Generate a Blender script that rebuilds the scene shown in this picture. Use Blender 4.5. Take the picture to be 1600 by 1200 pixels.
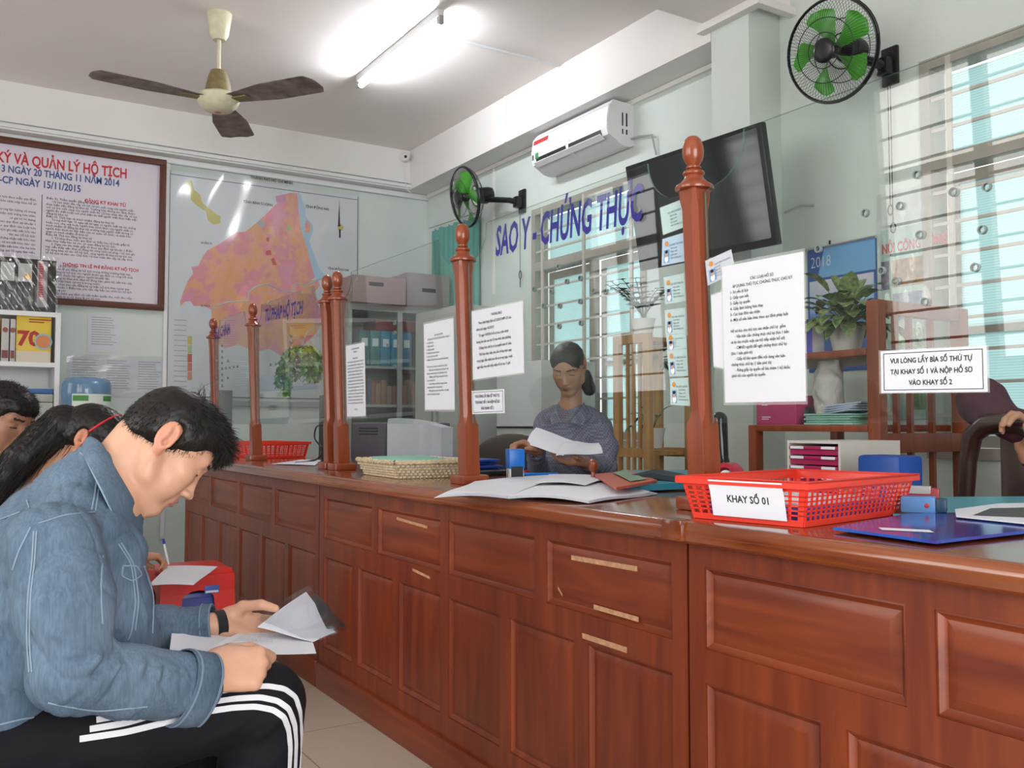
import bpy, bmesh, math, random
import numpy as np
from mathutils import Vector, Matrix, Euler
from mathutils.bvhtree import BVHTree
random.seed(7); np.random.seed(7)
for o in list(bpy.data.objects): bpy.data.objects.remove(o)
SC = bpy.context.scene
COL = SC.collection
PI = math.pi
# ------------------------------------------------------------ camera
TH, PITCH, FPX, CZ = 0.5606, math.radians(2.545), 1440.0, 1.02
cd = bpy.data.cameras.new('camera'); cam = bpy.data.objects.new('camera', cd); COL.objects.link(cam)
cd.sensor_fit = 'HORIZONTAL'; cd.sensor_width = 36; cd.lens = 36*FPX/1600
cd.clip_start = 0.02
cam.location = (0, 0, CZ); cam.rotation_euler = (PI/2+PITCH, 0, -TH)
SC.camera = cam
# ------------------------------------------------------------ world, light, exposure
w = bpy.data.worlds.new('sky'); SC.world = w; w.use_nodes = True
w.node_tree.nodes['Background'].inputs[0].default_value = (0.93, 0.97, 1.0, 1)
w.node_tree.nodes['Background'].inputs[1].default_value = 2.6
SC.view_settings.view_transform = 'Standard'; SC.view_settings.look = 'None'
SC.view_settings.gamma = 1; SC.view_settings.exposure = 0.0
SC.view_settings.use_curve_mapping = False
def area(name, loc, rot, sx, sy, power, col):
    l = bpy.data.lights.new(name, 'AREA'); l.shape = 'RECTANGLE'; l.size = sx; l.size_y = sy
    l.energy = power; l.color = col
    o = bpy.data.objects.new(name, l); COL.objects.link(o); o.location = loc; o.rotation_euler = rot
    return o
# daylight entering through the openings of the left wall (behind the barred windows) and the street door behind the camera
LX = -2.3
area('daylight_window', (LX-0.12, 3.02, 2.0), (0, -PI/2, 0), 1.9, 1.45, 42, (1.0, 0.92, 0.84))
area('daylight_window', (LX-0.12, 6.35, 2.0), (0, -PI/2, 0), 1.9, 1.1, 9, (1.0, 0.95, 0.90))
area('daylight_window', (LX-0.12, 1.1, 2.0), (0, -PI/2, 0), 1.9, 1.5, 62, (1.0, 0.95, 0.9))
area('daylight_door', (0.1, -1.75, 1.35), (PI/2, 0, 0), 2.2, 2.4, 95, (1.0, 0.96, 0.93))
# ------------------------------------------------------------ picture rays (only used to read real positions off the photograph)
_R = Vector((math.cos(TH), -math.sin(TH), 0)); _FH = Vector((math.sin(TH), math.cos(TH), 0)); _Z = Vector((0, 0, 1))
_FW = _FH*math.cos(PITCH)+_Z*math.sin(PITCH); _UP = -_FH*math.sin(PITCH)+_Z*math.cos(PITCH)
CAMV = Vector((0, 0, CZ))
def ray(u, v): return _FW+_R*((u-800)/FPX)-_UP*((v-600)/FPX)
def atX(u, v, x): r = ray(u, v); return CAMV+r*(x/r.x)
def atY(u, v, y): r = ray(u, v); return CAMV+r*(y/r.y)
def atZ(u, v, z): r = ray(u, v); return CAMV+r*((z-CZ)/r.z)
# ------------------------------------------------------------ materials
MATS = {}
def mat(name, col, rough=0.5, metal=0.0, spec=0.5, noise=0.0, nscale=8.0, bump=0.0, bscale=40.0, stretch=(1, 1, 1), alpha=1.0,
        trans=0.0, emit=None, estr=0.0, coat=0.0, sss=0.0, ior=1.45, col2=None, sheen=0.0):
    if name in MATS: return MATS[name]
    m = bpy.data.materials.new(name); m.use_nodes = True; nt = m.node_tree; N = nt.nodes; L = nt.links
    b = N['Principled BSDF']; c = (*col, 1)
    b.inputs['Base Color'].default_value = c; b.inputs['Roughness'].default_value = rough
    b.inputs['Metallic'].default_value = metal; b.inputs['Specular IOR Level'].default_value = spec
    b.inputs['Alpha'].default_value = alpha; b.inputs['Transmission Weight'].default_value = trans
    b.inputs['Coat Weight'].default_value = coat; b.inputs['Coat Roughness'].default_value = 0.12
    b.inputs['IOR'].default_value = ior; b.inputs['Sheen Weight'].default_value = sheen
    if sss:
        b.inputs['Subsurface Weight'].default_value = sss; b.inputs['Subsurface Radius'].default_value = (0.02, 0.008, 0.004); b.inputs['Subsurface Scale'].default_value = 0.5
    if emit: b.inputs['Emission Color'].default_value = (*emit, 1); b.inputs['Emission Strength'].default_value = estr
    if noise or bump:
        tc = N.new('ShaderNodeTexCoord'); mp = N.new('ShaderNodeMapping'); mp.inputs['Scale'].default_value = stretch
        L.new(tc.outputs['Object'], mp.inputs['Vector'])
    if noise or col2:
        if not (noise or bump):
            tc = N.new('ShaderNodeTexCoord'); mp = N.new('ShaderNodeMapping'); L.new(tc.outputs['Object'], mp.inputs['Vector'])
        n = N.new('ShaderNodeTexNoise'); n.inputs['Scale'].default_value = nscale; n.inputs['Detail'].default_value = 6
        L.new(mp.outputs[0], n.inputs['Vector'])
        r = N.new('ShaderNodeValToRGB'); r.color_ramp.elements[0].position = 0.3; r.color_ramp.elements[1].position = 0.7
        a = col2 if col2 else tuple(x*(1-noise) for x in col); bb = col if col2 else tuple(min(1, x*(1+noise)) for x in col)
        r.color_ramp.elements[0].color = (*a, 1); r.color_ramp.elements[1].color = (*bb, 1)
        L.new(n.outputs[0], r.inputs[0]); L.new(r.outputs[0], b.inputs['Base Color'])
    if bump:
        n2 = N.new('ShaderNodeTexNoise'); n2.inputs['Scale'].default_value = bscale; n2.inputs['Detail'].default_value = 4
        L.new(mp.outputs[0], n2.inputs['Vector'])
        bp = N.new('ShaderNodeBump'); bp.inputs['Strength'].default_value = bump; bp.inputs['Distance'].default_value = 0.01
        L.new(n2.outputs[0], bp.inputs['Height']); L.new(bp.outputs[0], b.inputs['Normal'])
    MATS[name] = m
    return m
def wood(name, dark, light, axis='Z', rough=0.42, coat=0.12, scale=1.0):
    if name in MATS: return MATS[name]
    m = bpy.data.materials.new(name); m.use_nodes = True; nt = m.node_tree; N = nt.nodes; L = nt.links
    b = N['Principled BSDF']; b.inputs['Roughness'].default_value = rough; b.inputs['Coat Weight'].default_value = coat; b.inputs['Coat Roughness'].default_value = 0.15
    tc = N.new('ShaderNodeTexCoord'); mp = N.new('ShaderNodeMapping')
    s = {'X': (1.2, 14, 14), 'Y': (14, 1.2, 14), 'Z': (14, 14, 1.2)}[axis]
    mp.inputs['Scale'].default_value = [k*scale for k in s]
    L.new(tc.outputs['Object'], mp.inputs[0])
    n = N.new('ShaderNodeTexNoise'); n.inputs['Scale'].default_value = 1.6; n.inputs['Detail'].default_value = 8; n.inputs['Distortion'].default_value = 0.8
    L.new(mp.outputs[0], n.inputs[0])
    n3 = N.new('ShaderNodeTexNoise'); n3.inputs['Scale'].default_value = 1.1; L.new(tc.outputs['Object'], n3.inputs[0])
    ad = N.new('ShaderNodeMath'); ad.operation = 'ADD'; mu = N.new('ShaderNodeMath'); mu.operation = 'MULTIPLY'; mu.inputs[1].default_value = 0.5
    L.new(n3.outputs[0], mu.inputs[0]); L.new(n.outputs[0], ad.inputs[0]); L.new(mu.outputs[0], ad.inputs[1])
    r = N.new('ShaderNodeValToRGB'); r.color_ramp.elements[0].position = 0.5; r.color_ramp.elements[1].position = 1.0
    r.color_ramp.elements[0].color = (*dark, 1); r.color_ramp.elements[1].color = (*light, 1)
    L.new(ad.outputs[0], r.inputs[0]); L.new(r.outputs[0], b.inputs['Base Color'])
    MATS[name] = m
    return m
def glassmat(name, tint=(0.93, 0.97, 0.96), refl=1.0, rough=0.0):
    if name in MATS: return MATS[name]
    m = bpy.data.materials.new(name); m.use_nodes = True; nt = m.node_tree; N = nt.nodes; L = nt.links
    for x in list(N): N.remove(x)
    out = N.new('ShaderNodeOutputMaterial'); mix = N.new('ShaderNodeMixShader'); tr = N.new('ShaderNodeBsdfTransparent'); gl = N.new('ShaderNodeBsdfGlossy')
    tr.inputs[0].default_value = (*tint, 1); gl.inputs['Roughness'].default_value = rough
    fr = N.new('ShaderNodeFresnel'); ge = N.new('ShaderNodeNewGeometry'); io = N.new('ShaderNodeMapRange')   # same index on both faces of the thin pane
    io.inputs['To Min'].default_value = 1.5; io.inputs['To Max'].default_value = 1/1.5; L.new(ge.outputs['Backfacing'], io.inputs['Value']); L.new(io.outputs[0], fr.inputs[0])
    mu = N.new('ShaderNodeMath'); mu.operation = 'MULTIPLY'; mu.inputs[1].default_value = refl; mu.use_clamp = True
    L.new(fr.outputs[0], mu.inputs[0]); L.new(mu.outputs[0], mix.inputs[0]); L.new(tr.outputs[0], mix.inputs[1]); L.new(gl.outputs[0], mix.inputs[2]); L.new(mix.outputs[0], out.inputs[0])
    MATS[name] = m
    return m
# ------------------------------------------------------------ mesh builder (world coordinates; build() makes them relative to the thing)
OFF = {}
class MB:
    def __init__(s): s.v = []; s.f = []; s.mi = []; s.m = 0
    def add(s, vs, fs):
        k = len(s.v); s.v += [tuple(x) for x in vs]; s.f += [tuple(i+k for i in f) for f in fs]; s.mi += [s.m]*len(fs)
    def box(s, lo, hi, M=None, bev=0.0):
        (x0, y0, z0), (x1, y1, z1) = lo, hi
        if bev > 0:
            b = min(bev, abs(x1-x0)/2.01, abs(y1-y0)/2.01, abs(z1-z0)/2.01)
            bm = bmesh.new(); bmesh.ops.create_cube(bm, size=1)
            for q in bm.verts: q.co = Vector(((x0+x1)/2+q.co.x*(x1-x0), (y0+y1)/2+q.co.y*(y1-y0), (z0+z1)/2+q.co.z*(z1-z0)))
            bmesh.ops.bevel(bm, geom=list(bm.edges), offset=b, segments=2, profile=0.6, affect='EDGES')
            bm.verts.index_update(); vs = [q.co.copy() for q in bm.verts]; fs = [[q.index for q in f.verts] for f in bm.faces]; bm.free()
        else:
            vs = [Vector(p) for p in ((x0, y0, z0), (x1, y0, z0), (x1, y1, z0), (x0, y1, z0), (x0, y0, z1), (x1, y0, z1), (x1, y1, z1), (x0, y1, z1))]
            fs = [(0, 3, 2, 1), (4, 5, 6, 7), (0, 1, 5, 4), (1, 2, 6, 5), (2, 3, 7, 6), (3, 0, 4, 7)]
        if M: vs = [M @ q for q in vs]
        s.add(vs, fs); return s
    def cbox(s, c, size, M=None, bev=0.0):
        return s.box([c[i]-size[i]/2 for i in range(3)], [c[i]+size[i]/2 for i in range(3)], M, bev)
    def tube(s, pts, r, n=8, cap=True, M=None):
        pts = [Vector(p) for p in pts]; rs = r if isinstance(r, (list, tuple)) else [r]*len(pts)
        vs = []; fs = []; up = None
        for i, p in enumerate(pts):
            d = (pts[min(i+1, len(pts)-1)]-pts[max(i-1, 0)])
            if d.length < 1e-9: d = Vector((0, 0, 1))
            d.normalize()
            if up is None: up = d.orthogonal().normalized()
            up = (up-d*up.dot(d));  up = up.normalized() if up.length > 1e-6 else d.orthogonal().normalized()
            w_ = d.cross(up)
            for k in range(n):
                a = 2*PI*k/n; vs.append(p+(up*math.cos(a)+w_*math.sin(a))*rs[i])
        for i in range(len(pts)-1):
            for k in range(n):
                a = i*n+k; b = i*n+(k+1) % n; fs.append((a, b, b+n, a+n))
        if cap: fs.append(tuple(range(n))[::-1]); fs.append(tuple(range((len(pts)-1)*n, len(pts)*n)))
        if M: vs = [M @ q for q in vs]
        s.add(vs, fs); return s
    def lathe(s, prof, o=(0, 0, 0), n=24, M=None, sx=1, sy=1, rot=0):
        vs = []; fs = []
        for r, z in prof:
            for k in range(n):
                a = 2*PI*k/n+rot; vs.append(Vector((o[0]+r*math.cos(a)*sx, o[1]+r*math.sin(a)*sy, o[2]+z)))
        for i in range(len(prof)-1):
            for k in range(n):
                a = i*n+k; b = i*n+(k+1) % n; fs.append((a, b, b+n, a+n))
        fs.append(tuple(range(n))[::-1]); fs.append(tuple(range((len(prof)-1)*n, len(prof)*n)))
        if M: vs = [M @ q for q in vs]
        s.add(vs, fs); return s
    def prism(s, poly, a, b, M=None):   # polygon in local xy, from z=a to z=b
        n = len(poly); vs = [Vector((p[0], p[1], a)) for p in poly]+[Vector((p[0], p[1], b)) for p in poly]
        fs = [tuple(range(n))[::-1], tuple(range(n, 2*n))]+[(i, (i+1) % n, (i+1) % n+n, i+n) for i in range(n)]
        if M: vs = [M @ q for q in vs]
        s.add(vs, fs); return s
    def grid(s, fn, nu, nv, thick=0.0):
        P = [[Vector(fn(i/nu, j/nv)) for j in range(nv+1)] for i in range(nu+1)]
        vs = [p for row in P for p in row]; W_ = nv+1
        fs = [(i*W_+j, (i+1)*W_+j, (i+1)*W_+j+1, i*W_+j+1) for i in range(nu) for j in range(nv)]
        if thick:
            nn = []
            for i in range(nu+1):
                for j in range(nv+1):
                    du = P[min(i+1, nu)][j]-P[max(i-1, 0)][j]; dv = P[i][min(j+1, nv)]-P[i][max(j-1, 0)]
                    c = du.cross(dv); nn.append(c.normalized() if c.length > 0 else _Z)
            k = len(vs); vs = vs+[p-nn[i]*thick for i, p in enumerate(vs)]
            fs += [tuple(x+k for x in f[::-1]) for f in fs]
            for i in range(nu): fs += [(i*W_, i*W_+k, (i+1)*W_+k, (i+1)*W_), (i*W_+nv, (i+1)*W_+nv, (i+1)*W_+nv+k, i*W_+nv+k)]
            for j in range(nv): fs += [(j, j+1, j+1+k, j+k), (nu*W_+j, nu*W_+j+k, nu*W_+j+1+k, nu*W_+j+1)]
        s.add(vs, fs); return s
    def ball(s, c, r, n=12, M=None):
        rr = r if isinstance(r, (list, tuple)) else (r, r, r); m = n//2; vs = []; fs = []
        for i in range(1, m):
            t = PI*i/m
            for k in range(n):
                a = 2*PI*k/n; vs.append(Vector((c[0]+rr[0]*math.sin(t)*math.cos(a), c[1]+rr[1]*math.sin(t)*math.sin(a), c[2]+rr[2]*math.cos(t))))
        for i in range(m-2):
            for k in range(n): a = i*n+k; b = i*n+(k+1) % n; fs.append((a, a+n, b+n, b))
        t_ = len(vs); vs += [Vector((c[0], c[1], c[2]+rr[2])), Vector((c[0], c[1], c[2]-rr[2]))]
        for k in range(n): fs.append((t_, k, (k+1) % n)); fs.append((t_+1, (m-2)*n+(k+1) % n, (m-2)*n+k))
        if M: vs = [M @ q for q in vs]
        s.add(vs, fs); return s
    def build(s, name, material, parent=None, smooth=35):
        off = OFF[parent.name] if parent else Vector((0, 0, 0))
        me = bpy.data.meshes.new(name); me.from_pydata([tuple(Vector(q)-off) for q in s.v], [], s.f)
        for mm in (material if isinstance(material, (list, tuple)) else [material]): me.materials.append(mm)
        if any(s.mi): me.polygons.foreach_set('material_index', s.mi)
        bm = bmesh.new(); bm.from_mesh(me); bmesh.ops.recalc_face_normals(bm, faces=bm.faces); bm.to_mesh(me); bm.free()
        if smooth:
            me.polygons.foreach_set('use_smooth', [True]*len(me.polygons)); me.set_sharp_from_angle(angle=math.radians(smooth))
        me.update()
        o = bpy.data.objects.new(name, me); COL.objects.link(o)
        if parent: o.parent = parent
        OFF[o.name] = off
        return o
def tag(o, label=None, cat=None, group=None, kind=None):
    if label: o['label'] = label
    if cat: o['category'] = cat
    if group: o['group'] = group
    if kind: o['kind'] = kind
    return o
def thing(name, label, cat, loc, group=None):
    o = bpy.data.objects.new(name, None); COL.objects.link(o); o.location = loc; o.empty_display_size = 0.1
    OFF[o.name] = Vector(loc); return tag(o, label, cat, group)
def solo(mb, name, material, label, cat, group=None, smooth=35):
    # one-mesh thing: put its origin at the centre of its base
    xs = [q[0] for q in mb.v]; ys = [q[1] for q in mb.v]; zs = [q[2] for q in mb.v]
    c = Vector(((min(xs)+max(xs))/2, (min(ys)+max(ys))/2, min(zs)))
    mb.v = [tuple(Vector(q)-c) for q in mb.v]; o = mb.build(name, material, None, smooth); o.location = c; OFF[o.name] = c
    return tag(o, label, cat, group)
def struct(mb, name, material, smooth=0, parent=None):
    o = mb.build(name, material, parent, smooth)
    if not parent: o['kind'] = 'structure'
    return o
def copy_thing(o, delta, label=None, rz=None):
    def cp(a, par):
        c = a.copy(); COL.objects.link(c)
        if par: c.parent = par
        OFF[c.name] = OFF.get(a.name, Vector((0, 0, 0)))
        for ch in [k for k in bpy.data.objects if k.parent == a and k is not c]: cp(ch, c)
        return c
    r = cp(o, None); r.location = Vector(o.location)+Vector(delta)
    if rz is not None: r.rotation_euler.z = rz
    if label: r['label'] = label
    return r
# frame matrices: local x = reading direction, y = up, z = towards the reader
def frame(o, x, y):
    x = Vector(x).normalized(); z = x.cross(Vector(y)).normalized(); y = z.cross(x)
    return Matrix(((x.x, y.x, z.x, o[0]), (x.y, y.y, z.y, o[1]), (x.z, y.z, z.z, o[2]), (0, 0, 0, 1)))
def text(lines, M, material, parent, size=0.02, lead=1.35, align='LEFT', bold=0.0, sx=1.0, depth=0.0004, name='lettering', res=2):
    """lines: list of (string, dx, dy) or strings, laid out in the frame M"""
    off = OFF[parent.name] if parent else Vector((0, 0, 0))
    V = []; F = []
    y = 0
    for ln in lines:
        if isinstance(ln, str): st, dx, sz, al = ln, 0, size, align
        else: st, dx, sz, al = (list(ln)+[0, size, align][len(ln)-1:])[:4] if len(ln) < 4 else ln
        y -= sz*lead*0.5
        if st:
            cu = bpy.data.curves.new('t', 'FONT'); cu.body = st; cu.size = sz; cu.align_x = al; cu.align_y = 'CENTER'; cu.offset = bold*sz; cu.resolution_u = res
            ob = bpy.data.objects.new('t', cu); me = bpy.data.meshes.new_from_object(ob)
            k = len(V)
            for q in me.vertices: V.append(tuple(M @ Vector((q.co.x*sx+dx, q.co.y+y, depth))-off))
            for p in me.polygons: F.append([i+k for i in p.vertices])
            bpy.data.objects.remove(ob); bpy.data.curves.remove(cu); bpy.data.meshes.remove(me)
        y -= sz*lead*0.5
    me = bpy.data.meshes.new(name); me.from_pydata(V, [], F); me.materials.append(material)
    o = bpy.data.objects.new(name, me); COL.objects.link(o)
    if parent: o.parent = parent
    OFF[o.name] = off
    return o
# ------------------------------------------------------------ palette
M_wall = mat('wall_paint', (0.585, 0.65, 0.612), 0.65, noise=0.035, nscale=3, bump=0.08, bscale=30)
M_white = mat('white_paint', (0.74, 0.72, 0.70), 0.7, noise=0.03, nscale=2)
M_ceil = mat('ceiling_paint', (0.83, 0.775, 0.75), 0.8, noise=0.02, nscale=1.5)
M_wood = wood('mahogany', (0.110, 0.0140, 0.0030), (0.225, 0.040, 0.0070), 'Z')
M_woodh = wood('mahogany_horizontal', (0.110, 0.0140, 0.0030), (0.230, 0.042, 0.0070), 'Y')
M_top = wood('mahogany_top', (0.11, 0.020, 0.005), (0.32, 0.085, 0.020), 'Y', 0.14, 0.6)
M_post = wood('post_wood', (0.17, 0.026, 0.006), (0.26, 0.052, 0.012), 'Z', 0.28, 0.4)
M_black = mat('black_plastic', (0.012, 0.012, 0.014), 0.35)
M_paper = mat('paper', (0.73, 0.75, 0.83), 0.6)
M_ink = mat('ink', (0.02, 0.02, 0.03), 0.6)
M_chrome = mat('chrome', (0.6, 0.6, 0.62), 0.2, 1.0)
M_glass = glassmat('partition_glass', (0.95, 0.975, 0.965), 0.85)
M_edge = mat('glass_edge', (0.10, 0.22, 0.19), 0.15, alpha=0.55)
M_plastic = glassmat('clear_plastic', (0.94, 0.95, 0.96), 1.6, 0.12)
M_wplastic = mat('white_plastic', (0.72, 0.73, 0.74), 0.35)
M_grey = mat('grey_metal', (0.30, 0.31, 0.30), 0.45, noise=0.05, nscale=4)
# ============================================================ the room
BX, BY, BZ, CEI = 3.33, 6.91, 2.985, 3.31      # faces of the beams, their underside, the ceiling
WX, WY = 3.55, 7.03                            # right wall, back wall
FY = -1.6
# floor tiles
m = bpy.data.materials.new('floor_tiles'); m.use_nodes = True; nt = m.node_tree
b = nt.nodes['Principled BSDF']; b.inputs['Roughness'].default_value = 0.22
tc = nt.nodes.new('ShaderNodeTexCoord'); br = nt.nodes.new('ShaderNodeTexBrick'); br.offset = 0
br.inputs['Scale'].default_value = 1; br.inputs['Brick Width'].default_value = 0.5; br.inputs['Row Height'].default_value = 0.5; br.inputs['Mortar Size'].default_value = 0.002
br.inputs['Color1'].default_value = (0.47, 0.41, 0.345, 1); br.inputs['Color2'].default_value = (0.45, 0.39, 0.33, 1); br.inputs['Mortar'].default_value = (0.22, 0.19, 0.16, 1)
nt.links.new(tc.outputs['Object'], br.inputs[0]); nt.links.new(br.outputs[0], b.inputs['Base Color'])
struct(MB().box((LX-0.2, FY-0.2, -0.1), (WX+0.2, WY+0.2, 0)), 'floor', m)
struct(MB().box((LX-0.2, FY-0.2, CEI), (WX+0.2, WY+0.2, CEI+0.12)), 'ceiling', M_ceil)
struct(MB().box((LX-0.2, WY, 0), (WX+0.2, WY+0.2, CEI)), 'wall_back', M_wall)
def wall_with_holes(axis, pos, thick, a0, a1, holes, name, material):
    # wall in the plane axis = pos, holes = (lo, hi, zlo, zhi)
    mb = MB(); cur = a0
    def bx(p, q, z0, z1):
        if axis == 'X': mb.box((min(pos, pos+thick), p, z0), (max(pos, pos+thick), q, z1))
        else: mb.box((p, min(pos, pos+thick), z0), (q, max(pos, pos+thick), z1))
    for lo, hi, z0, z1 in sorted(holes):
        bx(cur, lo, 0, CEI)
        if z0 > 0: bx(lo, hi, 0, z0)
        bx(lo, hi, z1, CEI); cur = hi
    bx(cur, a1, 0, CEI)
    return struct(mb, name, material)
W1 = (4.16, 5.38, 0.88, 2.53); W2 = (1.15, 2.36, 0.88, 2.57)
wall_with_holes('X', WX, 0.2, FY-0.2, WY, [W1, W2], 'wall_right', M_wall)
L1 = (2.3, 3.75, 1.1, 2.95); L2 = (0.35, 1.85, 1.1, 2.95); L3 = (5.8, 6.9, 1.0, 2.95)
wall_with_holes('X', LX, -0.2, FY-0.2, WY, [L2, L1, L3], 'wall_left', M_wall)
wall_with_holes('Y', FY, -0.2, LX, WX, [(-1.0, 1.2, 0, 2.55)], 'wall_front', M_wall)
# beams: right wall, back wall, the cross beam and the column
struct(MB().box((BX, 3.39, BZ), (WX, WY, CEI)), 'trim_1', M_white)
struct(MB().box((LX, BY, BZ), (BX, WY, CEI)), 'trim_2', M_white)
struct(MB().box((BX, 3.13, 0), (WX, 3.385, CEI-0.24)), 'wall_column', M_wall)
struct(MB().box((LX, 3.06, 3.07), (WX, 3.40, CEI)), 'trim_3', M_ceil)
mb = MB()
mb.box((BX-0.05, 3.02, 3.03), (WX, 3.06, 3.069)); mb.box((BX-0.05, 3.0601, 3.03), (BX-0.001, 3.44, 3.069))
struct(mb, 'trim_4', M_white)
# cable trunking along the foot of the back beam and along the right beam
mb = MB(); mb.box((LX, WY-0.035, BZ-0.045), (WX, WY, BZ-0.002), bev=0.004); mb.box((LX, BY-0.02, BZ+0.012), (BX, BY, BZ+0.035)); mb.box((LX, BY-0.028, BZ+0.045), (BX, BY, BZ+0.06))
struct(mb, 'trim_5', M_wplastic)
mb = MB(); mb.box((WX-0.02, 3.39, BZ-0.03), (WX, WY-0.04, BZ-0.002)); struct(mb, 'trim_6', M_white)
mb = MB(); mb.box((1.405, WY-0.022, 0.2), (1.432, WY, BZ-0.045)); struct(mb, 'trim_7', M_wplastic)
mb = MB(); mb.box((BX-0.008, 5.38, BZ), (BX, 5.395, CEI)); mb.box((WX-0.012, 5.9, 2.0), (WX, 5.915, BZ-0.03)); struct(mb, 'trim_8', M_white)
# right-hand windows: beige steel frame, security grille, rippled turquoise panes
M_frame = mat('beige_window_paint', (0.34, 0.31, 0.27), 0.5, noise=0.08, nscale=10)
M_bars = mat('cream_bar_paint', (0.50, 0.46, 0.42), 0.45)
M_pane = bpy.data.materials.new('turquoise_pane'); M_pane.use_nodes = True
nt = M_pane.node_tree; b = nt.nodes['Principled BSDF']; out = nt.nodes['Material Output']
tl = nt.nodes.new('ShaderNodeBsdfTranslucent'); mx = nt.nodes.new('ShaderNodeMixShader'); mx.inputs[0].default_value = 0.85
tc = nt.nodes.new('ShaderNodeTexCoord'); wv = nt.nodes.new('ShaderNodeTexWave'); wv.bands_direction = 'Z'; wv.inputs['Scale'].default_value = 28; wv.inputs['Distortion'].default_value = 0.6
rp = nt.nodes.new('ShaderNodeValToRGB'); rp.color_ramp.elements[0].color = (0.44, 0.56, 0.56, 1); rp.color_ramp.elements[1].color = (0.58, 0.69, 0.68, 1)
nt.links.new(tc.outputs['Object'], wv.inputs[0]); nt.links.new(wv.outputs[0], rp.inputs[0]); nt.links.new(rp.outputs[0], tl.inputs[0]); nt.links.new(rp.outputs[0], b.inputs['Base Color'])
b.inputs['Roughness'].default_value = 0.3
nt.links.new(b.outputs[0], mx.inputs[1]); nt.links.new(tl.outputs[0], mx.inputs[2]); nt.links.new(mx.outputs[0], out.inputs[0])
def window(n, W):
    y0, y1, z0, z1 = W
    root = bpy.data.objects.new('window_%d' % n, None); COL.objects.link(root); root.location = (WX, (y0+y1)/2, z0); OFF[root.name] = Vector(root.location); root['kind'] = 'structure'
    f = MB(); t = 0.045
    for (a, b_, c, d) in ((y0, y0+t, z0, z1), (y1-t, y1, z0, z1), (y0+t, y1-t, z0, z0+t), (y0+t, y1-t, z1-t, z1), (y0+t, y1-t, 2.09, 2.15)):
        f.box((WX-0.012, a, c), (WX+0.10, b_, d))
    ym = (y0+y1)/2
    f.box((WX+0.06, ym-0.03, z0+t), (WX+0.099, ym+0.03, 2.09)); 
    f.build('window_frame', M_frame, root)
    for (a, b_) in ((y0+t, ym-0.03), (ym+0.03, y1-t)):      # two casements and the transom lights above
        s = MB()
        for (p, q, c, d) in ((a, a+0.045, z0+t, 2.09), (b_-0.045, b_, z0+t, 2.09), (a+0.045, b_-0.045, z0+t, z0+t+0.05), (a+0.045, b_-0.045, 2.04, 2.09), (a+0.045, b_-0.045, 1.40, 1.43)):
            s.box((WX+0.11, p, c), (WX+0.14, q, d))
        c_ = s.build('casement', M_frame, root)
        MB().box((WX+0.12, a+0.045, z0+t+0.05), (WX+0.128, b_-0.045, 2.04)).build('pane', M_pane, c_)
    MB().box((WX+0.12, y0+t, 2.15), (WX+0.128, y1-t, z1-t)).build('pane', M_pane, root)
    g = MB()
    nb = 12
    for k in range(1, nb):
        z = z0+t+(z1-z0-2*t)*k/nb
        g.box((WX-0.002, y0+0.01, z-0.0065), (WX+0.011, y1-0.01, z+0.0065))
    for y in (y0+0.13, y1-0.13, ym): g.box((WX-0.0125, y-0.012, z0+0.01), (WX+0.0, y+0.012, z1-0.01))
    g.build('security_grille', M_bars, root)
    return root
window(1, W1); window(2, W2)
# the barred openings in the left wall and the street door behind the camera, seen mirrored in the glass
for n, W in ((3, L1), (4, L2), (5, L3)):
    y0, y1, z0, z1 = W
    root = bpy.data.objects.new('window_%d' % n, None); COL.objects.link(root); root.location = (LX, y0, z0); OFF[root.name] = Vector(root.location); root['kind'] = 'structure'
    f = MB()
    for (a, b_, c, d) in ((y0, y0+.05, z0, z1), (y1-.05, y1, z0, z1), (y0, y1, z0, z0+.05), (y0, y1, z1-.05, z1), (y0, y1, 2.3, 2.36), ((y0+y1)/2-.04, (y0+y1)/2+.04, z0, z1)):
        f.box((LX-0.06, a, c), (LX, b_, d))
    f.build('window_frame', M_frame, root)
    g = MB()
    for k in range(1, 10): z = z0+(z1-z0)*k/10; g.box((LX-0.03, y0, z-0.008), (LX-0.015, y1, z+0.008))
    g.build('security_grille', M_frame, root)
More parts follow.
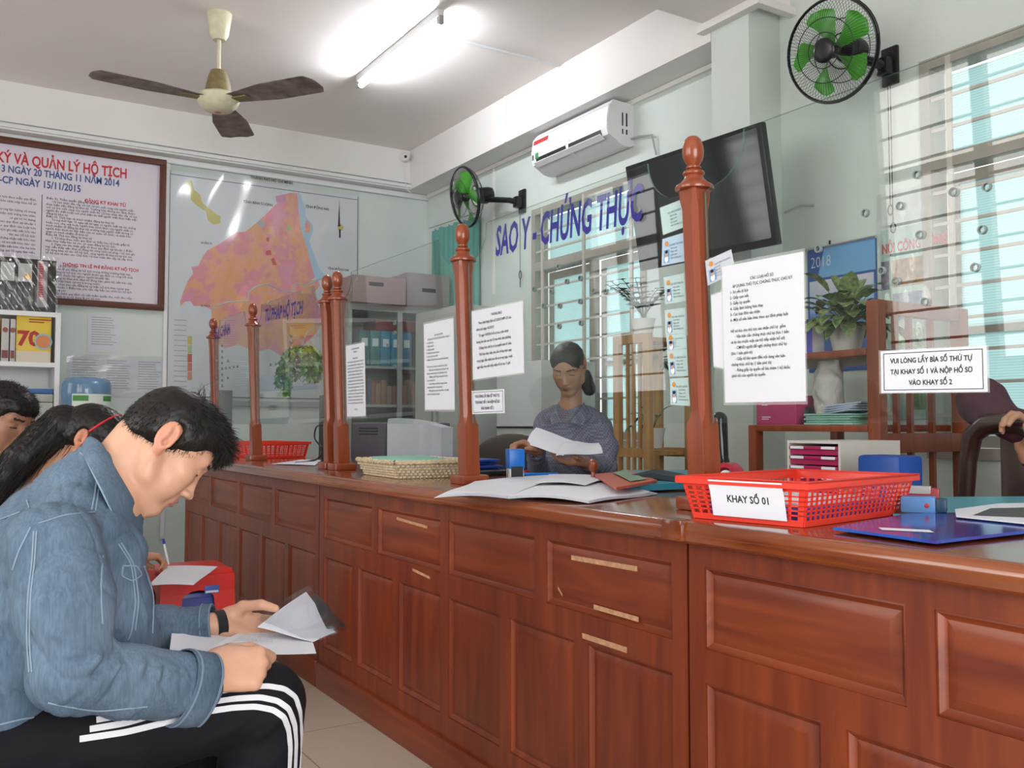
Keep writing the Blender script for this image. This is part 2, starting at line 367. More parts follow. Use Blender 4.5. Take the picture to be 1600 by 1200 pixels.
# ============================================================ the counter
CT = 0.8315; LIP = 0.787; CFX = 1.296; CLX = 1.25; CBX = 1.90
def section(y0, y1, label, npan=4, nlow=6):
    root = thing('counter_cabinet', label, 'counter', ((CFX+CBX)/2, (y0+y1)/2, 0), 'panelled sections of the service counter')
    L_ = y1-y0
    b = MB(); b.box((CFX+0.022, y0+0.002, 0.0), (CBX-0.03, y1-0.002, LIP)); b.build('carcass', M_wood, root)
    fr = MB(); g = 0.0015
    e = 0.045
    for za, zb in ((0.74, LIP), (0.515, 0.58), (0.10, 0.165)): fr.box((CFX, y0+e, za), (CFX+0.022, y1-e, zb))
    fr.box((CFX, y0+g, 0.1), (CFX+0.022, y0+e, LIP)); fr.box((CFX, y1-e, 0.1), (CFX+0.022, y1-g, LIP))
    up = (L_-2*e-(npan-1)*0.05)/npan; lo = (L_-2*e-(nlow-1)*0.05)/nlow
    for k in range(1, npan): y = y0+e+k*up+(k-1)*0.05; fr.box((CFX, y, 0.58), (CFX+0.022, y+0.05, 0.74))
    for k in range(1, nlow): y = y0+e+k*lo+(k-1)*0.05; fr.box((CFX, y, 0.165), (CFX+0.022, y+0.05, 0.515))
    fr.build('face_frame', M_wood, root)
    MB().box((CFX-0.012, y0+g, 0), (CFX+0.02, y1-g, 0.10), bev=0.003).build('plinth', M_woodh, root)
    def panel(a, b_, z0, z1, mm):
        p = MB(); x = CFX
        # raised and fielded panel: moulding slope, groove, raised centre
        def ring(d): return [(a+d, z0+d), (b_-d, z0+d), (b_-d, z1-d), (a+d, z1-d)]
        prof = [(0.0, 0.003), (0.004, 0.002), (0.009, 0.008), (0.014, 0.011), (0.030, 0.006), (0.034, 0.0055)]
        vs = []; fs = []
        for d, dx in prof: vs += [(x+dx, yy, zz) for yy, zz in ring(d)]
        for i in range(len(prof)-1):
            for k in range(4): fs.append((i*4+k, i*4+(k+1) % 4, (i+1)*4+(k+1) % 4, (i+1)*4+k))
        n = (len(prof)-1)*4; fs.append((n, n+1, n+2, n+3))
        vs += [(x+0.021, yy, zz) for yy, zz in ring(0)]; k0 = len(prof)*4; fs.append((k0+3, k0+2, k0+1, k0)); fs += [(k, (k+1) % 4, k0+(k+1) % 4, k0+k) for k in range(4)]
        p.add(vs, fs); return p.build('panel', mm, root, 20)
    for k in range(npan): y = y0+e+k*(up+0.05); panel(y, y+up, 0.58, 0.74, M_woodh)
    for k in range(nlow): y = y0+e+k*(lo+0.05); panel(y, y+lo, 0.165, 0.515, M_wood)
    return root
sec_near = section(-0.62, 1.396, 'nearest panelled mahogany counter section, right of the long dark seam, below the red tray')
sec_mid = section(1.400, 3.486, 'middle panelled mahogany counter section with strips of old tape on its panels')
sec_far = section(3.490, 5.76, 'farthest panelled mahogany counter section, beside the red stool')
# residues of masking tape on the middle section
M_tape = mat('old_tape', (0.44, 0.24, 0.13), 0.8, noise=0.25, nscale=60)
for (u0, v0, u1, v1, h, xx) in ((893, 871, 996, 889, 7, CFX+0.005), (928, 948, 998, 968, 7, CFX+0.005), (910, 993, 980, 1016, 8, CFX-0.0005), (620, 810, 668, 824, 4, CFX+0.005), (645, 890, 672, 903, 4, CFX-0.0005), (872, 918, 879, 930, 4, CFX+0.005)):
    a = atX(u0, v0, xx); b_ = atX(u1, v1, xx); hh = h/1440*a.length*1.0
    t = MB(); t.add([a+_Z*hh/2, b_+_Z*hh/2, b_-_Z*hh/2, a-_Z*hh/2], [(0, 1, 2, 3)]); q = [Vector(x)-Vector((0.0008, 0, 0)) for x in t.v]; t.add(q, [(0, 1, 2, 3)])
    t.build('tape_strip', M_tape, sec_mid, 0)
# worktop with rounded nosing
mb = MB(); prof = [(CBX, CT), (CBX, LIP), (CLX+0.012, LIP), (CLX+0.004, LIP+0.006), (CLX+0.001, LIP+0.016), (CLX, LIP+0.026), (CLX+0.003, CT-0.008), (CLX+0.009, CT-0.002), (CLX+0.018, CT)]
vs = []; fs = []; n = len(prof)
for y in (-0.7, 5.80): vs += [(x, y, z) for x, z in prof]
fs = [tuple(range(n)), tuple(range(n, 2*n))[::-1]]+[(i, i+n, (i+1) % n+n, (i+1) % n) for i in range(n)]
mb.add(vs, fs)
wt = thing('worktop', 'long glossy mahogany worktop running along the whole counter', 'worktop', ((CLX+CBX)/2, 2.5, LIP))
mb.build('top_board', M_top, wt)
M_knot = mat('knot', (0.06, 0.012, 0.005), 0.3)
mb = MB().box((CLX-0.006, 1.36, LIP+0.004), (CLX+0.03, 1.42, CT+0.0015), bev=0.006); mb.build('joint_cover', M_top, wt)
# posts
LEAN = 0.035
def post_mesh(root):
    # octagonal shaft with stopped chamfers, built at the root's own origin, leaning a little to the visitors
    S = Matrix(((1, 0, -LEAN, 0), (0, 1, 0, 0), (0, 0, 1, 0), (0, 0, 0, 1))); T = Matrix.Translation(OFF[root.name]) @ S
    MB().cbox((0, 0, 0.015), (0.094, 0.094, 0.03), T, 0.006).build('plinth', M_post, root)
    sh = MB(); vs = []; fs = []
    lv = ((0.028, 0.026, 0.001), (0.19, 0.025, 0.001), (0.205, 0.022, 0.006), (0.225, 0.0215, 0.010), (0.67, 0.0255, 0.011), (0.69, 0.027, 0.008), (0.715, 0.027, 0.006))
    for z, hw, ch in lv:
        c = hw-ch
        vs += [T @ Vector((x, y, z)) for x, y in ((hw, c), (c, hw), (-c, hw), (-hw, c), (-hw, -c), (-c, -hw), (c, -hw), (hw, -c))]
    for i in range(len(lv)-1):
        for k in range(8): fs.append((i*8+k, i*8+(k+1) % 8, (i+1)*8+(k+1) % 8, (i+1)*8+k))
    q = (len(lv)-1)*8
    sh.add(vs, fs+[tuple(range(8))[::-1], tuple(range(q, q+8))]); sh.build('shaft', M_post, root, 25)
    MB().lathe([(0.030, 0.712), (0.042, 0.714), (0.0435, 0.719), (0.041, 0.724), (0.030, 0.731), (0.022, 0.740), (0.020, 0.746), (0.0235, 0.749), (0.0245, 0.752), (0.0225, 0.756), (0.015, 0.758), (0.0135, 0.761), (0.017, 0.763), (0.017, 0.766), (0.013, 0.769),
                (0.015, 0.773), (0.020, 0.780), (0.0235, 0.791), (0.0243, 0.802), (0.0225, 0.816), (0.018, 0.828), (0.011, 0.8345), (0.004, 0.8365), (0.001, 0.8368)], n=28, M=T).build('finial', M_post, root, 50)
PX = 1.459
PY = [1.515, 2.58, 3.665, 3.785, 4.88, 5.70]
PL = ['turned wooden post with egg finial nearest the camera, beside the red tray', 'turned wooden post with egg finial between the woven basket and the blue stamp',
      'darker nearer post of the touching pair at the counter seam', 'lighter farther post of the touching pair at the counter seam', 'turned wooden post rising in front of the far red basket', 'farthest and smallest turned wooden post, above the man\'s hair']
post = thing('partition_post', PL[0], 'post', (PX, PY[0], CT), 'turned posts of the counter partition'); post_mesh(post)
for y, l in zip(PY[1:], PL[1:]): copy_thing(post, (0, y-PY[0], 0), l)
# glass panes between the posts
def pane(y0, y1, label, z0=1.024, ztop=1.643, words=None, holes=(), sag0=True, sag1=True):
    xm = lambda z: PX-LEAN*(z-CT)
    root = thing('glass_screen', label, 'glass screen', (xm(z0), (y0+y1)/2, z0), 'glass panes of the counter partition')
    pts = [(y0, z0), (y1, z0)]; r = 0.10; zt = ztop
    if sag1: pts += [(y1, zt-r-0.01)]+[(y1-0.022-r+r*math.cos(a)*1+0.0, zt-r*(math.sin(a))) for a in ()]
    arc = [(math.sin(a), 1-math.cos(a)) for a in [PI/2*k/8 for k in range(9)]]
    if sag1: pts += [(y1-0.02-r*s_, zt-r+r*c_) for s_, c_ in [(math.sin(a), 1-math.cos(a)) for a in [PI/2*k/8 for k in range(9)]]]
    else: pts += [(y1, zt)]
    if sag0: pts += [(y0+0.02+r*s_, zt-r+r*c_) for s_, c_ in [(math.sin(a), 1-math.cos(a)) for a in [PI/2*k/8 for k in range(8, -1, -1)]]]+[(y0, zt-r-0.01)]
    else: pts += [(y0, zt)]
    M = Matrix(((0, 0, 1, 0), (1, 0, 0, 0), (0, 1, 0, 0), (0, 0, 0, 1)))
    vs = []; n = len(pts); T = 0.005
    for dx in (-T/2, T/2): vs += [(xm(z)+dx, y, z) for y, z in pts]
    mb = MB(); mb.add(vs, [tuple(range(n))[::-1], tuple(range(n, 2*n))]); mb.m = 1
    mb.add([], []); k0 = 0
    mb.f += [(i, (i+1) % n, (i+1) % n+n, i+n) for i in range(n)]; mb.mi += [1]*n
    mb.build('pane', [M_glass, M_edge], root, 0)
    for (u, v) in holes:
        p = atX(u, v, 1.43); p = atX(u, v, xm(p.z))
        if not (y0+0.01 < p.y < y1-0.01): continue
        h = MB(); R_ = 0.0075; vs = []; fs = []; q = 16
        for rr, dx in ((R_, -0.0035), (R_, 0.0035), (R_*0.72, 0.0035), (R_*0.72, -0.0035)): vs += [(p.x+dx, p.y+rr*math.cos(2*PI*k/q), p.z+rr*math.sin(2*PI*k/q)) for k in range(q)]
        for i in range(4):
            for k in range(q): a = i*q+k; b_ = i*q+(k+1) % q; c = ((i+1) % 4)*q+(k+1) % q; d = ((i+1) % 4)*q+k; fs.append((a, b_, c, d))
        h.add(vs, fs); h.build('speaking_hole', M_hole, root, 0)
    return root
M_hole = mat('drilled_edge', (0.16, 0.20, 0.19), 0.3)
def GX(z): return PX-LEAN*(z-CT)
H_near = [(1433, 273), (1542, 292), (1407, 322), (1352, 333), (1279, 389), (1438, 367), (1535, 359), (1524, 418), (1446, 472), (1400, 440), (1490, 300), (1378, 423)]
H_mid = [(873, 417), (886, 440), (907, 435), (862, 456), (875, 478), (907, 471), (947, 456), (835, 452), (808, 494), (874, 510), (908, 505), (850, 478), (928, 455)]
H_far2 = [(u, v) for u, v in ((617, 505), (617, 520), (606, 540), (617, 573))]
def cross(c, du, dv): return [(c[0], c[1]+dv*k) for k in range(-4, 5)]+[(c[0]+du*k, c[1]-du*k*0.15) for k in range(-4, 5) if k]+[(c[0]-du*1.5, c[1]-dv*1.3), (c[0]+du*1.5, c[1]-dv*1.3), (c[0]-du*1.5, c[1]+dv*1.6), (c[0]+du*1.5, c[1]+dv*1.6)]
pane_near = pane(0.42, PY[0]-0.034, 'nearest glass pane with a ring of speaking holes, right of the first post', sag0=False, holes=H_near)
pane_mid = pane(PY[0]+0.034, PY[1]-0.034, 'glass pane lettered in blue SAO Y - CHUNG THUC between the two nearest posts', holes=H_mid)
pane_3 = pane(PY[1]+0.034, PY[2]-0.034, 'glass pane with two printed pages in front of the white monitor', holes=H_far2)
pane_4 = pane(PY[3]+0.034, PY[4]-0.034, 'glass pane lettered TU PHAP HO TICH in front of the hanging plant', holes=cross((455, 565), 8, 10))
pane_5 = pane(PY[4]+0.034, PY[5]-0.034, 'farthest glass pane lettered DIA CHINH', holes=cross((347, 576), 6, 9))
M_blue = mat('blue_vinyl', (0.020, 0.016, 0.21), 0.4)
def on_glass(u, v, dx=0.0): p = atX(u, v, 1.43); return atX(u, v, GX(p.z)-0.003-dx)
def glass_text(s, u0, v0, u1, v1, hpx, root, sx=None, bold=0.02, mt=None, lift=0.0):
    # baseline-centre line from (u0,v0) to (u1,v1)
    a = on_glass(u0, v0, lift); b_ = on_glass(u1, v1, lift); L_ = (b_-a).length; x = (b_-a).normalized()
    size = hpx
    cu = bpy.data.curves.new('t', 'FONT'); cu.body = s; cu.size = size; cu.offset = bold*size; ob = bpy.data.objects.new('t', cu)
    me = bpy.data.meshes.new_from_object(ob); wd = max(q.co.x for q in me.vertices)-min(q.co.x for q in me.vertices)
    bpy.data.objects.remove(ob); bpy.data.curves.remove(cu); bpy.data.meshes.remove(me)
    M = frame(a, x, (LEAN, 0, 1))
    return text([(s, 0, size, 'LEFT')], M @ Matrix.Translation((0, size*0.675, 0)), mt or M_blue, root, size, bold=bold, sx=L_/wd)
glass_text('SAO Y - CHỨNG THỰC', 775, 380, 1003, 318, 0.125, pane_mid, bold=0.03)
glass_text('TƯ PHÁP HỘ TỊCH', 414, 494, 473, 481, 0.085, pane_4, bold=0.03)
glass_text('ĐỊA CHÍNH', 335, 521, 359, 515, 0.085, pane_5, bold=0.03)
# ============================================================ ceiling fan, tube lamp, wall fans, air conditioner, television, camera
M_cream = mat('cream_enamel', (0.62, 0.58, 0.42), 0.4, noise=0.08, nscale=30)
M_blade = mat('dusty_blade', (0.27, 0.22, 0.20), 0.6, col2=(0.10, 0.075, 0.065), noise=0.3, nscale=14)
M_brass = mat('dirty_gold', (0.20, 0.16, 0.07), 0.5, noise=0.2, nscale=40)
fx, fy = 1.30, 5.14
cf = thing('ceiling_fan', 'cream three-bladed ceiling fan with dusty brown blades hanging from the ceiling', 'fan', (fx, fy, 2.80))
MB().lathe([(0.035, 0.0), (0.052, 0.03), (0.066, 0.13), (0.068, 0.15)], (fx, fy, CEI-0.15), 28).build('canopy', M_cream, cf)
MB().tube([(fx, fy, 2.96), (fx, fy, CEI-0.14)], 0.011, 12).build('rod', M_cream, cf)
MB().lathe([(0.075, 0), (0.066, 0.05), (0.055, 0.10), (0.042, 0.13), (0.030, 0.135)], (fx, fy, 2.855), 28).build('yoke_cover', M_brass, cf)
MB().lathe([(0.03, -0.055), (0.075, -0.045), (0.105, -0.015), (0.115, 0.01), (0.118, 0.03), (0.105, 0.04), (0.075, 0.052)], (fx, fy, 2.81), 36).build('motor', M_cream, cf, 60)
MB().lathe([(0.018, -0.058), (0.004, -0.0575)], (fx, fy, 2.81), 16).build('badge', mat('badge_red', (0.5, 0.2, 0.15), 0.5), cf)
def blade(tip):
    d = Vector((tip[0]-fx, tip[1]-fy, 0)); L_ = d.length; d.normalize(); n = Vector((-d.y, d.x, 0)); tilt = -0.08
    def fn(a, b_):
        t = 0.10+a*(L_-0.10); w_ = 0.055+0.045*min(1, a*2.2)
        if a > 0.93: w_ *= math.sqrt(max(0.02, 1-((a-0.93)/0.07)**2*0.75))
        s = (b_-0.5)*2*w_; return Vector((fx, fy, 2.822))+d*t+n*s+_Z*(s*tilt+0.004*(1-(2*b_-1)**2))
    mb = MB(); mb.grid(fn, 22, 6, 0.003); o = mb.build('blade', M_blade, cf)
    MB().box((0.05, -0.022, -0.004), (0.20, 0.022, 0.004), Matrix.Translation((fx, fy, 2.815)) @ Matrix(((d.x, n.x, 0, 0), (d.y, n.y, 0, 0), (0, 0, 1, 0), (0, 0, 0, 1)))).build('blade_iron', M_brass, cf)
# tips read off the photograph at the blade height
b0 = atZ(134, 107, 2.84); ang0 = math.atan2(b0.y-fy, b0.x-fx)
for k in range(3): blade((fx+0.66*math.cos(ang0+k*2*PI/3), fy+0.66*math.sin(ang0+k*2*PI/3)))
# fluorescent tube
tl_ = thing('fluorescent_lamp', 'lit white fluorescent tube lamp fixed on the ceiling', 'lamp', (2.315, 5.0, CEI-0.06))
MB().box((2.295, 4.42, CEI-0.045), (2.335, 5.58, CEI), bev=0.004).build('housing', M_wplastic, tl_)
for y in (4.43, 5.56): MB().box((2.30, y-0.02, CEI-0.085), (2.33, y+0.02, CEI-0.04), bev=0.006).build('socket', mat('socket_grey', (0.35, 0.34, 0.33), 0.5), tl_)
M_tube = mat('tube_glow', (1, 1, 1), 0.5, emit=(0.93, 0.96, 1.0), estr=125)
MB().tube([(2.315, 4.45, CEI-0.075), (2.315, 5.54, CEI-0.075)], 0.016, 16).build('tube', M_tube, tl_)
mb = MB().box((2.34, 4.72, CEI-0.012), (3.32, 4.74, CEI)); struct(mb, 'trim_9', M_wplastic)
# cctv camera in the corner with its cable
cc = atY(637, 245, BY-0.04)
cv = thing('security_camera', 'small white dome security camera in the corner below the ceiling', 'camera', (cc.x-0.02, BY, cc.z))
Mc = Matrix.Translation((cc.x-0.02, BY, cc.z)) @ Matrix.Rotation(PI/2, 4, 'X')
MB().lathe([(0.042, 0), (0.044, 0.01), (0.040, 0.03)], (0, 0, 0), 20, Mc).build('base', M_wplastic, cv)
MB().ball((cc.x-0.02, BY-0.045, cc.z-0.005), 0.036, 16).build('housing', M_wplastic, cv)
MB().ball((cc.x-0.035, BY-0.074, cc.z-0.012), 0.013, 10).build('lens', M_black, cv)
a = Vector((cc.x-0.02, BY-0.01, cc.z-0.03)); e_ = atY(637, 297, BY-0.03)
MB().tube([a, a+Vector((0.0, -0.008, -0.06)), a+Vector((0.01, -0.008, -0.18)), e_, e_+Vector((0.03, 0.0, -0.02))], 0.004, 6).build('cable', M_wplastic, cv)
# wall fans
M_green = mat('green_blade', (0.06, 0.30, 0.03), 0.35)
M_fanblk = mat('fan_black', (0.010, 0.011, 0.012), 0.3)
def wall_fan(c, yaw, pitch, R_, mount, label, blades=5, a0=0.3):
    root = thing('wall_fan', label, 'fan', mount, 'black wall fans with green blades')
    n = Vector((-math.cos(yaw)*math.cos(pitch), -math.sin(yaw)*math.cos(pitch), -math.sin(pitch)))   # faces this way
    x = n.cross(_Z).normalized(); y = x.cross(n) if x.cross(n).z > 0 else n.cross(x)
    x = y.cross(n)
    M = Matrix(((x.x, y.x, n.x, c[0]), (x.y, y.y, n.y, c[1]), (x.z, y.z, n.z, c[2]), (0, 0, 0, 1)))
    g = MB()
    for rr, zz, w_ in ((R_, 0.0, 0.007), (R_*0.985, 0.012, 0.004), (R_*0.62, 0.055, 0.002), (R_*0.34, 0.066, 0.002), (R_*0.62, -0.075, 0.002), (R_*0.35, -0.085, 0.003)):
        g.tube([M @ Vector((rr*math.cos(2*PI*k/40), rr*math.sin(2*PI*k/40), zz)) for k in range(41)], w_, 6, False)
    for k in range(84):
        a = 2*PI*k/84; ca, sa = math.cos(a), math.sin(a); tw = 0.25
        g.tube([M @ Vector((R_*s_*math.cos(a+tw*(1-s_)), R_*s_*math.sin(a+tw*(1-s_)), z_)) for s_, z_ in ((0.17, 0.068), (0.5, 0.063), (0.8, 0.045), (0.95, 0.02), (1.0, 0.0))], 0.0009, 3, False)
        g.tube([M @ Vector((R_*s_*ca, R_*s_*sa, z_)) for s_, z_ in ((0.3, -0.085), (0.7, -0.07), (0.94, -0.035), (1.0, 0.0))], 0.0009, 3, False)
    g.build('guard', M_fanblk, root)
    MB().lathe([(0.050, 0), (0.052, 0.004), (0.046, 0.010), (0.03, 0.013)], (0, 0, 0.062), 20, M).build('guard_badge', M_fanblk, root)
    b_ = MB()
    for k in range(blades):
        a = a0+2*PI*k/blades
        def fn(p, q):
            r = 0.03+p*(R_*0.86-0.03); wdt = 0.30+0.55*p**0.7 if p < 0.85 else (0.30+0.55*0.89)*math.sqrt(max(0.05, 1-((p-0.85)/0.15)**2*0.9))
            th = a+(q-0.5)*wdt+0.25*p; return M @ Vector((r*math.cos(th), r*math.sin(th), (q-0.5)*0.05*(1-0.4*p)))
        b_.grid(fn, 12, 6, 0.002)
    b_.build('blades', M_green, root)
    MB().lathe([(0.032, -0.02), (0.034, 0.012), (0.026, 0.026), (0.01, 0.032)], (0, 0, 0), 20, M).build('hub', M_fanblk, root)
    MB().lathe([(0.030, -0.225), (0.050, -0.215), (0.057, -0.19), (0.057, -0.12), (0.045, -0.09), (0.02, -0.085)], (0, 0, 0), 24, M).build('motor', M_fanblk, root, 40)
    st = MB(); st.grid(lambda p, q: M @ Vector((0.0581*math.cos(PI*0.75+p*0.9), 0.0581*math.sin(PI*0.75+p*0.9), -0.185+q*0.05)), 6, 1); st.build('sticker', mat('fan_sticker', (0.25, 0.5, 0.42), 0.5), root)
    mt = Vector(mount); neck = M @ Vector((0, -0.03, -0.15))
    b2 = MB(); b2.box((mt.x-0.02, mt.y-0.04, mt.z-0.085), (mt.x+0.0, mt.y+0.04, mt.z+0.085), bev=0.006); b2.box((mt.x-0.075, mt.y-0.028, mt.z-0.05), (mt.x-0.018, mt.y+0.028, mt.z+0.03), bev=0.01)
    b2.tube([mt+Vector((-0.06, 0, -0.01)), mt+Vector((-0.12, 0, -0.005)), neck], [0.022, 0.02, 0.022], 12)
    b2.cbox(neck, (0.06, 0.05, 0.06), bev=0.01)
    b2.build('bracket', M_fanblk, root)
    return root, mt
f1, m1 = wall_fan((3.24, 2.57, 2.63), math.radians(6), math.radians(14), 0.215, (WX, 2.50, 2.60), 'larger nearer black wall fan with green blades, high beside the right window')
cords = MB()
for dy, zl in ((0.0, 0.62), (-0.012, 0.70)):
    cords.tube([m1+Vector((-0.03, dy, -0.08)), m1+Vector((-0.028, dy, -zl))], 0.0022, 6)
    cords.tube([m1+Vector((-0.028, dy+0.012*math.sin(t), -zl-0.022+0.022*math.cos(t))) for t in [2*PI*k/14 for k in range(15)]], 0.003, 6)
cords.build('pull_cord', M_fanblk, f1)
f2, m2 = wall_fan((3.23, 5.78, 2.67), math.radians(-4), math.radians(12), 0.215, (WX, 5.50, 2.62), 'smaller farther black wall fan with green blades, left of the air conditioner', a0=0.9)
cords = MB(); cords.tube([m2+Vector((-0.03, 0, -0.08)), m2+Vector((-0.028, 0, -0.50))], 0.0022, 6); cords.tube([m2+Vector((-0.028, 0.014*math.sin(t), -0.53+0.028*math.cos(t))) for t in [2*PI*k/14 for k in range(15)]], 0.004, 6)
cords.tube([m2+Vector((-0.028, 0, -0.56)), m2+Vector((-0.028, 0, -0.62))], 0.004, 6)
cords.build('pull_cord', M_fanblk, f2)
# air conditioner
ay0, ay1, az0, az1 = 4.27, 5.09, 2.695, 2.96
ac = thing('air_conditioner', 'white wall-mounted split air conditioner with stickers above the far barred window', 'air conditioner', (WX, (ay0+ay1)/2, az0))
prof = [(0, 0.01), (0, az1-az0), (-0.14, az1-az0), (-0.165, az1-az0-0.01), (-0.185, az1-az0-0.04), (-0.200, 0.14), (-0.198, 0.085), (-0.185, 0.055), (-0.165, 0.045), (-0.125, 0.020), (-0.10, 0.006), (-0.06, 0.0), (-0.03, 0.0)]
Ma = Matrix(((1, 0, 0, WX), (0, 0, 1, 0), (0, 1, 0, az0), (0, 0, 0, 1)))
MB().prism(prof, ay0, ay1, Ma).build('body', M_wplastic, ac, 25)
MB().prism([(-0.191, 0.052), (-0.203, 0.085), (-0.204, 0.14), (-0.189, 0.226), (-0.150, 0.270), (-0.10, 0.268), (-0.19, 0.14)], ay0+0.004, ay1-0.004, Ma).build('front_panel', mat('gloss_white', (0.76, 0.77, 0.79), 0.18), ac, 25)
ao = MB()
for q0, q1 in ((ay0+0.06, (ay0+ay1)/2-0.015), ((ay0+ay1)/2+0.015, ay1-0.06)): ao.prism([(-0.2045, 0.092), (-0.2005, 0.052), (-0.185, 0.040), (-0.18, 0.06)], q0, q1, Ma)
ao.build('air_outlet', M_black, ac)
MB().prism([(-0.215, 0.062), (-0.218, 0.057), (-0.185, 0.034), (-0.178, 0.036)], ay0+0.05, ay1-0.05, Ma).build('louver', M_wplastic, ac)
MB().prism([(-0.190, 0.056), (-0.191, 0.045), (-0.150, 0.022), (-0.148, 0.03)], (ay0+ay1)/2-0.02, (ay0+ay1)/2+0.02, Ma).build('louver_post', M_wplastic, ac)
def acp(u, v): return atX(u, v, WX-0.2045)
def decal(pts, mt, parent, name, push=(0, 0, 0)):
    mb = MB(); q = [Vector(p)+Vector(push) for p in pts]; mb.add(q, [tuple(range(len(q)))]); return mb.build(name, mt, parent, 0)
def acface(y, h):   # point on the front panel at height h above its base
    import bisect
    pr_ = [(0.052, -0.191), (0.085, -0.203), (0.14, -0.204), (0.226, -0.189), (0.27, -0.150)]
    for i in range(4):
        if h <= pr_[i+1][0]: t = (h-pr_[i][0])/(pr_[i+1][0]-pr_[i][0]); return Vector((WX+pr_[i][1]+(pr_[i+1][1]-pr_[i][1])*t-0.0012, y, az0+h))
def acquad(y0, y1, h0, h1): return [acface(y0, h0), acface(y1, h0), acface(y1, h1), acface(y0, h1)]
M_red = mat('label_red', (0.45, 0.03, 0.03), 0.5)
decal(acquad(ay1-0.01, ay1-0.29, 0.145, 0.222), M_paper, ac, 'sticker'); decal(acquad(ay1-0.02, ay1-0.19, 0.185, 0.215), M_red, ac, 'sticker', (-0.0006, 0, 0))
decal(acquad(ay1-0.05, ay1-0.09, 0.085, 0.125), mat('sticker_green', (0.05, 0.25, 0.08), 0.5), ac, 'sticker')
decal(acquad(ay1-0.012, ay1-0.035, 0.085, 0.12), mat('sticker_grey', (0.12, 0.12, 0.13), 0.5), ac, 'sticker')
p0 = acface((ay0+ay1)/2-0.02, 0.12); text([('LG', 0, 0.016, 'LEFT')], frame(p0, (0, -1, 0), (0, 0, 1)), mat('logo_grey', (0.2, 0.2, 0.2), 0.5), ac, 0.016, bold=0.02)
vt = MB()
for (yy, a_, b_) in ((0, 0.12, 0.20), (0, 0.07, 0.10)): vt.box((WX-0.09, ay0-0.002, az0+a_), (WX-0.082, ay0+0.004, az0+b_)); vt.box((WX-0.06, ay0-0.002, az0+a_), (WX-0.050, ay0+0.004, az0+b_))
vt.build('side_vent', M_black, ac)
MB().tube([(WX-0.02, ay0, az0+0.05), (WX-0.03, ay0-0.1, az0+0.04), (WX-0.03, ay0-0.2, az0+0.02), (WX-0.015, ay0-0.22, az0-0.1)], 0.006, 8).build('cable', mat('cable_grey', (0.35, 0.38, 0.37), 0.5), ac)
# television on its bracket
tv = thing('television', 'large black flat television tilted down from a wall bracket', 'television', (3.13, 3.33, 1.84))
tc_ = Vector((3.06, 3.225, 2.08)); ti = 0.19; M_ = Matrix.Translation(tc_) @ Matrix.Rotation(0.06, 4, 'Z') @ Matrix.Rotation(-ti, 4, 'Y')
MB().box((-0.002, -0.435, -0.27), (0.035, 0.435, 0.27), M_, 0.006).build('casing', mat('tv_casing', (0.01, 0.01, 0.012), 0.25), tv)
MB().box((0.035, -0.25, -0.18), (0.07, 0.25, 0.16), M_, 0.01).build('back_cover', M_black, tv)
MB().box((-0.0035, -0.41, -0.235), (-0.001, 0.41, 0.25), M_).build('screen', mat('tv_screen', (0.006, 0.006, 0.009), 0.07, spec=0.8), tv)
b_ = MB(); b_.box((0.07, -0.03, -0.03), (0.20, 0.03, 0.03), M_); b_.box((3.29, 3.20, 1.95), (3.33, 3.37, 2.15)); b_.build('bracket', M_black, tv)
MB().tube([(3.12, 3.20, 1.85), (3.16, 3.15, 1.72), (3.22, 3.2, 1.70), (3.32, 3.22, 1.76)], 0.005, 6).build('cable', M_black, tv)
# hook on the wall right of the television, small nails
mb = MB().tube([(WX-0.005, 2.93, 2.07), (WX-0.06, 2.96, 2.07), (WX-0.10, 3.03, 2.04)], 0.005, 6); solo(mb, 'wall_hook', M_grey, 'bent grey metal hook on the wall right of the television', 'hook')
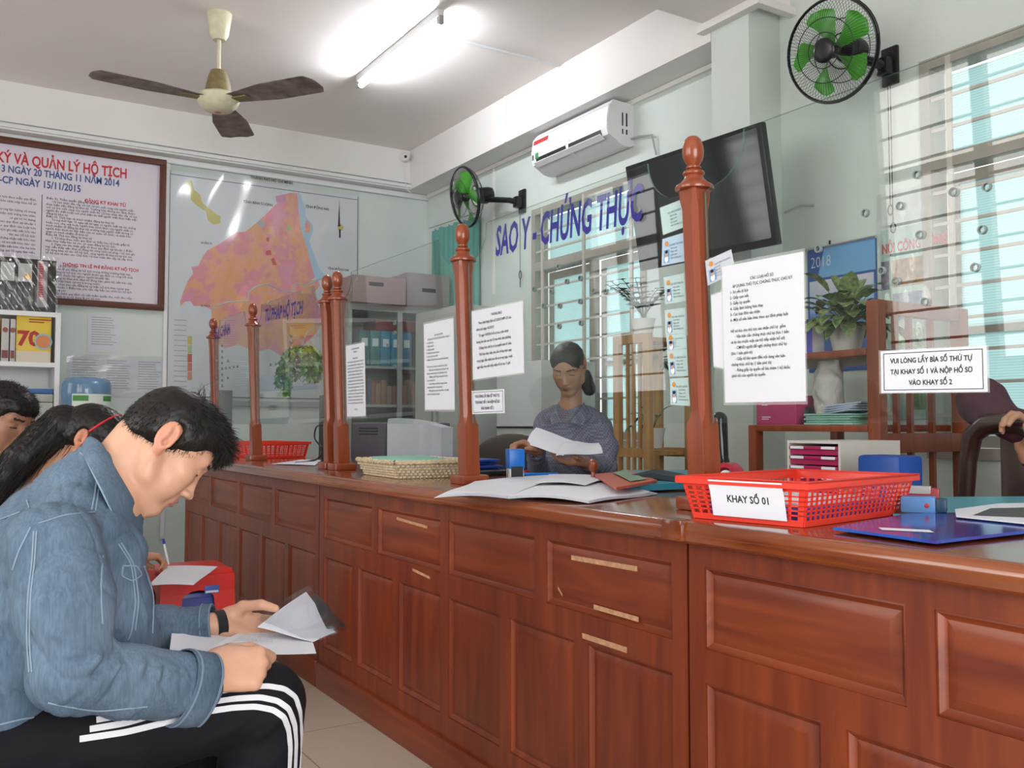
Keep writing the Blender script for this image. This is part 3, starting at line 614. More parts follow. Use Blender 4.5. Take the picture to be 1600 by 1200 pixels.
# ============================================================ smooth solid modelling for bodies and cloth: distance fields turned into one closed surface
class Sdf:
    def __init__(s, lo, hi, h):
        s.h = h; s.lo = np.array(lo, float); s.n = [int((hi[i]-lo[i])/h)+2 for i in range(3)]
        s.ax = [np.arange(s.n[i])*h+lo[i] for i in range(3)]
        s.d = np.full(s.n, 0.5, np.float32)
    def _sl(s, c, R_):
        out = []
        for i in range(3):
            a = max(0, int((c[i]-R_-s.lo[i])/s.h)); b = min(s.n[i], int((c[i]+R_-s.lo[i])/s.h)+2)
            if a >= b: return None
            out.append(slice(a, b))
        return tuple(out)
    def _apply(s, sl, d, k, op):
        o = s.d[sl]
        if op == '+':
            if k > 0: h = np.clip(0.5+0.5*(o-d)/k, 0, 1); s.d[sl] = o*(1-h)+d*h-k*h*(1-h)
            else: s.d[sl] = np.minimum(o, d)
        else:
            if k > 0: h = np.clip(0.5-0.5*(o+d)/k, 0, 1); s.d[sl] = o*(1-h)-d*h+k*h*(1-h)
            else: s.d[sl] = np.maximum(o, -d)
    def ell(s, c, r, F_=None, k=0.01, op='+'):
        R_ = max(r)+k+2*s.h; sl = s._sl(c, R_)
        if sl is None: return s
        X, Y, Z = np.meshgrid(*[s.ax[i][sl[i]]-c[i] for i in range(3)], indexing='ij')
        if F_ is None: q = (X, Y, Z)
        else: q = [X*f[0]+Y*f[1]+Z*f[2] for f in F_]
        k0 = np.sqrt(sum((q[i]/r[i])**2 for i in range(3)))+1e-9; k1 = np.sqrt(sum((q[i]/r[i]**2)**2 for i in range(3)))+1e-9
        s._apply(sl, (k0*(k0-1)/k1).astype(np.float32), k, op); return s
    def cap(s, a, b, ra, rb=None, k=0.01, op='+', flat=None, fs=1.0):
        rb = ra if rb is None else rb; a = np.array(a, float); b = np.array(b, float); c = (a+b)/2
        R_ = np.linalg.norm(b-a)/2+max(ra, rb)*max(1, fs)+k+2*s.h; sl = s._sl(c, R_)
        if sl is None: return s
        X, Y, Z = np.meshgrid(*[s.ax[i][sl[i]]-a[i] for i in range(3)], indexing='ij')
        ab = b-a; L2 = ab.dot(ab)+1e-12
        t = np.clip((X*ab[0]+Y*ab[1]+Z*ab[2])/L2, 0, 1)
        px, py, pz = X-t*ab[0], Y-t*ab[1], Z-t*ab[2]
        if flat is not None:      # scale the section by fs along the direction flat
            f = np.array(flat, float); f /= np.linalg.norm(f); w_ = px*f[0]+py*f[1]+pz*f[2]; m_ = w_*(1/fs-1)
            px = px+m_*f[0]; py = py+m_*f[1]; pz = pz+m_*f[2]
        d = np.sqrt(px*px+py*py+pz*pz)-(ra+(rb-ra)*t)
        if flat is not None and fs < 1: d = d*(0.5+0.5*fs)
        s._apply(sl, d.astype(np.float32), k, op); return s
    def chain(s, pts, rs, k=0.01, **kw):
        for i in range(len(pts)-1): s.cap(pts[i], pts[i+1], rs[i], rs[i+1], k, **kw)
        return s
    def plane(s, c, n, k=0.0):    # cut away what lies on the side the normal points to
        X, Y, Z = np.meshgrid(*[s.ax[i]-c[i] for i in range(3)], indexing='ij', sparse=True)
        d = -(X*n[0]+Y*n[1]+Z*n[2]).astype(np.float32)
        s._apply((slice(None),)*3, d, k, '-'); return s
    def mesh(s):
        d = s.d; ins = d < 0
        nx, ny, nz = s.n
        cs = np.zeros((nx-1, ny-1, nz-1), np.int8)
        for i in (0, 1):
            for j in (0, 1):
                for k in (0, 1): cs += ins[i:nx-1+i, j:ny-1+j, k:nz-1+k]
        act = (cs > 0) & (cs < 8); I = np.argwhere(act); idx = np.full(act.shape, -1, np.int64); idx[tuple(I.T)] = np.arange(len(I))
        P = np.zeros((len(I), 3)); cnt = np.zeros(len(I))
        for ax in range(3):
            o1, o2 = [a for a in range(3) if a != ax]
            for p in (0, 1):
                for q in (0, 1):
                    A = I.copy(); A[:, o1] += p; A[:, o2] += q; B = A.copy(); B[:, ax] += 1
                    da = d[tuple(A.T)]; db = d[tuple(B.T)]; m_ = (da < 0) != (db < 0)
                    t = np.where(m_, da/(da-db+1e-12), 0)
                    pt = (A-I).astype(float); pt[:, ax] += t
                    P[m_] += pt[m_]; cnt[m_] += 1
        V = (P/cnt[:, None]+I)*s.h+s.lo
        Fs = []
        for ax in range(3):
            o1, o2 = (ax+1) % 3, (ax+2) % 3
            A = np.argwhere(np.diff(ins.astype(np.int8), axis=ax) != 0)
            A = A[(A[:, o1] > 0) & (A[:, o2] > 0) & (A[:, o1] < s.n[o1]-1) & (A[:, o2] < s.n[o2]-1)]
            if not len(A): continue
            def g(p, q): B = A.copy(); B[:, o1] -= p; B[:, o2] -= q; return idx[tuple(B.T)]
            q4 = np.stack([g(1, 1), g(0, 1), g(0, 0), g(1, 0)], 1)
            fl = ~ins[tuple(A.T)]; q4[fl] = q4[fl][:, ::-1]
            Fs.append(q4)
        return V, np.concatenate(Fs)
def relax(V, F, it=2, lam=0.5):
    n = len(V); E = np.concatenate([F[:, [0, 1]], F[:, [1, 2]], F[:, [2, 3]], F[:, [3, 0]]])
    for _ in range(it):
        acc = np.zeros_like(V); c = np.zeros(n)
        for k in range(3): acc[:, k] = np.bincount(E[:, 0], V[E[:, 1], k], n)+np.bincount(E[:, 1], V[E[:, 0], k], n)
        c = np.bincount(E[:, 0], minlength=n)+np.bincount(E[:, 1], minlength=n)
        V = V+(acc/np.maximum(c, 1)[:, None]-V)*lam
    return V
def normals(V, F):
    a = V[F[:, 2]]-V[F[:, 0]]; b = V[F[:, 3]]-V[F[:, 1]]; fn = np.cross(a, b); N = np.zeros_like(V)
    for k in range(4):
        for c in range(3): N[:, c] += np.bincount(F[:, k], fn[:, c], len(V))
    return N/(np.linalg.norm(N, axis=1)[:, None]+1e-12)
def vnoise(P, s, seed=0):    # cheap smooth value noise from warped sines, about -1..1
    r = np.random.RandomState(seed); out = np.zeros(len(P)); q = P*s
    q = q+0.6*np.sin(q[:, [1, 2, 0]]*1.3+r.rand(3)*6)
    for _ in range(5): d_ = r.randn(3); out += np.sin(q @ d_*1.5+r.rand()*6.28)
    return out/3.2
def sdf_obj(S, name, mats, parent, it=2, zone=None, disp=None):
    V, F = S.mesh(); V = relax(V, F, it)
    if disp is not None: N = normals(V, F); V = V+N*disp(V, N)[:, None]
    off = OFF[parent.name] if parent else Vector((0, 0, 0))
    me = bpy.data.meshes.new(name); me.vertices.add(len(V)); me.vertices.foreach_set('co', (V-np.array(off)).astype(np.float32).ravel())
    me.loops.add(F.size); me.loops.foreach_set('vertex_index', F.astype(np.int32).ravel())
    me.polygons.add(len(F)); me.polygons.foreach_set('loop_start', np.arange(0, F.size, 4, dtype=np.int32)); me.polygons.foreach_set('loop_total', np.full(len(F), 4, np.int32))
    me.polygons.foreach_set('use_smooth', np.ones(len(F), bool))
    for m_ in (mats if isinstance(mats, (list, tuple)) else [mats]): me.materials.append(m_)
    if zone is not None: c = V[F].mean(1); me.polygons.foreach_set('material_index', zone(c).astype(np.int32))
    me.update(); me.validate()
    o = bpy.data.objects.new(name, me); COL.objects.link(o)
    if parent: o.parent = parent
    OFF[o.name] = off
    return o, V, F
def A3(v): return np.array(v, float)
class HeadF:   # head frame: origin between the ears, f = face direction, u = up, l = the head's own left
    def __init__(s, O, f, u, sc=1.0):
        s.O = A3(O); s.f = A3(f)/np.linalg.norm(f); u = A3(u)-s.f*np.dot(u, s.f); s.u = u/np.linalg.norm(u); s.l = np.cross(s.u, s.f); s.sc = sc; s.F = (s.f, s.l, s.u)
    def p(s, x, y, z): return s.O+s.sc*(x*s.f+y*s.l+z*s.u)
    def loc(s, V): q = (V-s.O)/s.sc; return q @ s.f, q @ s.l, q @ s.u
def head(S, H, neck_to, neck_r=0.056, female=False, ears=True):
    p, c, F_ = H.p, H.sc, H.F
    def E(x, y, z, rx, ry, rz, k=0.012, op='+', F2=None): S.ell(p(x, y, z), (rx*c, ry*c, rz*c), F2 or F_, k*c, op)
    def C(a, b, ra, rb, k=0.01, op='+'): S.cap(p(*a), p(*b), ra*c, rb*c, k*c, op)
    E(0.004, 0, 0.036, 0.090, 0.072, 0.070); E(0.026, 0, 0.030, 0.068, 0.066, 0.062, 0.02)
    E(0.044, 0, -0.028, 0.054, 0.056, 0.074, 0.025)                      # face block
    for y in (-1, 1):
        C((0.000, 0.056*y, -0.035), (0.020, 0.050*y, -0.068), 0.016, 0.015, 0.02); C((0.020, 0.050*y, -0.068), (0.080, 0.018*y, -0.096), 0.015, 0.015, 0.02)
        E(0.062, 0.043*y, -0.018, 0.024, 0.022, 0.018, 0.022)             # cheekbone
        E(0.060, 0.034*y, -0.052, 0.026, 0.022, 0.028, 0.02)
        C((0.086, 0.012*y, 0.027), (0.076, 0.046*y, 0.026), 0.009, 0.008, 0.014)   # brow
        E(0.097, 0.033*y, 0.007, 0.0145, 0.0165, 0.011, 0.012, '-')       # socket
        E(0.0775, 0.032*y, 0.006, 0.0145, 0.0155, 0.0125, 0.003)          # lidded eye
        E(0.106, 0.0125*y, -0.034, 0.0095, 0.0075, 0.0072, 0.005)         # nostril wing
        E(0.109, 0.007*y, -0.0425, 0.0035, 0.003, 0.003, 0.001, '-')
    C((0.090, 0, 0.014), (0.108, 0, -0.022), 0.0065, 0.0085, 0.010); E(0.115, 0, -0.031, 0.0095, 0.0095, 0.0085, 0.008)
    E(0.091, 0, -0.060, 0.015, 0.025, 0.019, 0.014)                       # muzzle
    E(0.1035, 0, -0.056, 0.0075, 0.019, 0.0048, 0.003); E(0.1015, 0, -0.0665, 0.0085, 0.0165, 0.006, 0.003)   # lips
    E(0.115, 0, -0.0612, 0.010, 0.022, 0.0011, 0.001, '-')
    E(0.087, 0, -0.095, 0.0165, 0.021, 0.0150, 0.014)                     # chin
    E(0.040, 0, -0.085, 0.044, 0.032, 0.017, 0.02)
    if ears:
        for y in (-1, 1):
            f2 = A3(H.f)*0.97+A3(H.l)*(-0.25)*y*-1; f2 /= np.linalg.norm(f2); l2 = np.cross(H.u, f2); F2 = (f2, l2, H.u)
            up = A3(H.u)*0.97-A3(H.f)*0.22; up /= np.linalg.norm(up); fe = np.cross(l2, up); F2 = (fe, l2, up)
            E(-0.014, 0.074*y, 0.006, 0.0195, 0.0085, 0.032, 0.004, '+', F2); E(-0.006, 0.071*y, -0.024, 0.010, 0.006, 0.010, 0.006, '+', F2)
            E(-0.012, 0.083*y, 0.010, 0.0125, 0.0075, 0.022, 0.003, '-', F2); E(-0.008, 0.083*y, -0.006, 0.007, 0.010, 0.009, 0.003, '-', F2)
            E(-0.018, 0.0765*y, 0.010, 0.0055, 0.005, 0.017, 0.004, '+', F2)
            E(0.001, 0.073*y, -0.005, 0.004, 0.005, 0.006, 0.003, '+', F2)
    # neck
    S.cap(p(-0.030, 0, -0.030), neck_to, neck_r*c, neck_r*1.1*c, 0.022*c)
def hand(S, W, D, N, T, curls, spread=0.03, thumb=((0.03, 0.035, 0.02), (0.058, 0.050, 0.03), (0.080, 0.050, 0.036)), sc=1.0, wr=0.027):
    """W wrist, D towards the fingers, N palm side, T thumb side; curls = per finger (a1,a2,a3) degrees towards N, index first; thumb = joints in (D,T,N)"""
    W = A3(W); D = A3(D)/np.linalg.norm(D); N = A3(N)-D*np.dot(N, D); N /= np.linalg.norm(N); T_ = np.cross(D, N); T_ = T_ if np.dot(T_, T) > 0 else -T_
    q = lambda d, t, n: W+sc*(d*D+t*T_+n*N)
    # palm
    S.cap(q(-0.02, 0, 0), q(0.01, 0, 0), wr*sc, 0.026*sc, 0.01, flat=N, fs=0.78)
    for t in (0.026, 0.009, -0.009, -0.025): S.cap(q(0.012, t*0.7, 0), q(0.082-0.25*abs(t-0.01), t, 0), 0.0145*sc, 0.0125*sc, 0.012*sc)
    S.cap(q(0.015, 0.022, 0.008), q(0.05, 0.030, 0.010), 0.016*sc, 0.012*sc, 0.012*sc); S.cap(q(0.015, -0.020, 0.008), q(0.055, -0.024, 0.006), 0.013*sc, 0.010*sc, 0.012*sc)
    F = ((0.027, 0.090, (0.043, 0.025, 0.020), 0.0098), (0.009, 0.094, (0.047, 0.029, 0.021), 0.0100), (-0.009, 0.089, (0.044, 0.027, 0.021), 0.0095), (-0.026, 0.080, (0.034, 0.020, 0.018), 0.0085))
    tips = []
    for i, (t, d, ls, r) in enumerate(F):
        a = 0; P = q(d-0.006, t, 0.0); sp = spread*(1.5-i); pts = [P]; rs = [r*1.12*sc]
        for j in range(3):
            a += math.radians(curls[i][j]); dr = math.cos(a)*(D*math.cos(sp)+T_*math.sin(sp))+math.sin(a)*N
            P = P+dr*ls[j]*sc; pts.append(P); rs.append(r*(1.02, 0.95, 0.80)[j]*sc)
        for j in range(3): S.cap(pts[j], pts[j+1], rs[j], rs[j+1], 0.0035 if j else 0.006)
        tips.append((pts[-2], pts[-1]))
    tb = [q(0.018, 0.020, 0.006)]+[q(*x) for x in thumb]
    S.cap(tb[0], tb[1], 0.0165*sc, 0.0125*sc, 0.010); S.cap(tb[1], tb[2], 0.0120*sc, 0.0112*sc, 0.004); S.cap(tb[2], tb[3], 0.0112*sc, 0.0085*sc, 0.003)
    tips.append((tb[2], tb[3])); return tips
def strands(name, mt, parent, roots, dirs, lens, r=0.0012, droop=0.3, seg=4, jit=0.25, up=(0, 0, 1)):
    """hair locks: tapered three-sided tufts growing from roots along dirs, bending down"""
    n = len(roots); R_ = A3(roots); D = A3(dirs)+np.random.randn(n, 3)*jit; D /= np.linalg.norm(D, axis=1)[:, None]+1e-9; L_ = np.asarray(lens)*np.random.uniform(0.7, 1.15, n)
    ring = []; P = R_.copy()
    side = np.cross(D, np.random.randn(n, 3)); side /= np.linalg.norm(side, axis=1)[:, None]+1e-9; s2 = np.cross(D, side)
    V = []; 
    for j in range(seg+1):
        t = j/seg; rr = r*(1-t*0.85)
        for k in range(3): a = 2*PI*k/3; V.append(P+(side*math.cos(a)+s2*math.sin(a))*rr)
        D2 = D-A3(up)*droop*t; D2 /= np.linalg.norm(D2, axis=1)[:, None]; P = P+D2*(L_/seg)[:, None]
    V = np.stack(V, 1); m_ = 3*(seg+1); F = []
    base = []
    for j in range(seg):
        for k in range(3): base.append((j*3+k, j*3+(k+1) % 3, (j+1)*3+(k+1) % 3, (j+1)*3+k))
    B = np.array(base); F = (B[None]+(np.arange(n)*m_)[:, None, None]).reshape(-1, 4)
    off = OFF[parent.name]; me = bpy.data.meshes.new(name); VV = V.reshape(-1, 3)-np.array(off)
    me.vertices.add(len(VV)); me.vertices.foreach_set('co', VV.astype(np.float32).ravel()); me.loops.add(F.size); me.loops.foreach_set('vertex_index', F.astype(np.int32).ravel())
    me.polygons.add(len(F)); me.polygons.foreach_set('loop_start', np.arange(0, F.size, 4, dtype=np.int32)); me.polygons.foreach_set('loop_total', np.full(len(F), 4, np.int32)); me.polygons.foreach_set('use_smooth', np.ones(len(F), bool))
    me.materials.append(mt); me.update(); o = bpy.data.objects.new(name, me); COL.objects.link(o); o.parent = parent; OFF[o.name] = off
    return o
def join_into(dst, src):   # append the mesh of src to dst (same parent space) and drop src
    k = len(dst.data.materials); dst.data.materials.append(src.data.materials[0]); src.data.polygons.foreach_set('material_index', [k]*len(src.data.polygons))
    bm = bmesh.new(); bm.from_mesh(dst.data)
    bm.from_mesh(src.data); bm.to_mesh(dst.data); bm.free(); bpy.data.objects.remove(src)
def skin_mats(pre, col):
    a = mat(pre+'_skin', col, 0.42, sss=0.12, spec=0.4, noise=0.05, nscale=30, bump=0.05, bscale=300)
    b = mat(pre+'_lips', (col[0]*0.72, col[1]*0.50, col[2]*0.55), 0.4)
    c = mat(pre+'_brow', (0.018, 0.014, 0.012), 0.7)
    d = mat(pre+'_ear', (col[0]*0.98, col[1]*0.78, col[2]*0.75), 0.45, sss=0.15)
    return [a, b, c, d]
def face_zone(H):
    def z(c):
        x, y, w_ = H.loc(c); o = np.zeros(len(c))
        o[(x > 0.094) & (np.abs(y) < 0.021) & (w_ < -0.0515) & (w_ > -0.0725)] = 1
        ay = np.abs(y)
        o[(x > 0.05) & (ay > 0.013) & (ay < 0.047) & (np.abs(w_-0.0285+0.06*(ay-0.028)**2*10) < 0.0035)] = 2      # brows
        o[(x > 0.06) & (ay > 0.020) & (ay < 0.045) & (np.abs(w_-0.0010+0.10*np.abs(ay-0.032)) < 0.0016)] = 2       # lash line of the lowered lids
        o[(ay > 0.070) & (x < 0.02) & (x > -0.05) & (w_ > -0.035) & (w_ < 0.05)] = 3
        return o
    return z
M_hair = mat('black_hair', (0.009, 0.007, 0.006), 0.42, spec=0.35, noise=0.4, nscale=60)
# ============================================================ the young man in the denim jacket (his front faces +X, his left is +Y)
def P_(u, v, y): return A3(atY(u, v, y))
man = thing('person', 'young man in a blue denim jacket and black striped track trousers, bowed over papers', 'person', (0.2, 1.9, 0))
Hm = HeadF(P_(266, 692, 1.825)+A3((0, 0.075, 0)), (0.66, 0.0, -0.75), (0.75, 0, 0.66), 1.0)
neckb = P_(138, 792, 1.90)
S = Sdf((-0.30, 1.55, 0.50), (0.85, 2.30, 1.22), 0.0033)
head(S, Hm, neckb, 0.051)
S.chain([P_(165, 755, 1.895), P_(120, 830, 1.9)], [0.046, 0.055], 0.02)
S.chain([P_(150, 800, 1.9), P_(70, 900, 1.9), P_(40, 1050, 1.9)], [0.08, 0.11, 0.11], 0.03, flat=(0, 1, 0), fs=1.3)   # trunk under the jacket
RS, RE, RW = P_(75, 870, 1.715), P_(108, 1062, 1.665), P_(328, 1047, 1.735)
LS, LE, LW = P_(120, 880, 2.10), P_(165, 1015, 2.13), P_(345, 976, 2.03)
S.chain([RS, RE, RW], [0.045, 0.04, 0.028], 0.02); S.chain([LS, LE, LW], [0.045, 0.034, 0.022], 0.02)
tipsR = hand(S, RW, (1, -0.02, -0.10), (0.05, 0.85, -0.45), (0, 0.4, 1), ((48, 70, 35), (62, 80, 45), (66, 85, 45), (66, 85, 50)), 0.0, thumb=((0.036, 0.036, 0.016), (0.074, 0.040, 0.020), (0.104, 0.030, 0.022)), sc=1.10, wr=0.029)
tipsL = hand(S, LW, (1, 0.02, -0.24), (0.0, -0.70, 0.70), (0, 1, 0.4), ((0, 4, 4), (0, 4, 4), (0, 6, 4), (0, 8, 6)), 0.02, thumb=((0.034, 0.026, 0.036), (0.062, 0.014, 0.066), (0.088, 0.000, 0.078)), sc=1.02, wr=0.024)
MS = skin_mats('light', (0.58, 0.33, 0.225))
body, Vb, Fb = sdf_obj(S, 'body', MS, man, 1, face_zone(Hm))
body['label'] = 'bowed head, neck and two hands of the seated man'
bvh_body = BVHTree.FromPolygons([tuple(v) for v in Vb], Fb.tolist())
# hair: a close cap with a longer textured top falling over the forehead
S = Sdf(Hm.O-0.20, Hm.O+0.22, 0.0035)
def hE(x, y, z, rx, ry, rz, k=0.01, op='+'): S.ell(Hm.p(x, y, z), (rx, ry, rz), Hm.F, k, op)
hE(0.004, 0, 0.040, 0.094, 0.079, 0.076); hE(0.035, 0, 0.062, 0.072, 0.066, 0.050, 0.02); hE(0.062, 0, 0.066, 0.042, 0.056, 0.030, 0.02); hE(-0.038, 0, 0.002, 0.050, 0.066, 0.054, 0.02)
hE(0.108, 0, -0.035, 0.085, 0.11, 0.076, 0.010, '-')            # face
for y in (-1, 1):
    hE(0.045, 0.095*y, -0.032, 0.050, 0.045, 0.050, 0.008, '-'); hE(-0.012, 0.082*y, 0.004, 0.022, 0.02, 0.036, 0.006, '-')
    hE(0.105, 0.060*y, 0.025, 0.050, 0.040, 0.034, 0.012, '-'); hE(-0.035, 0.085*y, -0.055, 0.05, 0.05, 0.035, 0.01, '-')
S.plane(Hm.p(-0.05, 0, -0.046), -Hm.u*0.85-Hm.f*0.3, 0.01)
def hd(V, N): q = V; return 0.0010*vnoise(q, 90, 3)+0.0006*vnoise(q, 240, 5)
hair, Vh, Fh = sdf_obj(S, 'hair', M_hair, man, 1, None, hd)
x, y, z = Hm.loc(Vh); Nh = normals(Vh, Fh)
out = np.linalg.norm(Vh-Hm.p(0, 0, 0.03), axis=1)
ok = np.where((out > 0.07) & (z > -0.06))[0]; pick = np.random.choice(ok, 5200)
xx, yy, zz = x[pick], y[pick], z[pick]
top = np.clip((zz-0.045)/0.05, 0, 1)[:, None]
comb = (Hm.f[None]*1.0-Hm.u[None]*0.05)*top+(-Hm.u[None]*0.9+Hm.f[None]*0.25)*(1-top)
strands('hair_strands', M_hair, man, Vh[pick]-Nh[pick]*0.002, comb*1.0+Nh[pick]*0.28, 0.012+0.014*top[:, 0]+0.006*np.clip((xx-0.05)/0.05, 0, 1)*top[:, 0], 0.0009, 0.0, 3, 0.22)
# fringe over the forehead and some loose hairs on the crown
rt = []; dr = []; le = []
for k in range(420):
    yy_ = random.uniform(-0.058, 0.058); rt.append(Hm.p(random.uniform(0.080, 0.096), yy_, random.uniform(0.054, 0.074))); dr.append(Hm.f*0.30-Hm.u*1.0+Hm.l*random.uniform(-.25, .25)); le.append(random.uniform(0.014, 0.032))
strands('hair_fringe', M_hair, man, rt, dr, le, 0.0012, 0.0, 3, 0.12)
rt = []; dr = []; le = []
for k in range(16): rt.append(Hm.p(random.uniform(-0.03, 0.0), random.uniform(-0.03, 0.03), 0.112)); dr.append(Hm.u*0.8-Hm.f*0.7+Hm.l*random.uniform(-.3, .3)); le.append(random.uniform(0.035, 0.06))
strands('loose_hair', M_hair, man, rt, dr, le, 0.0006, 1.6, 5, 0.15)
# ---- denim jacket
den = bpy.data.materials.new('denim'); den.use_nodes = True; nt = den.node_tree; b = nt.nodes['Principled BSDF']; b.inputs['Roughness'].default_value = 0.85; b.inputs['Sheen Weight'].default_value = 0.0
tc = nt.nodes.new('ShaderNodeTexCoord'); n1 = nt.nodes.new('ShaderNodeTexNoise'); n1.inputs['Scale'].default_value = 5; n1.inputs['Detail'].default_value = 5
n2 = nt.nodes.new('ShaderNodeTexNoise'); n2.inputs['Scale'].default_value = 260; mp = nt.nodes.new('ShaderNodeMapping'); mp.inputs['Scale'].default_value = (1, 1, 0.12)
r1 = nt.nodes.new('ShaderNodeValToRGB'); r1.color_ramp.elements[0].position = 0.32; r1.color_ramp.elements[1].position = 0.68
r1.color_ramp.elements[0].color = (0.048, 0.088, 0.142, 1); r1.color_ramp.elements[1].color = (0.125, 0.185, 0.260, 1)
r2 = nt.nodes.new('ShaderNodeValToRGB'); r2.color_ramp.elements[0].position = 0.35; r2.color_ramp.elements[1].position = 0.65; r2.color_ramp.elements[0].color = (0.84, 0.84, 0.84, 1); r2.color_ramp.elements[1].color = (1.12, 1.12, 1.12, 1)
mx = nt.nodes.new('ShaderNodeMixRGB'); mx.blend_type = 'MULTIPLY'; mx.inputs[0].default_value = 1
L = nt.links; L.new(tc.outputs['Object'], n1.inputs[0]); L.new(tc.outputs['Object'], mp.inputs[0]); L.new(mp.outputs[0], n2.inputs[0]); L.new(n1.outputs[0], r1.inputs[0]); L.new(n2.outputs[0], r2.inputs[0])
L.new(r1.outputs[0], mx.inputs[1]); L.new(r2.outputs[0], mx.inputs[2]); L.new(mx.outputs[0], b.inputs['Base Color'])
bp = nt.nodes.new('ShaderNodeBump'); bp.inputs['Strength'].default_value = 0.25; bp.inputs['Distance'].default_value = 0.001; L.new(n2.outputs[0], bp.inputs['Height']); L.new(bp.outputs[0], b.inputs['Normal'])
M_seam = mat('denim_seam', (0.20, 0.27, 0.35), 0.85); M_seamd = mat('denim_dark', (0.035, 0.07, 0.12), 0.85)
S = Sdf((-0.42, 1.50, 0.38), (0.50, 2.34, 1.16), 0.004)
FY_ = (0, 1, 0)
S.chain([P_(-45, 1130, 1.9), P_(10, 1000, 1.9), P_(70, 880, 1.9)], [0.150, 0.145, 0.118], 0.05, flat=FY_, fs=1.18)
S.ell(P_(78, 872, 1.9), (0.118, 0.20, 0.110), None, 0.05)            # shoulders and upper back
S.chain([P_(120, 850, 1.9), P_(150, 930, 1.9), P_(172, 1010, 1.9)], [0.075, 0.088, 0.090], 0.04, flat=FY_, fs=1.35)     # hanging fronts
S.cap(P_(122, 782, 1.9), P_(95, 815, 1.9), 0.072, 0.085, 0.04)
S.chain([P_(82, 855, 1.72), P_(100, 940, 1.68), P_(112, 1048, 1.655)], [0.078, 0.072, 0.066], 0.03)
S.chain([P_(112, 1052, 1.655), P_(200, 1066, 1.685), P_(296, 1073, 1.725)], [0.064, 0.060, 0.060], 0.018, flat=(0, 1, 0), fs=0.85)
S.chain([P_(120, 870, 2.09), P_(165, 1010, 2.13), P_(250, 985, 2.08), P_(322, 978, 2.045)], [0.075, 0.062, 0.050, 0.047], 0.03)
for (c, r) in ((P_(200, 766, 1.90), 0.052),): S.ell(c, (r, r, r), None, 0.01, '-')   # neck opening
S.cap(P_(205, 772, 1.9), P_(244, 862, 1.9), 0.042, 0.026, 0.012, '-'); S.cap(P_(150, 742, 1.9), P_(128, 770, 1.9), 0.060, 0.075, 0.03)
# open front
S.cap(P_(236, 862, 1.9), P_(292, 1010, 1.9), 0.024, 0.05, 0.012, '-')
S.cap(P_(146, 812, 1.845), P_(188, 862, 1.82), 0.046, 0.046, 0.04); S.cap(P_(112, 800, 1.80), P_(150, 830, 1.79), 0.045, 0.045, 0.03)
S.plane(P_(-20, 1148, 1.9), A3((0.12, 0, -1)), 0.01)
def ridge(V, a, b_, w_, amp, dirn=None):
    # one long fold: a raised ridge along the segment a-b
    a = A3(a); b_ = A3(b_); ab = b_-a; t = np.clip(((V-a) @ ab)/ab.dot(ab), 0, 1); d = np.linalg.norm(V-a-t[:, None]*ab, axis=1)
    return amp*np.exp(-(d/w_)**2)*np.sin(PI*np.clip(t*0.9+0.05, 0, 1))
folds = [((172, 1012), (110, 1068), 1.60, 0.010, 0.008), ((160, 1030), (95, 1100), 1.60, 0.008, 0.007), ((200, 1020), (135, 1100), 1.62, 0.008, 0.007), ((235, 1022), (175, 1108), 1.64, 0.008, 0.007),
         ((262, 1030), (205, 1112), 1.65, 0.008, 0.006), ((60, 985), (150, 1010), 1.60, 0.009, 0.006), ((62, 940), (165, 960), 1.61, 0.010, 0.005), ((55, 900), (160, 905), 1.62, 0.011, 0.005), ((165, 1018), (80, 1030), 1.59, 0.008, 0.006),
         ((182, 860), (170, 985), 1.72, 0.012, 0.010), ((225, 880), (215, 985), 1.78, 0.010, 0.007), ((205, 900), (238, 1000), 1.80, 0.010, 0.007), ((120, 760), (100, 830), 1.73, 0.012, 0.005), ((0, 960), (35, 1100), 1.76, 0.014, 0.009), ((15, 880), (40, 1000), 1.74, 0.012, 0.007),
         ((70, 880), (60, 980), 1.61, 0.012, 0.004), ((260, 975), (320, 965), 2.0, 0.008, 0.005), ((262, 995), (318, 985), 2.0, 0.008, 0.004)]
def jd(V, N):
    o = 0.0015*vnoise(V, 24, 1)+0.0006*vnoise(V, 70, 2)
    q = V*A3((1.2, 0.5, 0.6)); r_ = 1-np.abs(vnoise(q, 19, 11)); o += -0.0050*np.clip(r_, 0, 1)**8; r_ = 1-np.abs(vnoise(q, 34, 12)); o += -0.0030*np.clip(r_, 0, 1)**8
    for (a, b_, yy_, w_, am) in folds:
        o += ridge(V, P_(a[0], a[1], yy_), P_(b_[0], b_[1], yy_), w_*0.85, am*1.6)
        o -= ridge(V, P_(a[0]+12, a[1]+4, yy_), P_(b_[0]+12, b_[1]+4, yy_), w_*0.85, am*1.2)
    return o
jacket, Vj, Fj = sdf_obj(S, 'jacket', [den], man, 1, None, jd)
bvh_j = BVHTree.FromPolygons([tuple(v) for v in Vj], Fj.tolist())
def drape(px, bvh, lift=0.0012, sub=6):
    # follow a drawn seam over the cloth: every point sits on the surface where the line of sight meets it
    out = []
    for i in range(len(px)-1):
        for k in range(sub):
            t = k/sub; out.append((px[i][0]+(px[i+1][0]-px[i][0])*t, px[i][1]+(px[i+1][1]-px[i][1])*t))
    out.append(px[-1]); R_ = []; NN = []
    for u, v in out:
        d = ray(u, v).normalized(); h = bvh.ray_cast(CAMV, d)
        if h[0] is not None:
            n = h[1] if h[1].dot(d) < 0 else -h[1]
            if R_ and (h[0]-R_[-1]).length > 0.06: break
            R_.append(h[0]+n*lift); NN.append(n)
    return R_, NN
def smooth_pts(p, it=2):
    for _ in range(it): p = [p[0]]+[(p[i-1]+p[i]*2+p[i+1])/4 for i in range(1, len(p)-1)]+[p[-1]]
    return p
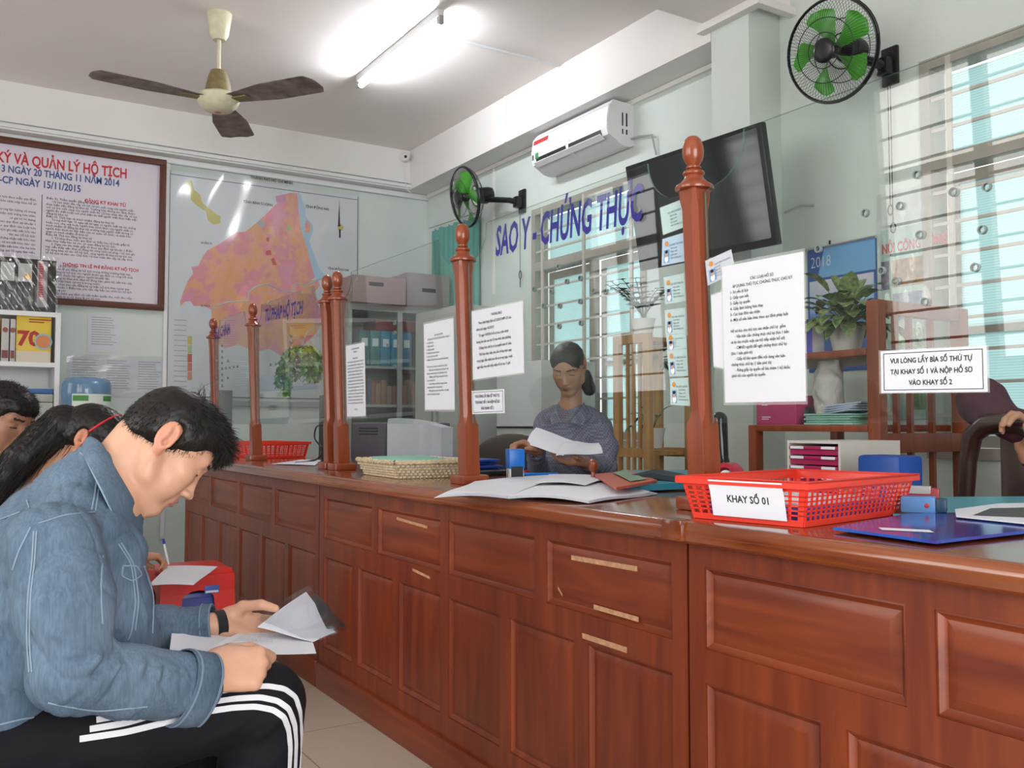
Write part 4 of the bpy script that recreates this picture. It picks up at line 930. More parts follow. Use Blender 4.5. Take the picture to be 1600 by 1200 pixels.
seams = [  # yoke seam, shoulder strap lines, armhole, back panel, front placket
    [(0, 812), (32, 800), (52, 822), (75, 812), (110, 800), (150, 795), (175, 812), (185, 850), (190, 880), (196, 912)],
    [(60, 818), (100, 805), (148, 800)], [(152, 745), (148, 770), (143, 797)], [(157, 748), (153, 770), (149, 798)],
    [(33, 790), (40, 808), (52, 822)], [(42, 782), (48, 800), (55, 815)], [(48, 824), (30, 860), (20, 890)],
    [(53, 830), (50, 880), (44, 930), (42, 1000), (46, 1050)], [(57, 830), (54, 880), (48, 930), (46, 1000), (50, 1050)],
    [(185, 850), (205, 880), (212, 940), (205, 990), (190, 1020)], [(189, 848), (209, 880), (217, 940), (211, 985)], [(225, 885), (240, 930), (238, 990)],
    [(0, 1132), (40, 1122), (90, 1118)], [(192, 884), (214, 884), (222, 898), (206, 908), (190, 900), (192, 884)], [(160, 868), (157, 920), (160, 975)], [(75, 1098), (150, 1112), (230, 1104)], [(125, 708), (140, 718), (152, 728)]]
sm = MB()
for s_ in seams:
    pts, _n = drape(s_, bvh_j, 0.0006)
    if len(pts) > 3: sm.tube(smooth_pts(pts), 0.0016, 5, True)
join_into(jacket, sm.build('seam', M_seam, man, 60))
# stitched collar: a folded band around the neck
def mir(p): return A3((p[0], 3.80-p[1], p[2]))
inn = [P_(150, 698, 1.90), P_(163, 712, 1.865), P_(184, 745, 1.838), P_(207, 785, 1.845), P_(224, 820, 1.872)]
out_ = [P_(128, 706, 1.90), P_(137, 724, 1.82), P_(156, 762, 1.775), P_(180, 810, 1.775), P_(214, 866, 1.825)]
top_ = [P_(140, 684, 1.90), P_(158, 697, 1.86), P_(178, 735, 1.825), P_(203, 778, 1.825), P_(222, 814, 1.862)]
def cr(pts, t):
    n = len(pts)-1; i = min(int(t*n), n-1); f = t*n-i; p0, p1, p2, p3 = pts[max(i-1, 0)], pts[i], pts[i+1], pts[min(i+2, n)]
    return 0.5*((2*p1)+(-p0+p2)*f+(2*p0-5*p1+4*p2-p3)*f*f+(-p0+3*p1-3*p2+p3)*f**3)
def sym(pts): return [mir(p) for p in pts[::-1]][:-1]+pts
I_, O_, T_ = sym(inn), sym(out_), sym(top_)
def colf(a, b_):
    i, o, t = cr(I_, a), cr(O_, a), cr(T_, a)
    inner = i-A3((0.0, 0, 0.028))
    return Vector(cr([inner, i*0.5+t*0.5, t, t*0.45+o*0.55+A3((0, 0, 0.004)), o], b_))
cb = MB(); cb.grid(colf, 40, 12, 0.003); cb.build('collar', den, man, 60)
cs = MB(); cs.tube([Vector(cr(O_, k/40))+Vector((0, 0, 0.001)) for k in range(41)], 0.0016, 6); cs.tube([colf(k/40, 0.88)+Vector((-0.001, 0, 0.002)) for k in range(41)], 0.0008, 5); cs.build('collar_edge', M_seam, man, 60)
# cuffs
def cuff(c0, c1, r0, r1, fs, name='cuff'):
    c0, c1 = Vector(c0), Vector(c1); d = (c1-c0).normalized(); y = Vector((0, 1, 0)); y = (y-d*y.dot(d)).normalized(); z = d.cross(y)
    mb = MB(); vs = []; fs_ = []; n = 32
    for t, r in ((0, r0*0.99), (0.02, r0*1.03), (0.5, (r0+r1)/2*1.03), (0.98, r1*1.03), (1, r1*1.0), (0.98, r1*0.93), (0.3, r1*0.9)):
        for k in range(n): a = 2*PI*k/n; rr = r*(1+0.03*math.sin(3*a+1)); vs.append(c0+(c1-c0)*t+y*(rr*fs*math.cos(a))+z*(rr*math.sin(a)))
    for i in range(6):
        for k in range(n): fs_.append((i*n+k, i*n+(k+1) % n, (i+1)*n+(k+1) % n, (i+1)*n+k))
    mb.add(vs, fs_); o = mb.build(name, den, man, 60)
    st = MB()
    for t in (0.12, 0.16, 0.9, 0.95): st.tube([c0+(c1-c0)*t+(y*(fs*math.cos(a))+z*math.sin(a))*((r0+(r1-r0)*t)*1.035*(1+0.03*math.sin(3*a+1))) for a in [2*PI*k/n for k in range(n+1)]], 0.0008, 4, False)
    st.build('cuff_stitching', M_seam, o, 60); return o, y, z
c0, c1 = P_(276, 1072, 1.715), P_(317, 1077, 1.735)
ck, cy, cz_ = cuff(c0, c1, 0.0655, 0.0655, 0.80)
pb = P_(303, 1117, 1.66); h = ck and Vector(pb)
bt = MB(); bt.ball(P_(303, 1117, 1.693), (0.0065, 0.0035, 0.0065), 12); bt.build('button', mat('nickel', (0.6, 0.6, 0.58), 0.3, 0.8), ck)
cuff(P_(316, 979, 2.05), P_(334, 977, 2.04), 0.0475, 0.0455, 0.95)
# black wristband on the left wrist
d = (Vector(P_(352, 975, 2.03))-Vector(P_(336, 976, 2.04))).normalized(); c = Vector(P_(343, 975, 2.032)); y_ = Vector((0, 1, 0)); z_ = d.cross(y_).normalized()
wb = MB(); wb.grid(lambda a, b_: c+d*(b_-0.5)*0.020+(y_*math.cos(2*PI*a)*0.034+z_*math.sin(2*PI*a)*0.030), 32, 1, 0.004); wb.build('wristband', M_black, man, 60)
# ---- track trousers
M_tr = mat('black_jersey', (0.005, 0.005, 0.009), 0.8, spec=0.25, bump=0.1, bscale=30)
M_stripe = mat('white_stripe', (0.62, 0.63, 0.68), 0.7)
RH, RK, RA = P_(0, 1165, 1.81), P_(412, 1097, 1.775), A3((0.475, 1.76, 0.10))
S = Sdf((-0.40, 1.58, 0.04), (0.66, 2.24, 0.66), 0.005)
S.chain([P_(-40, 1150, 1.9), P_(-10, 1165, 1.9)], [0.14, 0.12], 0.04, flat=FY_, fs=1.2)
S.chain([RH, P_(200, 1143, 1.79), RK], [0.094, 0.078, 0.071], 0.03, flat=FY_, fs=1.05)
kn = A3(RK); S.chain([kn+A3((0.004, 0, -0.01)), kn+A3((-0.012, 0, -0.16)), A3((kn[0]-0.03, 1.76, 0.09))], [0.074, 0.080, 0.058], 0.02)
LK = kn+A3((-0.03, 0.28, -0.01)); LH = A3(RH)+A3((0, 0.2, 0))
S.chain([LH, (LH+LK)/2, LK], [0.094, 0.08, 0.070], 0.03); S.chain([LK, LK+A3((-0.012, 0, -0.16)), A3((LK[0]-0.03, LK[1]+0.01, 0.09))], [0.073, 0.078, 0.058], 0.02)
def td(V, N):
    o = 0.003*vnoise(V, 16, 8)+0.001*vnoise(V, 60, 9)
    for a, b_ in (((350, 1165), (425, 1120)), ((300, 1182), (410, 1110)), ((360, 1190), (455, 1110))): o += ridge(V, P_(a[0], a[1], 1.70), P_(b_[0], b_[1], 1.70), 0.010, 0.006)
    return o
tro, Vt, Ft = sdf_obj(S, 'trousers', M_tr, man, 2, None, td)
bvh_t = BVHTree.FromPolygons([tuple(v) for v in Vt], Ft.tolist())
Z5 = lambda L_: [(x/2.857, y/2.857+860) for x, y in L_]
for L_ in (Z5([(430, 757), (640, 722), (780, 672), (920, 641), (1050, 617), (1190, 605), (1270, 618), (1320, 655), (1342, 730), (1347, 830), (1340, 971), (1330, 1100)]),
           Z5([(400, 798), (560, 772), (720, 725), (910, 683), (1050, 662), (1160, 655), (1240, 672), (1290, 708), (1316, 780), (1322, 860), (1318, 971), (1308, 1100)]),
           Z5([(355, 842), (560, 812), (740, 768), (910, 722), (1040, 702), (1140, 697), (1220, 712), (1268, 745), (1288, 800), (1296, 880), (1292, 971), (1282, 1100)])):
    for part in (L_,):
        pts, nn = drape(part, bvh_t, 0.0012, 8)
        if len(pts) < 4: continue
        pts = smooth_pts(pts, 3); rb = MB(); vs = []
        for i, p in enumerate(pts):
            t = (pts[min(i+1, len(pts)-1)]-pts[max(i-1, 0)]).normalized(); s_ = t.cross(nn[i]).normalized()*0.0052
            vs += [p-s_-nn[i]*0.0012, p-s_, p+s_, p+s_-nn[i]*0.0012]
        fs_ = [(i*4+k, i*4+k+1, i*4+k+5, i*4+k+4) for i in range(len(pts)-1) for k in range(3)]
        rb.add(vs, fs_); rb.build('stripe', M_stripe, tro, 60)
# shoes
for kx, ky in ((kn[0]-0.03, 1.76), (LK[0]-0.03, LK[1]+0.01)):
    S = Sdf((kx-0.16, ky-0.09, -0.01), (kx+0.28, ky+0.09, 0.17), 0.006)
    S.chain([(kx-0.05, ky, 0.055), (kx+0.06, ky, 0.05), (kx+0.15, ky, 0.035)], [0.043, 0.045, 0.036], 0.02); S.cap((kx-0.01, ky, 0.06), (kx-0.01, ky, 0.12), 0.045, 0.042, 0.02); S.plane((0, 0, 0.004), (0, 0, -1))
    sdf_obj(S, 'shoe', mat('shoe_black', (0.02, 0.02, 0.022), 0.5), man, 1)
# ---- the papers he holds
def sheet(c, mt, name, label, cat, group=None, curl=0.0, n=10, thick=0.0006, parent=None):
    # c = four corners p00, p10, p11, p01
    c = [A3(q) for q in c]; nrm = np.cross(c[1]-c[0], c[3]-c[0]); nrm /= np.linalg.norm(nrm)
    if nrm[2] < 0: nrm = -nrm
    fn = lambda a, b_: Vector((c[0]*(1-a)+c[1]*a)*(1-b_)+(c[3]*(1-a)+c[2]*a)*b_+nrm*curl*(math.sin(PI*a)*(1-b_*0.5)+0.25*math.sin(2*PI*b_)))
    mb = MB(); mb.grid(fn, n, n, thick)
    if parent: o = mb.build(name, mt, parent, 60)
    else: o = solo(mb, name, mt, label, cat, group, 60)
    return o, fn
def fntext(lines, fn, parent, mt=None, a0=0.08, a1=0.92, b0=0.08, b1=0.9, name='printed_text', lift=0.0009, size=0.5, bold=0.0):
    """text lines laid on a curved sheet: a = across, b = down from 0 (top) to 1 (bottom)"""
    off = OFF[parent.name]; V = []; F = []; nL = len(lines)
    W_ = (fn(1, 0.5)-fn(0, 0.5)).length; H_ = (fn(0.5, 1)-fn(0.5, 0)).length; lh = (b1-b0)*H_/nL; sz = lh*size*1.5
    for i, st in enumerate(lines):
        if not st: continue
        cu = bpy.data.curves.new('t', 'FONT'); cu.body = st.strip('|'); cu.size = sz; cu.align_x = 'CENTER' if st.startswith('|') else 'LEFT'; cu.resolution_u = 2; cu.offset = bold*sz
        ob = bpy.data.objects.new('t', cu); me = bpy.data.meshes.new_from_object(ob); k = len(V)
        wd = max([q.co.x for q in me.vertices] or [0])*(2 if st.startswith('|') else 1); avail = (a1-a0)*W_; sx = min(0.9, avail/max(wd, 1e-6)); xo = (a0+a1)/2*W_ if st.startswith('|') else a0*W_
        for q in me.vertices:
            a = (xo+q.co.x*sx)/W_; b_ = (b0*H_+lh*(i+0.7)-q.co.y)/H_
            p = fn(a, b_); e = 0.01; n = (fn(a+e, b_)-p).cross(fn(a, b_+e)-p).normalized()
            if n.dot(CAMV-p) < 0: n = -n
            V.append(tuple(p+n*lift-off))
        for p in me.polygons: F.append([j+k for j in p.vertices])
        bpy.data.objects.remove(ob); bpy.data.curves.remove(cu); bpy.data.meshes.remove(me)
    me = bpy.data.meshes.new(name); me.from_pydata(V, [], F); me.materials.append(mt or M_ink); o = bpy.data.objects.new(name, me); COL.objects.link(o); o.parent = parent; OFF[o.name] = off
    return o
LOREM = ['Căn cứ Luật hộ tịch ngày 20 tháng 11 năm 2014', 'của cơ quan đăng ký hộ tịch và người có yêu cầu', 'nộp hồ sơ tại nơi cư trú theo quy định của Luật', 'Người yêu cầu xuất trình giấy tờ tuỳ thân', 'trong thời hạn không quá 03 ngày làm việc', 'theo mẫu quy định và ký tên vào Sổ hộ tịch', 'trường hợp cần xác minh thì thời hạn không quá', 'bản sao giấy chứng minh nhân dân và hộ khẩu']
o, fn = sheet([P_(262, 1030, 1.86), P_(268, 990, 2.01), P_(404, 984, 2.06), P_(425, 1030, 1.79)], M_paper, 'paper_sheet', 'curled white sheet lying under the man\'s printed page', 'paper', 'sheets held by the man', -0.010)
o, fn = sheet([P_(310, 1024, 1.815), P_(385, 985, 2.045), P_(484, 993, 2.00), P_(494, 1021, 1.83)], M_paper, 'paper_sheet', 'white printed page held between both hands of the man', 'paper', 'sheets held by the man', 0.004)
fntext(['']+['   '+s_[:30] for s_ in LOREM]+['', 'Người khai'], lambda a, b_: fn(b_, 1-a) if False else fn(1-b_*0.0-b_, a) if False else fn(b_*0.6+0.35, a), o, mat('soft_ink', (0.25, 0.26, 0.32), 0.7), size=0.42)
sl, fn = sheet([P_(400, 968, 1.975), P_(482, 915, 2.13), P_(549, 984, 2.05), P_(492, 1003, 1.925)], glassmat('sleeve_film', (0.93, 0.94, 0.95), 0.7, 0.08), 'plastic_sleeve', 'clear plastic sleeve with documents held in the man\'s left hand', 'plastic sleeve', None, 0.006)
sheet([P_(402, 980, 1.97), P_(478, 925, 2.12), P_(524, 988, 2.03), P_(490, 1003, 1.92)], M_paper, 'paper_sheet', '', '', None, 0.004, parent=sl)
sheet([P_(479, 937, 2.11), P_(493, 927, 2.13), P_(541, 980, 2.05), P_(506, 984, 2.015)], mat('dark_print', (0.03, 0.03, 0.033), 0.4), 'dark_cover', '', '', None, 0.004, parent=sl)
# blue plastic stool under him
def plastic_stool(c, w_, h_, mt, name, label, group=None, hole=False):
    root = thing(name, label, 'stool', (c[0], c[1], 0), group); x, y = c; t = 0.86
    tp = MB(); tp.box((x-w_/2*t, y-w_/2*t, h_-0.035), (x+w_/2*t, y+w_/2*t, h_), bev=0.014); tp.build('seat', mt, root, 40)
    for sx in (-1, 1):
        for sy in (-1, 1):
            lg = MB(); vs = []
            for z, o_, ww in ((h_-0.02, t, 0.085), (0.0, 1.0, 0.055)):
                X = x+sx*w_/2*o_; Y = y+sy*w_/2*o_
                vs += [(X, Y, z), (X-sx*ww, Y, z), (X-sx*ww, Y-sy*0.006, z), (X-sx*0.006, Y-sy*0.006, z), (X-sx*0.006, Y-sy*ww, z), (X, Y-sy*ww, z)]
            lg.add(vs, [tuple(range(6)), tuple(range(6, 12))]+[(k, (k+1) % 6, (k+1) % 6+6, k+6) for k in range(6)]); lg.build('leg', mt, root, 30)
    ap = MB()
    for s_ in (-1, 1):   # aprons with an arched opening
        for ax in (0, 1):
            pts = []; hw = w_/2*t
            pts = [(-hw, h_-0.02), (hw, h_-0.02), (hw*1.03, h_-0.14)]+[(hw*0.60*math.cos(a), h_-0.15+0.075*math.sin(a)) for a in [PI*k/10 for k in range(11)]]+[(-hw*1.03, h_-0.14)]
            M = Matrix(((1, 0, 0, x), (0, 0, 1, y), (0, 1, 0, 0), (0, 0, 0, 1))) if ax == 0 else Matrix(((0, 0, 1, x), (1, 0, 0, y), (0, 1, 0, 0), (0, 0, 0, 1)))
            e = s_*w_/2*(t+0.02); ap.prism(pts, min(e, e-s_*0.006), max(e, e-s_*0.006), M)
    ap.build('apron', mt, root, 30); return root
M_bplast = mat('blue_plastic', (0.06, 0.09, 0.36), 0.3); M_rplast = mat('red_plastic', (0.62, 0.025, 0.02), 0.28)
seatz = float(RH[2])-0.10
plastic_stool((0.06, 1.9), 0.40, 0.32, M_bplast, 'plastic_stool', 'blue plastic stool under the man in the denim jacket')
# ============================================================ the other people
def hair_cap(H, name, parent, grow=0.008, face=True, long_=False, mt=None, mid=None, seed=3, bang=0.0, lat=0.11):
    S = Sdf(H.O-0.22, H.O+0.22, 0.0045); c = H.sc
    def E(x, y, z, rx, ry, rz, k=0.01, op='+'): S.ell(H.p(x, y, z), (rx*c, ry*c, rz*c), H.F, k, op)
    g = grow; E(0.004, 0, 0.038, 0.091+g, 0.073+g, 0.071+g); E(-0.038, 0, 0.002, 0.048+g, 0.060+g, 0.052+g, 0.02); E(0.045, 0, 0.050, 0.050+g, 0.060+g, 0.048+g, 0.02)
    E(0.110, 0, -0.035-bang, 0.088, lat, 0.080, 0.010, '-')
    for y in (-1, 1):
        E(0.045, 0.095*y, -0.032, 0.050, 0.045, 0.050, 0.008, '-'); E(-0.012, 0.086*y, 0.002, 0.021, 0.02, 0.034, 0.006, '-')
        E(0.108, 0.062*y, 0.022, 0.045, 0.040, 0.034, 0.012, '-') if lat > 0.1 else None; E(-0.030, 0.088*y, -0.060, 0.05, 0.05, 0.04, 0.01, '-')
    S.plane(H.p(-0.05, 0, -0.050), -H.u*0.9-H.f*0.2, 0.01)
    return S, lambda q, N: 0.0012*vnoise(q, 160, seed)+0.0008*vnoise(q, 300, seed+1)
# ---- the clerk behind the counter, reading documents
def Q_(u, v, d): r = ray(u, v); return A3(CAMV+r*d)
clerk = thing('person', 'woman clerk in a grey-blue checked shirt reading documents behind the glass', 'person', (2.30, 3.12, 0))
D0 = 3.75
Hc_f = A3(-_FW)*0.86+A3(-_R)*0.28; Hc_f = Hc_f/np.linalg.norm(Hc_f)*0.84+A3((0, 0, -0.54)); Hc = HeadF(Q_(889, 571, D0), Hc_f, (0, 0, 1), 0.88)
S = Sdf(Q_(890, 640, D0)-A3((0.50, 0.52, 0.45)), Q_(890, 640, D0)+A3((0.50, 0.50, 0.32)), 0.0042)
nb_ = Q_(893, 655, D0+0.05); head(S, Hc, nb_, 0.047)
S.chain([Q_(885, 650, D0+0.04), Q_(893, 700, D0+0.03)], [0.055, 0.07], 0.03); S.cap(Q_(855, 668, D0+0.05), Q_(930, 668, D0+0.05), 0.05, 0.05, 0.03)
cl_RS, cl_RE, cl_RW = Q_(856, 668, D0+0.02), Q_(843, 745, D0-0.06), Q_(838, 702, D0-0.32)
cl_LS, cl_LE, cl_LW = Q_(934, 670, D0+0.02), Q_(945, 735, D0-0.05), Q_(912, 722, D0-0.30)
S.chain([cl_RS, cl_RE, cl_RW], [0.04, 0.034, 0.023], 0.02); S.chain([cl_LS, cl_LE, cl_LW], [0.04, 0.034, 0.023], 0.02)
hand(S, cl_RW, A3(-_R)*0.7+A3((0, 0, 0.25))-A3(_FW)*0.35, A3(_R)*0.3-A3(_FW)*0.2+A3((0, 0, -1)), A3(-_FW), ((30, 55, 30), (35, 60, 35), (40, 65, 35), (45, 65, 40)), 0.01, sc=0.85, wr=0.023)
hand(S, cl_LW, A3(-_R)*0.9-A3(_FW)*0.3+A3((0, 0, 0.05)), A3((0, 0, 1))-A3(_FW)*0.2, A3(-_FW), ((15, 25, 15), (18, 28, 15), (20, 30, 15), (20, 30, 20)), 0.05, sc=0.85, wr=0.023)
MC = skin_mats('tan', (0.40, 0.21, 0.135)); MC[1] = mat('tan_lips2', (0.32, 0.13, 0.10), 0.4)
cb_, _, _ = sdf_obj(S, 'body', MC, clerk, 1, face_zone(Hc))
S, dsp = hair_cap(Hc, 'hair', clerk, 0.003, bang=-0.020, seed=21, lat=0.060)
S.ell(Hc.p(0.115, 0, 0.038), (0.030, 0.034, 0.040), Hc.F, 0.012, '-'); S.cap(Q_(912, 588, D0+0.08), Q_(921, 608, D0+0.09), 0.032, 0.028, 0.02)
sdf_obj(S, 'hair', M_hair, clerk, 1, None, dsp)
# shirt: fine grey-blue check
sh = bpy.data.materials.new('checked_cotton'); sh.use_nodes = True; nt = sh.node_tree; b = nt.nodes['Principled BSDF']; b.inputs['Roughness'].default_value = 0.8
tc = nt.nodes.new('ShaderNodeTexCoord'); ck_ = nt.nodes.new('ShaderNodeTexChecker'); ck_.inputs['Scale'].default_value = 130; ck_.inputs[1].default_value = (0.115, 0.125, 0.19, 1); ck_.inputs[2].default_value = (0.20, 0.215, 0.29, 1)
nt.links.new(tc.outputs['Object'], ck_.inputs[0]); nt.links.new(ck_.outputs[0], b.inputs['Base Color'])
S = Sdf(Q_(890, 700, D0)-A3((0.50, 0.50, 0.45)), Q_(890, 700, D0)+A3((0.50, 0.50, 0.32)), 0.0055); FR = A3(_R)
S.cap(Q_(872, 652, D0+0.03), Q_(912, 652, D0+0.03), 0.046, 0.046, 0.03); S.chain([Q_(893, 668, D0+0.04), Q_(890, 720, D0+0.02), Q_(886, 790, D0+0.05)], [0.088, 0.105, 0.11], 0.04, flat=FR, fs=1.35)
S.cap(Q_(858, 664, D0+0.05), Q_(930, 665, D0+0.05), 0.060, 0.060, 0.04)
S.chain([cl_RS, Q_(845, 715, D0), cl_RE, cl_RW+A3((0, 0, 0.0))], [0.060, 0.052, 0.046, 0.034], 0.02)
S.chain([cl_LS, Q_(945, 700, D0), cl_LE, cl_LW*0.85+cl_LE*0.15], [0.060, 0.053, 0.048, 0.034], 0.02)
S.ell(Q_(887, 622, D0-0.01), (0.044, 0.046, 0.046), None, 0.01, '-'); S.cap(Q_(884, 650, D0-0.10), Q_(882, 676, D0-0.14), 0.034, 0.012, 0.01, '-')
S.cap(cl_RW-A3((0, 0, 0)), cl_RW+(cl_RW-cl_RE)*0.3, 0.030, 0.03, 0.004, '-'); 
sdf_obj(S, 'shirt', sh, clerk, 2, None, lambda q, N: 0.003*vnoise(q, 30, 31)-0.005*np.clip(1-np.abs(vnoise(q, 17, 33)), 0, 1)**6)
# collar and button placket
cm = MB()
for sgn in (-1, 1):
    base = [Q_(893+sgn*19, 628, D0+0.00), Q_(888+sgn*18, 640, D0-0.07), Q_(884+sgn*7, 660, D0-0.125)]
    tipp = Q_(886+sgn*25, 664, D0-0.125)
    cm.grid(lambda a, b_: Vector(cr(base, a)*(1-b_)+(cr([Q_(893+sgn*27, 642, D0-0.02), Q_(888+sgn*28, 652, D0-0.10), tipp], a))*b_), 8, 3, 0.002)
cm.build('collar', sh, clerk, 60)
# trousers / legs of the clerk and her chair
def seated_legs(root, hip, fwd, side, mt, w_=0.10, seat=0.46, floor_mat=None):
    hip = A3(hip); fwd = A3(fwd); side = A3(side); c = hip+fwd*0.3; c[2] = 0.3
    S = Sdf((c[0]-0.5, c[1]-0.5, 0.0), (c[0]+0.5, c[1]+0.5, 0.75), 0.009)
    S.cap(hip-side*0.07, hip+side*0.07, 0.12, 0.12, 0.04)
    for s_ in (-1, 1):
        h_ = hip+side*s_*w_; k_ = h_+fwd*0.42; k_[2] = seat+0.04; f_ = k_+fwd*0.03; f_[2] = 0.07
        S.chain([h_, k_, f_], [0.088, 0.064, 0.042], 0.03); S.cap(f_-A3((0, 0, 0.02)), f_+fwd*0.14-A3((0, 0, 0.03)), 0.04, 0.03, 0.02)
    S.plane((0, 0, 0.006), (0, 0, -1))
    sdf_obj(S, 'trousers', mt, root, 1)
M_dark = mat('dark_cloth', (0.02, 0.02, 0.03), 0.8)
hipc = Q_(886, 790, D0+0.08); fw_ = A3((0.05, -1.0, 0))
seated_legs(clerk, (hipc[0], hipc[1], 0.55), fw_, A3((1, 0.05, 0)), M_dark)
# documents in her hands
sheet([Q_(822, 694, D0-0.36), Q_(838, 668, D0-0.33), Q_(905, 692, D0-0.36), Q_(880, 712, D0-0.43)], M_paper, 'document', 'white page being turned in the woman clerk\'s right hand', 'document', None, 0.012)
sheet([Q_(868, 712, D0-0.43), Q_(886, 690, D0-0.36), Q_(935, 692, D0-0.33), Q_(942, 708, D0-0.38)], M_paper, 'document', 'white page folded over the woman clerk\'s left hand', 'document', None, 0.015)
def office_chair(root_loc, back_c, w_, h_, tilt_dir, mt, label, seat_z=0.46):
    root = thing('office_chair', label, 'chair', (root_loc[0], root_loc[1], 0)); x, y = root_loc
    S = Sdf((back_c[0]-0.4, back_c[1]-0.4, back_c[2]-h_), (back_c[0]+0.4, back_c[1]+0.4, back_c[2]+h_), 0.009)
    d = A3(tilt_dir)/np.linalg.norm(tilt_dir); sd = np.cross(d, (0, 0, 1)); S.ell(back_c, (0.035, w_/2, h_/2), (d, sd, A3((0, 0, 1))), 0.01); sdf_obj(S, 'backrest', mt, root, 1)
    S = Sdf((x-0.3, y-0.3, seat_z-0.08), (x+0.3, y+0.3, seat_z+0.05), 0.01); S.ell((x, y, seat_z-0.03), (0.24, 0.24, 0.045)); sdf_obj(S, 'seat', mt, root, 1)
    MB().tube([(x, y, 0.10), (x, y, seat_z-0.05)], 0.025, 12).build('gas_column', M_black, root)
    MB().tube([Vector((x, y, seat_z-0.05)), Vector((x, y, seat_z-0.04))-Vector(d)*0.0+Vector((back_c[0]-x, back_c[1]-y, 0))*0.9, Vector(back_c)+Vector((0, 0, -h_*0.3))], 0.015, 8).build('back_bar', M_black, root)
    for k in range(5):
        a = 2*PI*k/5; MB().tube([(x, y, 0.11), (x+0.26*math.cos(a), y+0.26*math.sin(a), 0.055)], [0.025, 0.018], 8).build('leg', M_black, root)
        MB().ball((x+0.26*math.cos(a), y+0.26*math.sin(a), 0.028), 0.028, 10).build('caster', M_black, root)
    return root
bc = Q_(800, 715, 5.3)
office_chair((hipc[0], hipc[1]+0.05), Q_(886, 735, D0+0.22), 0.44, 0.40, _FH, mat('chair_mesh_dark', (0.03, 0.03, 0.032), 0.8), 'dark office chair the woman clerk sits on')
office_chair((bc[0]-0.02, bc[1]-0.2), bc, 0.44, 0.28, _FH, mat('chair_grey', (0.085, 0.07, 0.06), 0.7), 'brown-grey rounded office chair back left of the woman clerk')
# ---- the woman with the ponytail writing on the red stool
wm = thing('person', 'woman with a black ponytail and thin red hairband, writing on the red stool', 'person', (0.1, 2.65, 0))
D1 = 2.88
Hw = HeadF(Q_(124, 694, D1)+A3(_FW)*0.06, A3(_R)*0.80+A3((0, 0, -0.50))+A3(_FH)*0.16, (0.4, 0, 0.9), 1.03)
MW = skin_mats('warm', (0.50, 0.25, 0.155))
S = Sdf(Q_(90, 780, D1)-A3((0.45, 0.40, 0.42)), Q_(90, 780, D1)+A3((1.15, 1.0, 0.36)), 0.0045)
head(S, Hw, Q_(72, 765, D1+0.04), 0.050)
S.chain([Q_(85, 745, D1+0.03), Q_(50, 800, D1+0.05)], [0.055, 0.09], 0.03)
STZ = 0.47; scen = atZ(297, 884, STZ)
hw_ = A3(atZ(258, 888, STZ))+A3((-0.02, -0.01, 0.045)); WS, WE = Q_(55, 850, D1+0.18), Q_(150, 940, D1+0.35); WW = hw_-A3((0.085, 0.03, -0.015))
S.chain([WS, WE, WW], [0.045, 0.035, 0.025], 0.02)
hand(S, WW, hw_-WW+A3((0.03, 0, 0.0)), (0.15, -0.1, -1), (0, 1, 0), ((35, 50, 25), (38, 55, 30), (42, 58, 30), (45, 60, 35)), 0.0, thumb=((0.034, 0.026, 0.02), (0.058, 0.026, 0.036), (0.078, 0.018, 0.044)), sc=0.9, wr=0.024)
sdf_obj(S, 'body', MW, wm, 1, face_zone(Hw))
S, dsp = hair_cap(Hw, 'hair', wm, 0.016, seed=41)
S.ell(Hw.p(0.075, 0, 0.035), (0.040, 0.060, 0.045), Hw.F, 0.02)
for y in (-1, 1): S.ell(Hw.p(0.055, 0.050*y, 0.020), (0.035, 0.026, 0.026), Hw.F, 0.012)
pt = [Q_(100, 672, D1+0.05), Q_(66, 692, D1+0.02), Q_(34, 716, D1-0.03), Q_(8, 747, D1-0.05), Q_(-20, 790, D1-0.06), Q_(-50, 850, D1-0.06)]
S2 = Sdf(Q_(20, 770, D1)-A3((0.40, 0.25, 0.40)), Q_(20, 770, D1)+A3((0.42, 0.32, 0.38)), 0.0055)
S2.chain(pt, [0.080, 0.058, 0.044, 0.038, 0.032, 0.012], 0.03)
hobj, Vh, Fh = sdf_obj(S, 'hair', M_hair, wm, 1, None, dsp)
pobj, Vp, Fp = sdf_obj(S2, 'ponytail', M_hair, wm, 1, None, lambda q, N: 0.002*vnoise(q*A3((2, 2, 0.5)), 90, 44))
Np = normals(Vp, Fp); pick = np.random.choice(len(Vp), 1500); pdir = A3(pt[4])-A3(pt[1]); pdir /= np.linalg.norm(pdir)
strands('ponytail_strands', M_hair, wm, Vp[pick], pdir[None]+Np[pick]*0.06, np.full(1500, 0.07), 0.0010, 0.1, 4, 0.06)
hb = MB(); hb.tube([Vector(Hw.p(-0.002+0.034*math.cos(a), 0.092*math.sin(a), 0.022+0.100*math.cos(a))) for a in [-1.5+3.0*k/28 for k in range(29)]], 0.0040, 8); hb.build('hairband', mat('red_band', (0.55, 0.02, 0.03), 0.35), wm, 60)
M_lilac = mat('lilac_knit', (0.40, 0.35, 0.37), 0.85, noise=0.12, nscale=90, bump=0.3, bscale=200)
S = Sdf(Q_(60, 860, D1)-A3((0.50, 0.42, 0.52)), Q_(60, 860, D1)+A3((1.15, 1.0, 0.40)), 0.007)
S.chain([Q_(52, 795, D1+0.05), Q_(20, 870, D1+0.08), Q_(-20, 1000, D1+0.10)], [0.105, 0.135, 0.15], 0.05)
S.cap(Q_(60, 800, D1-0.10), Q_(40, 805, D1+0.24), 0.075, 0.075, 0.05)
S.chain([WS, WE, WW-(WW-WE)*0.02], [0.070, 0.050, 0.038], 0.03)
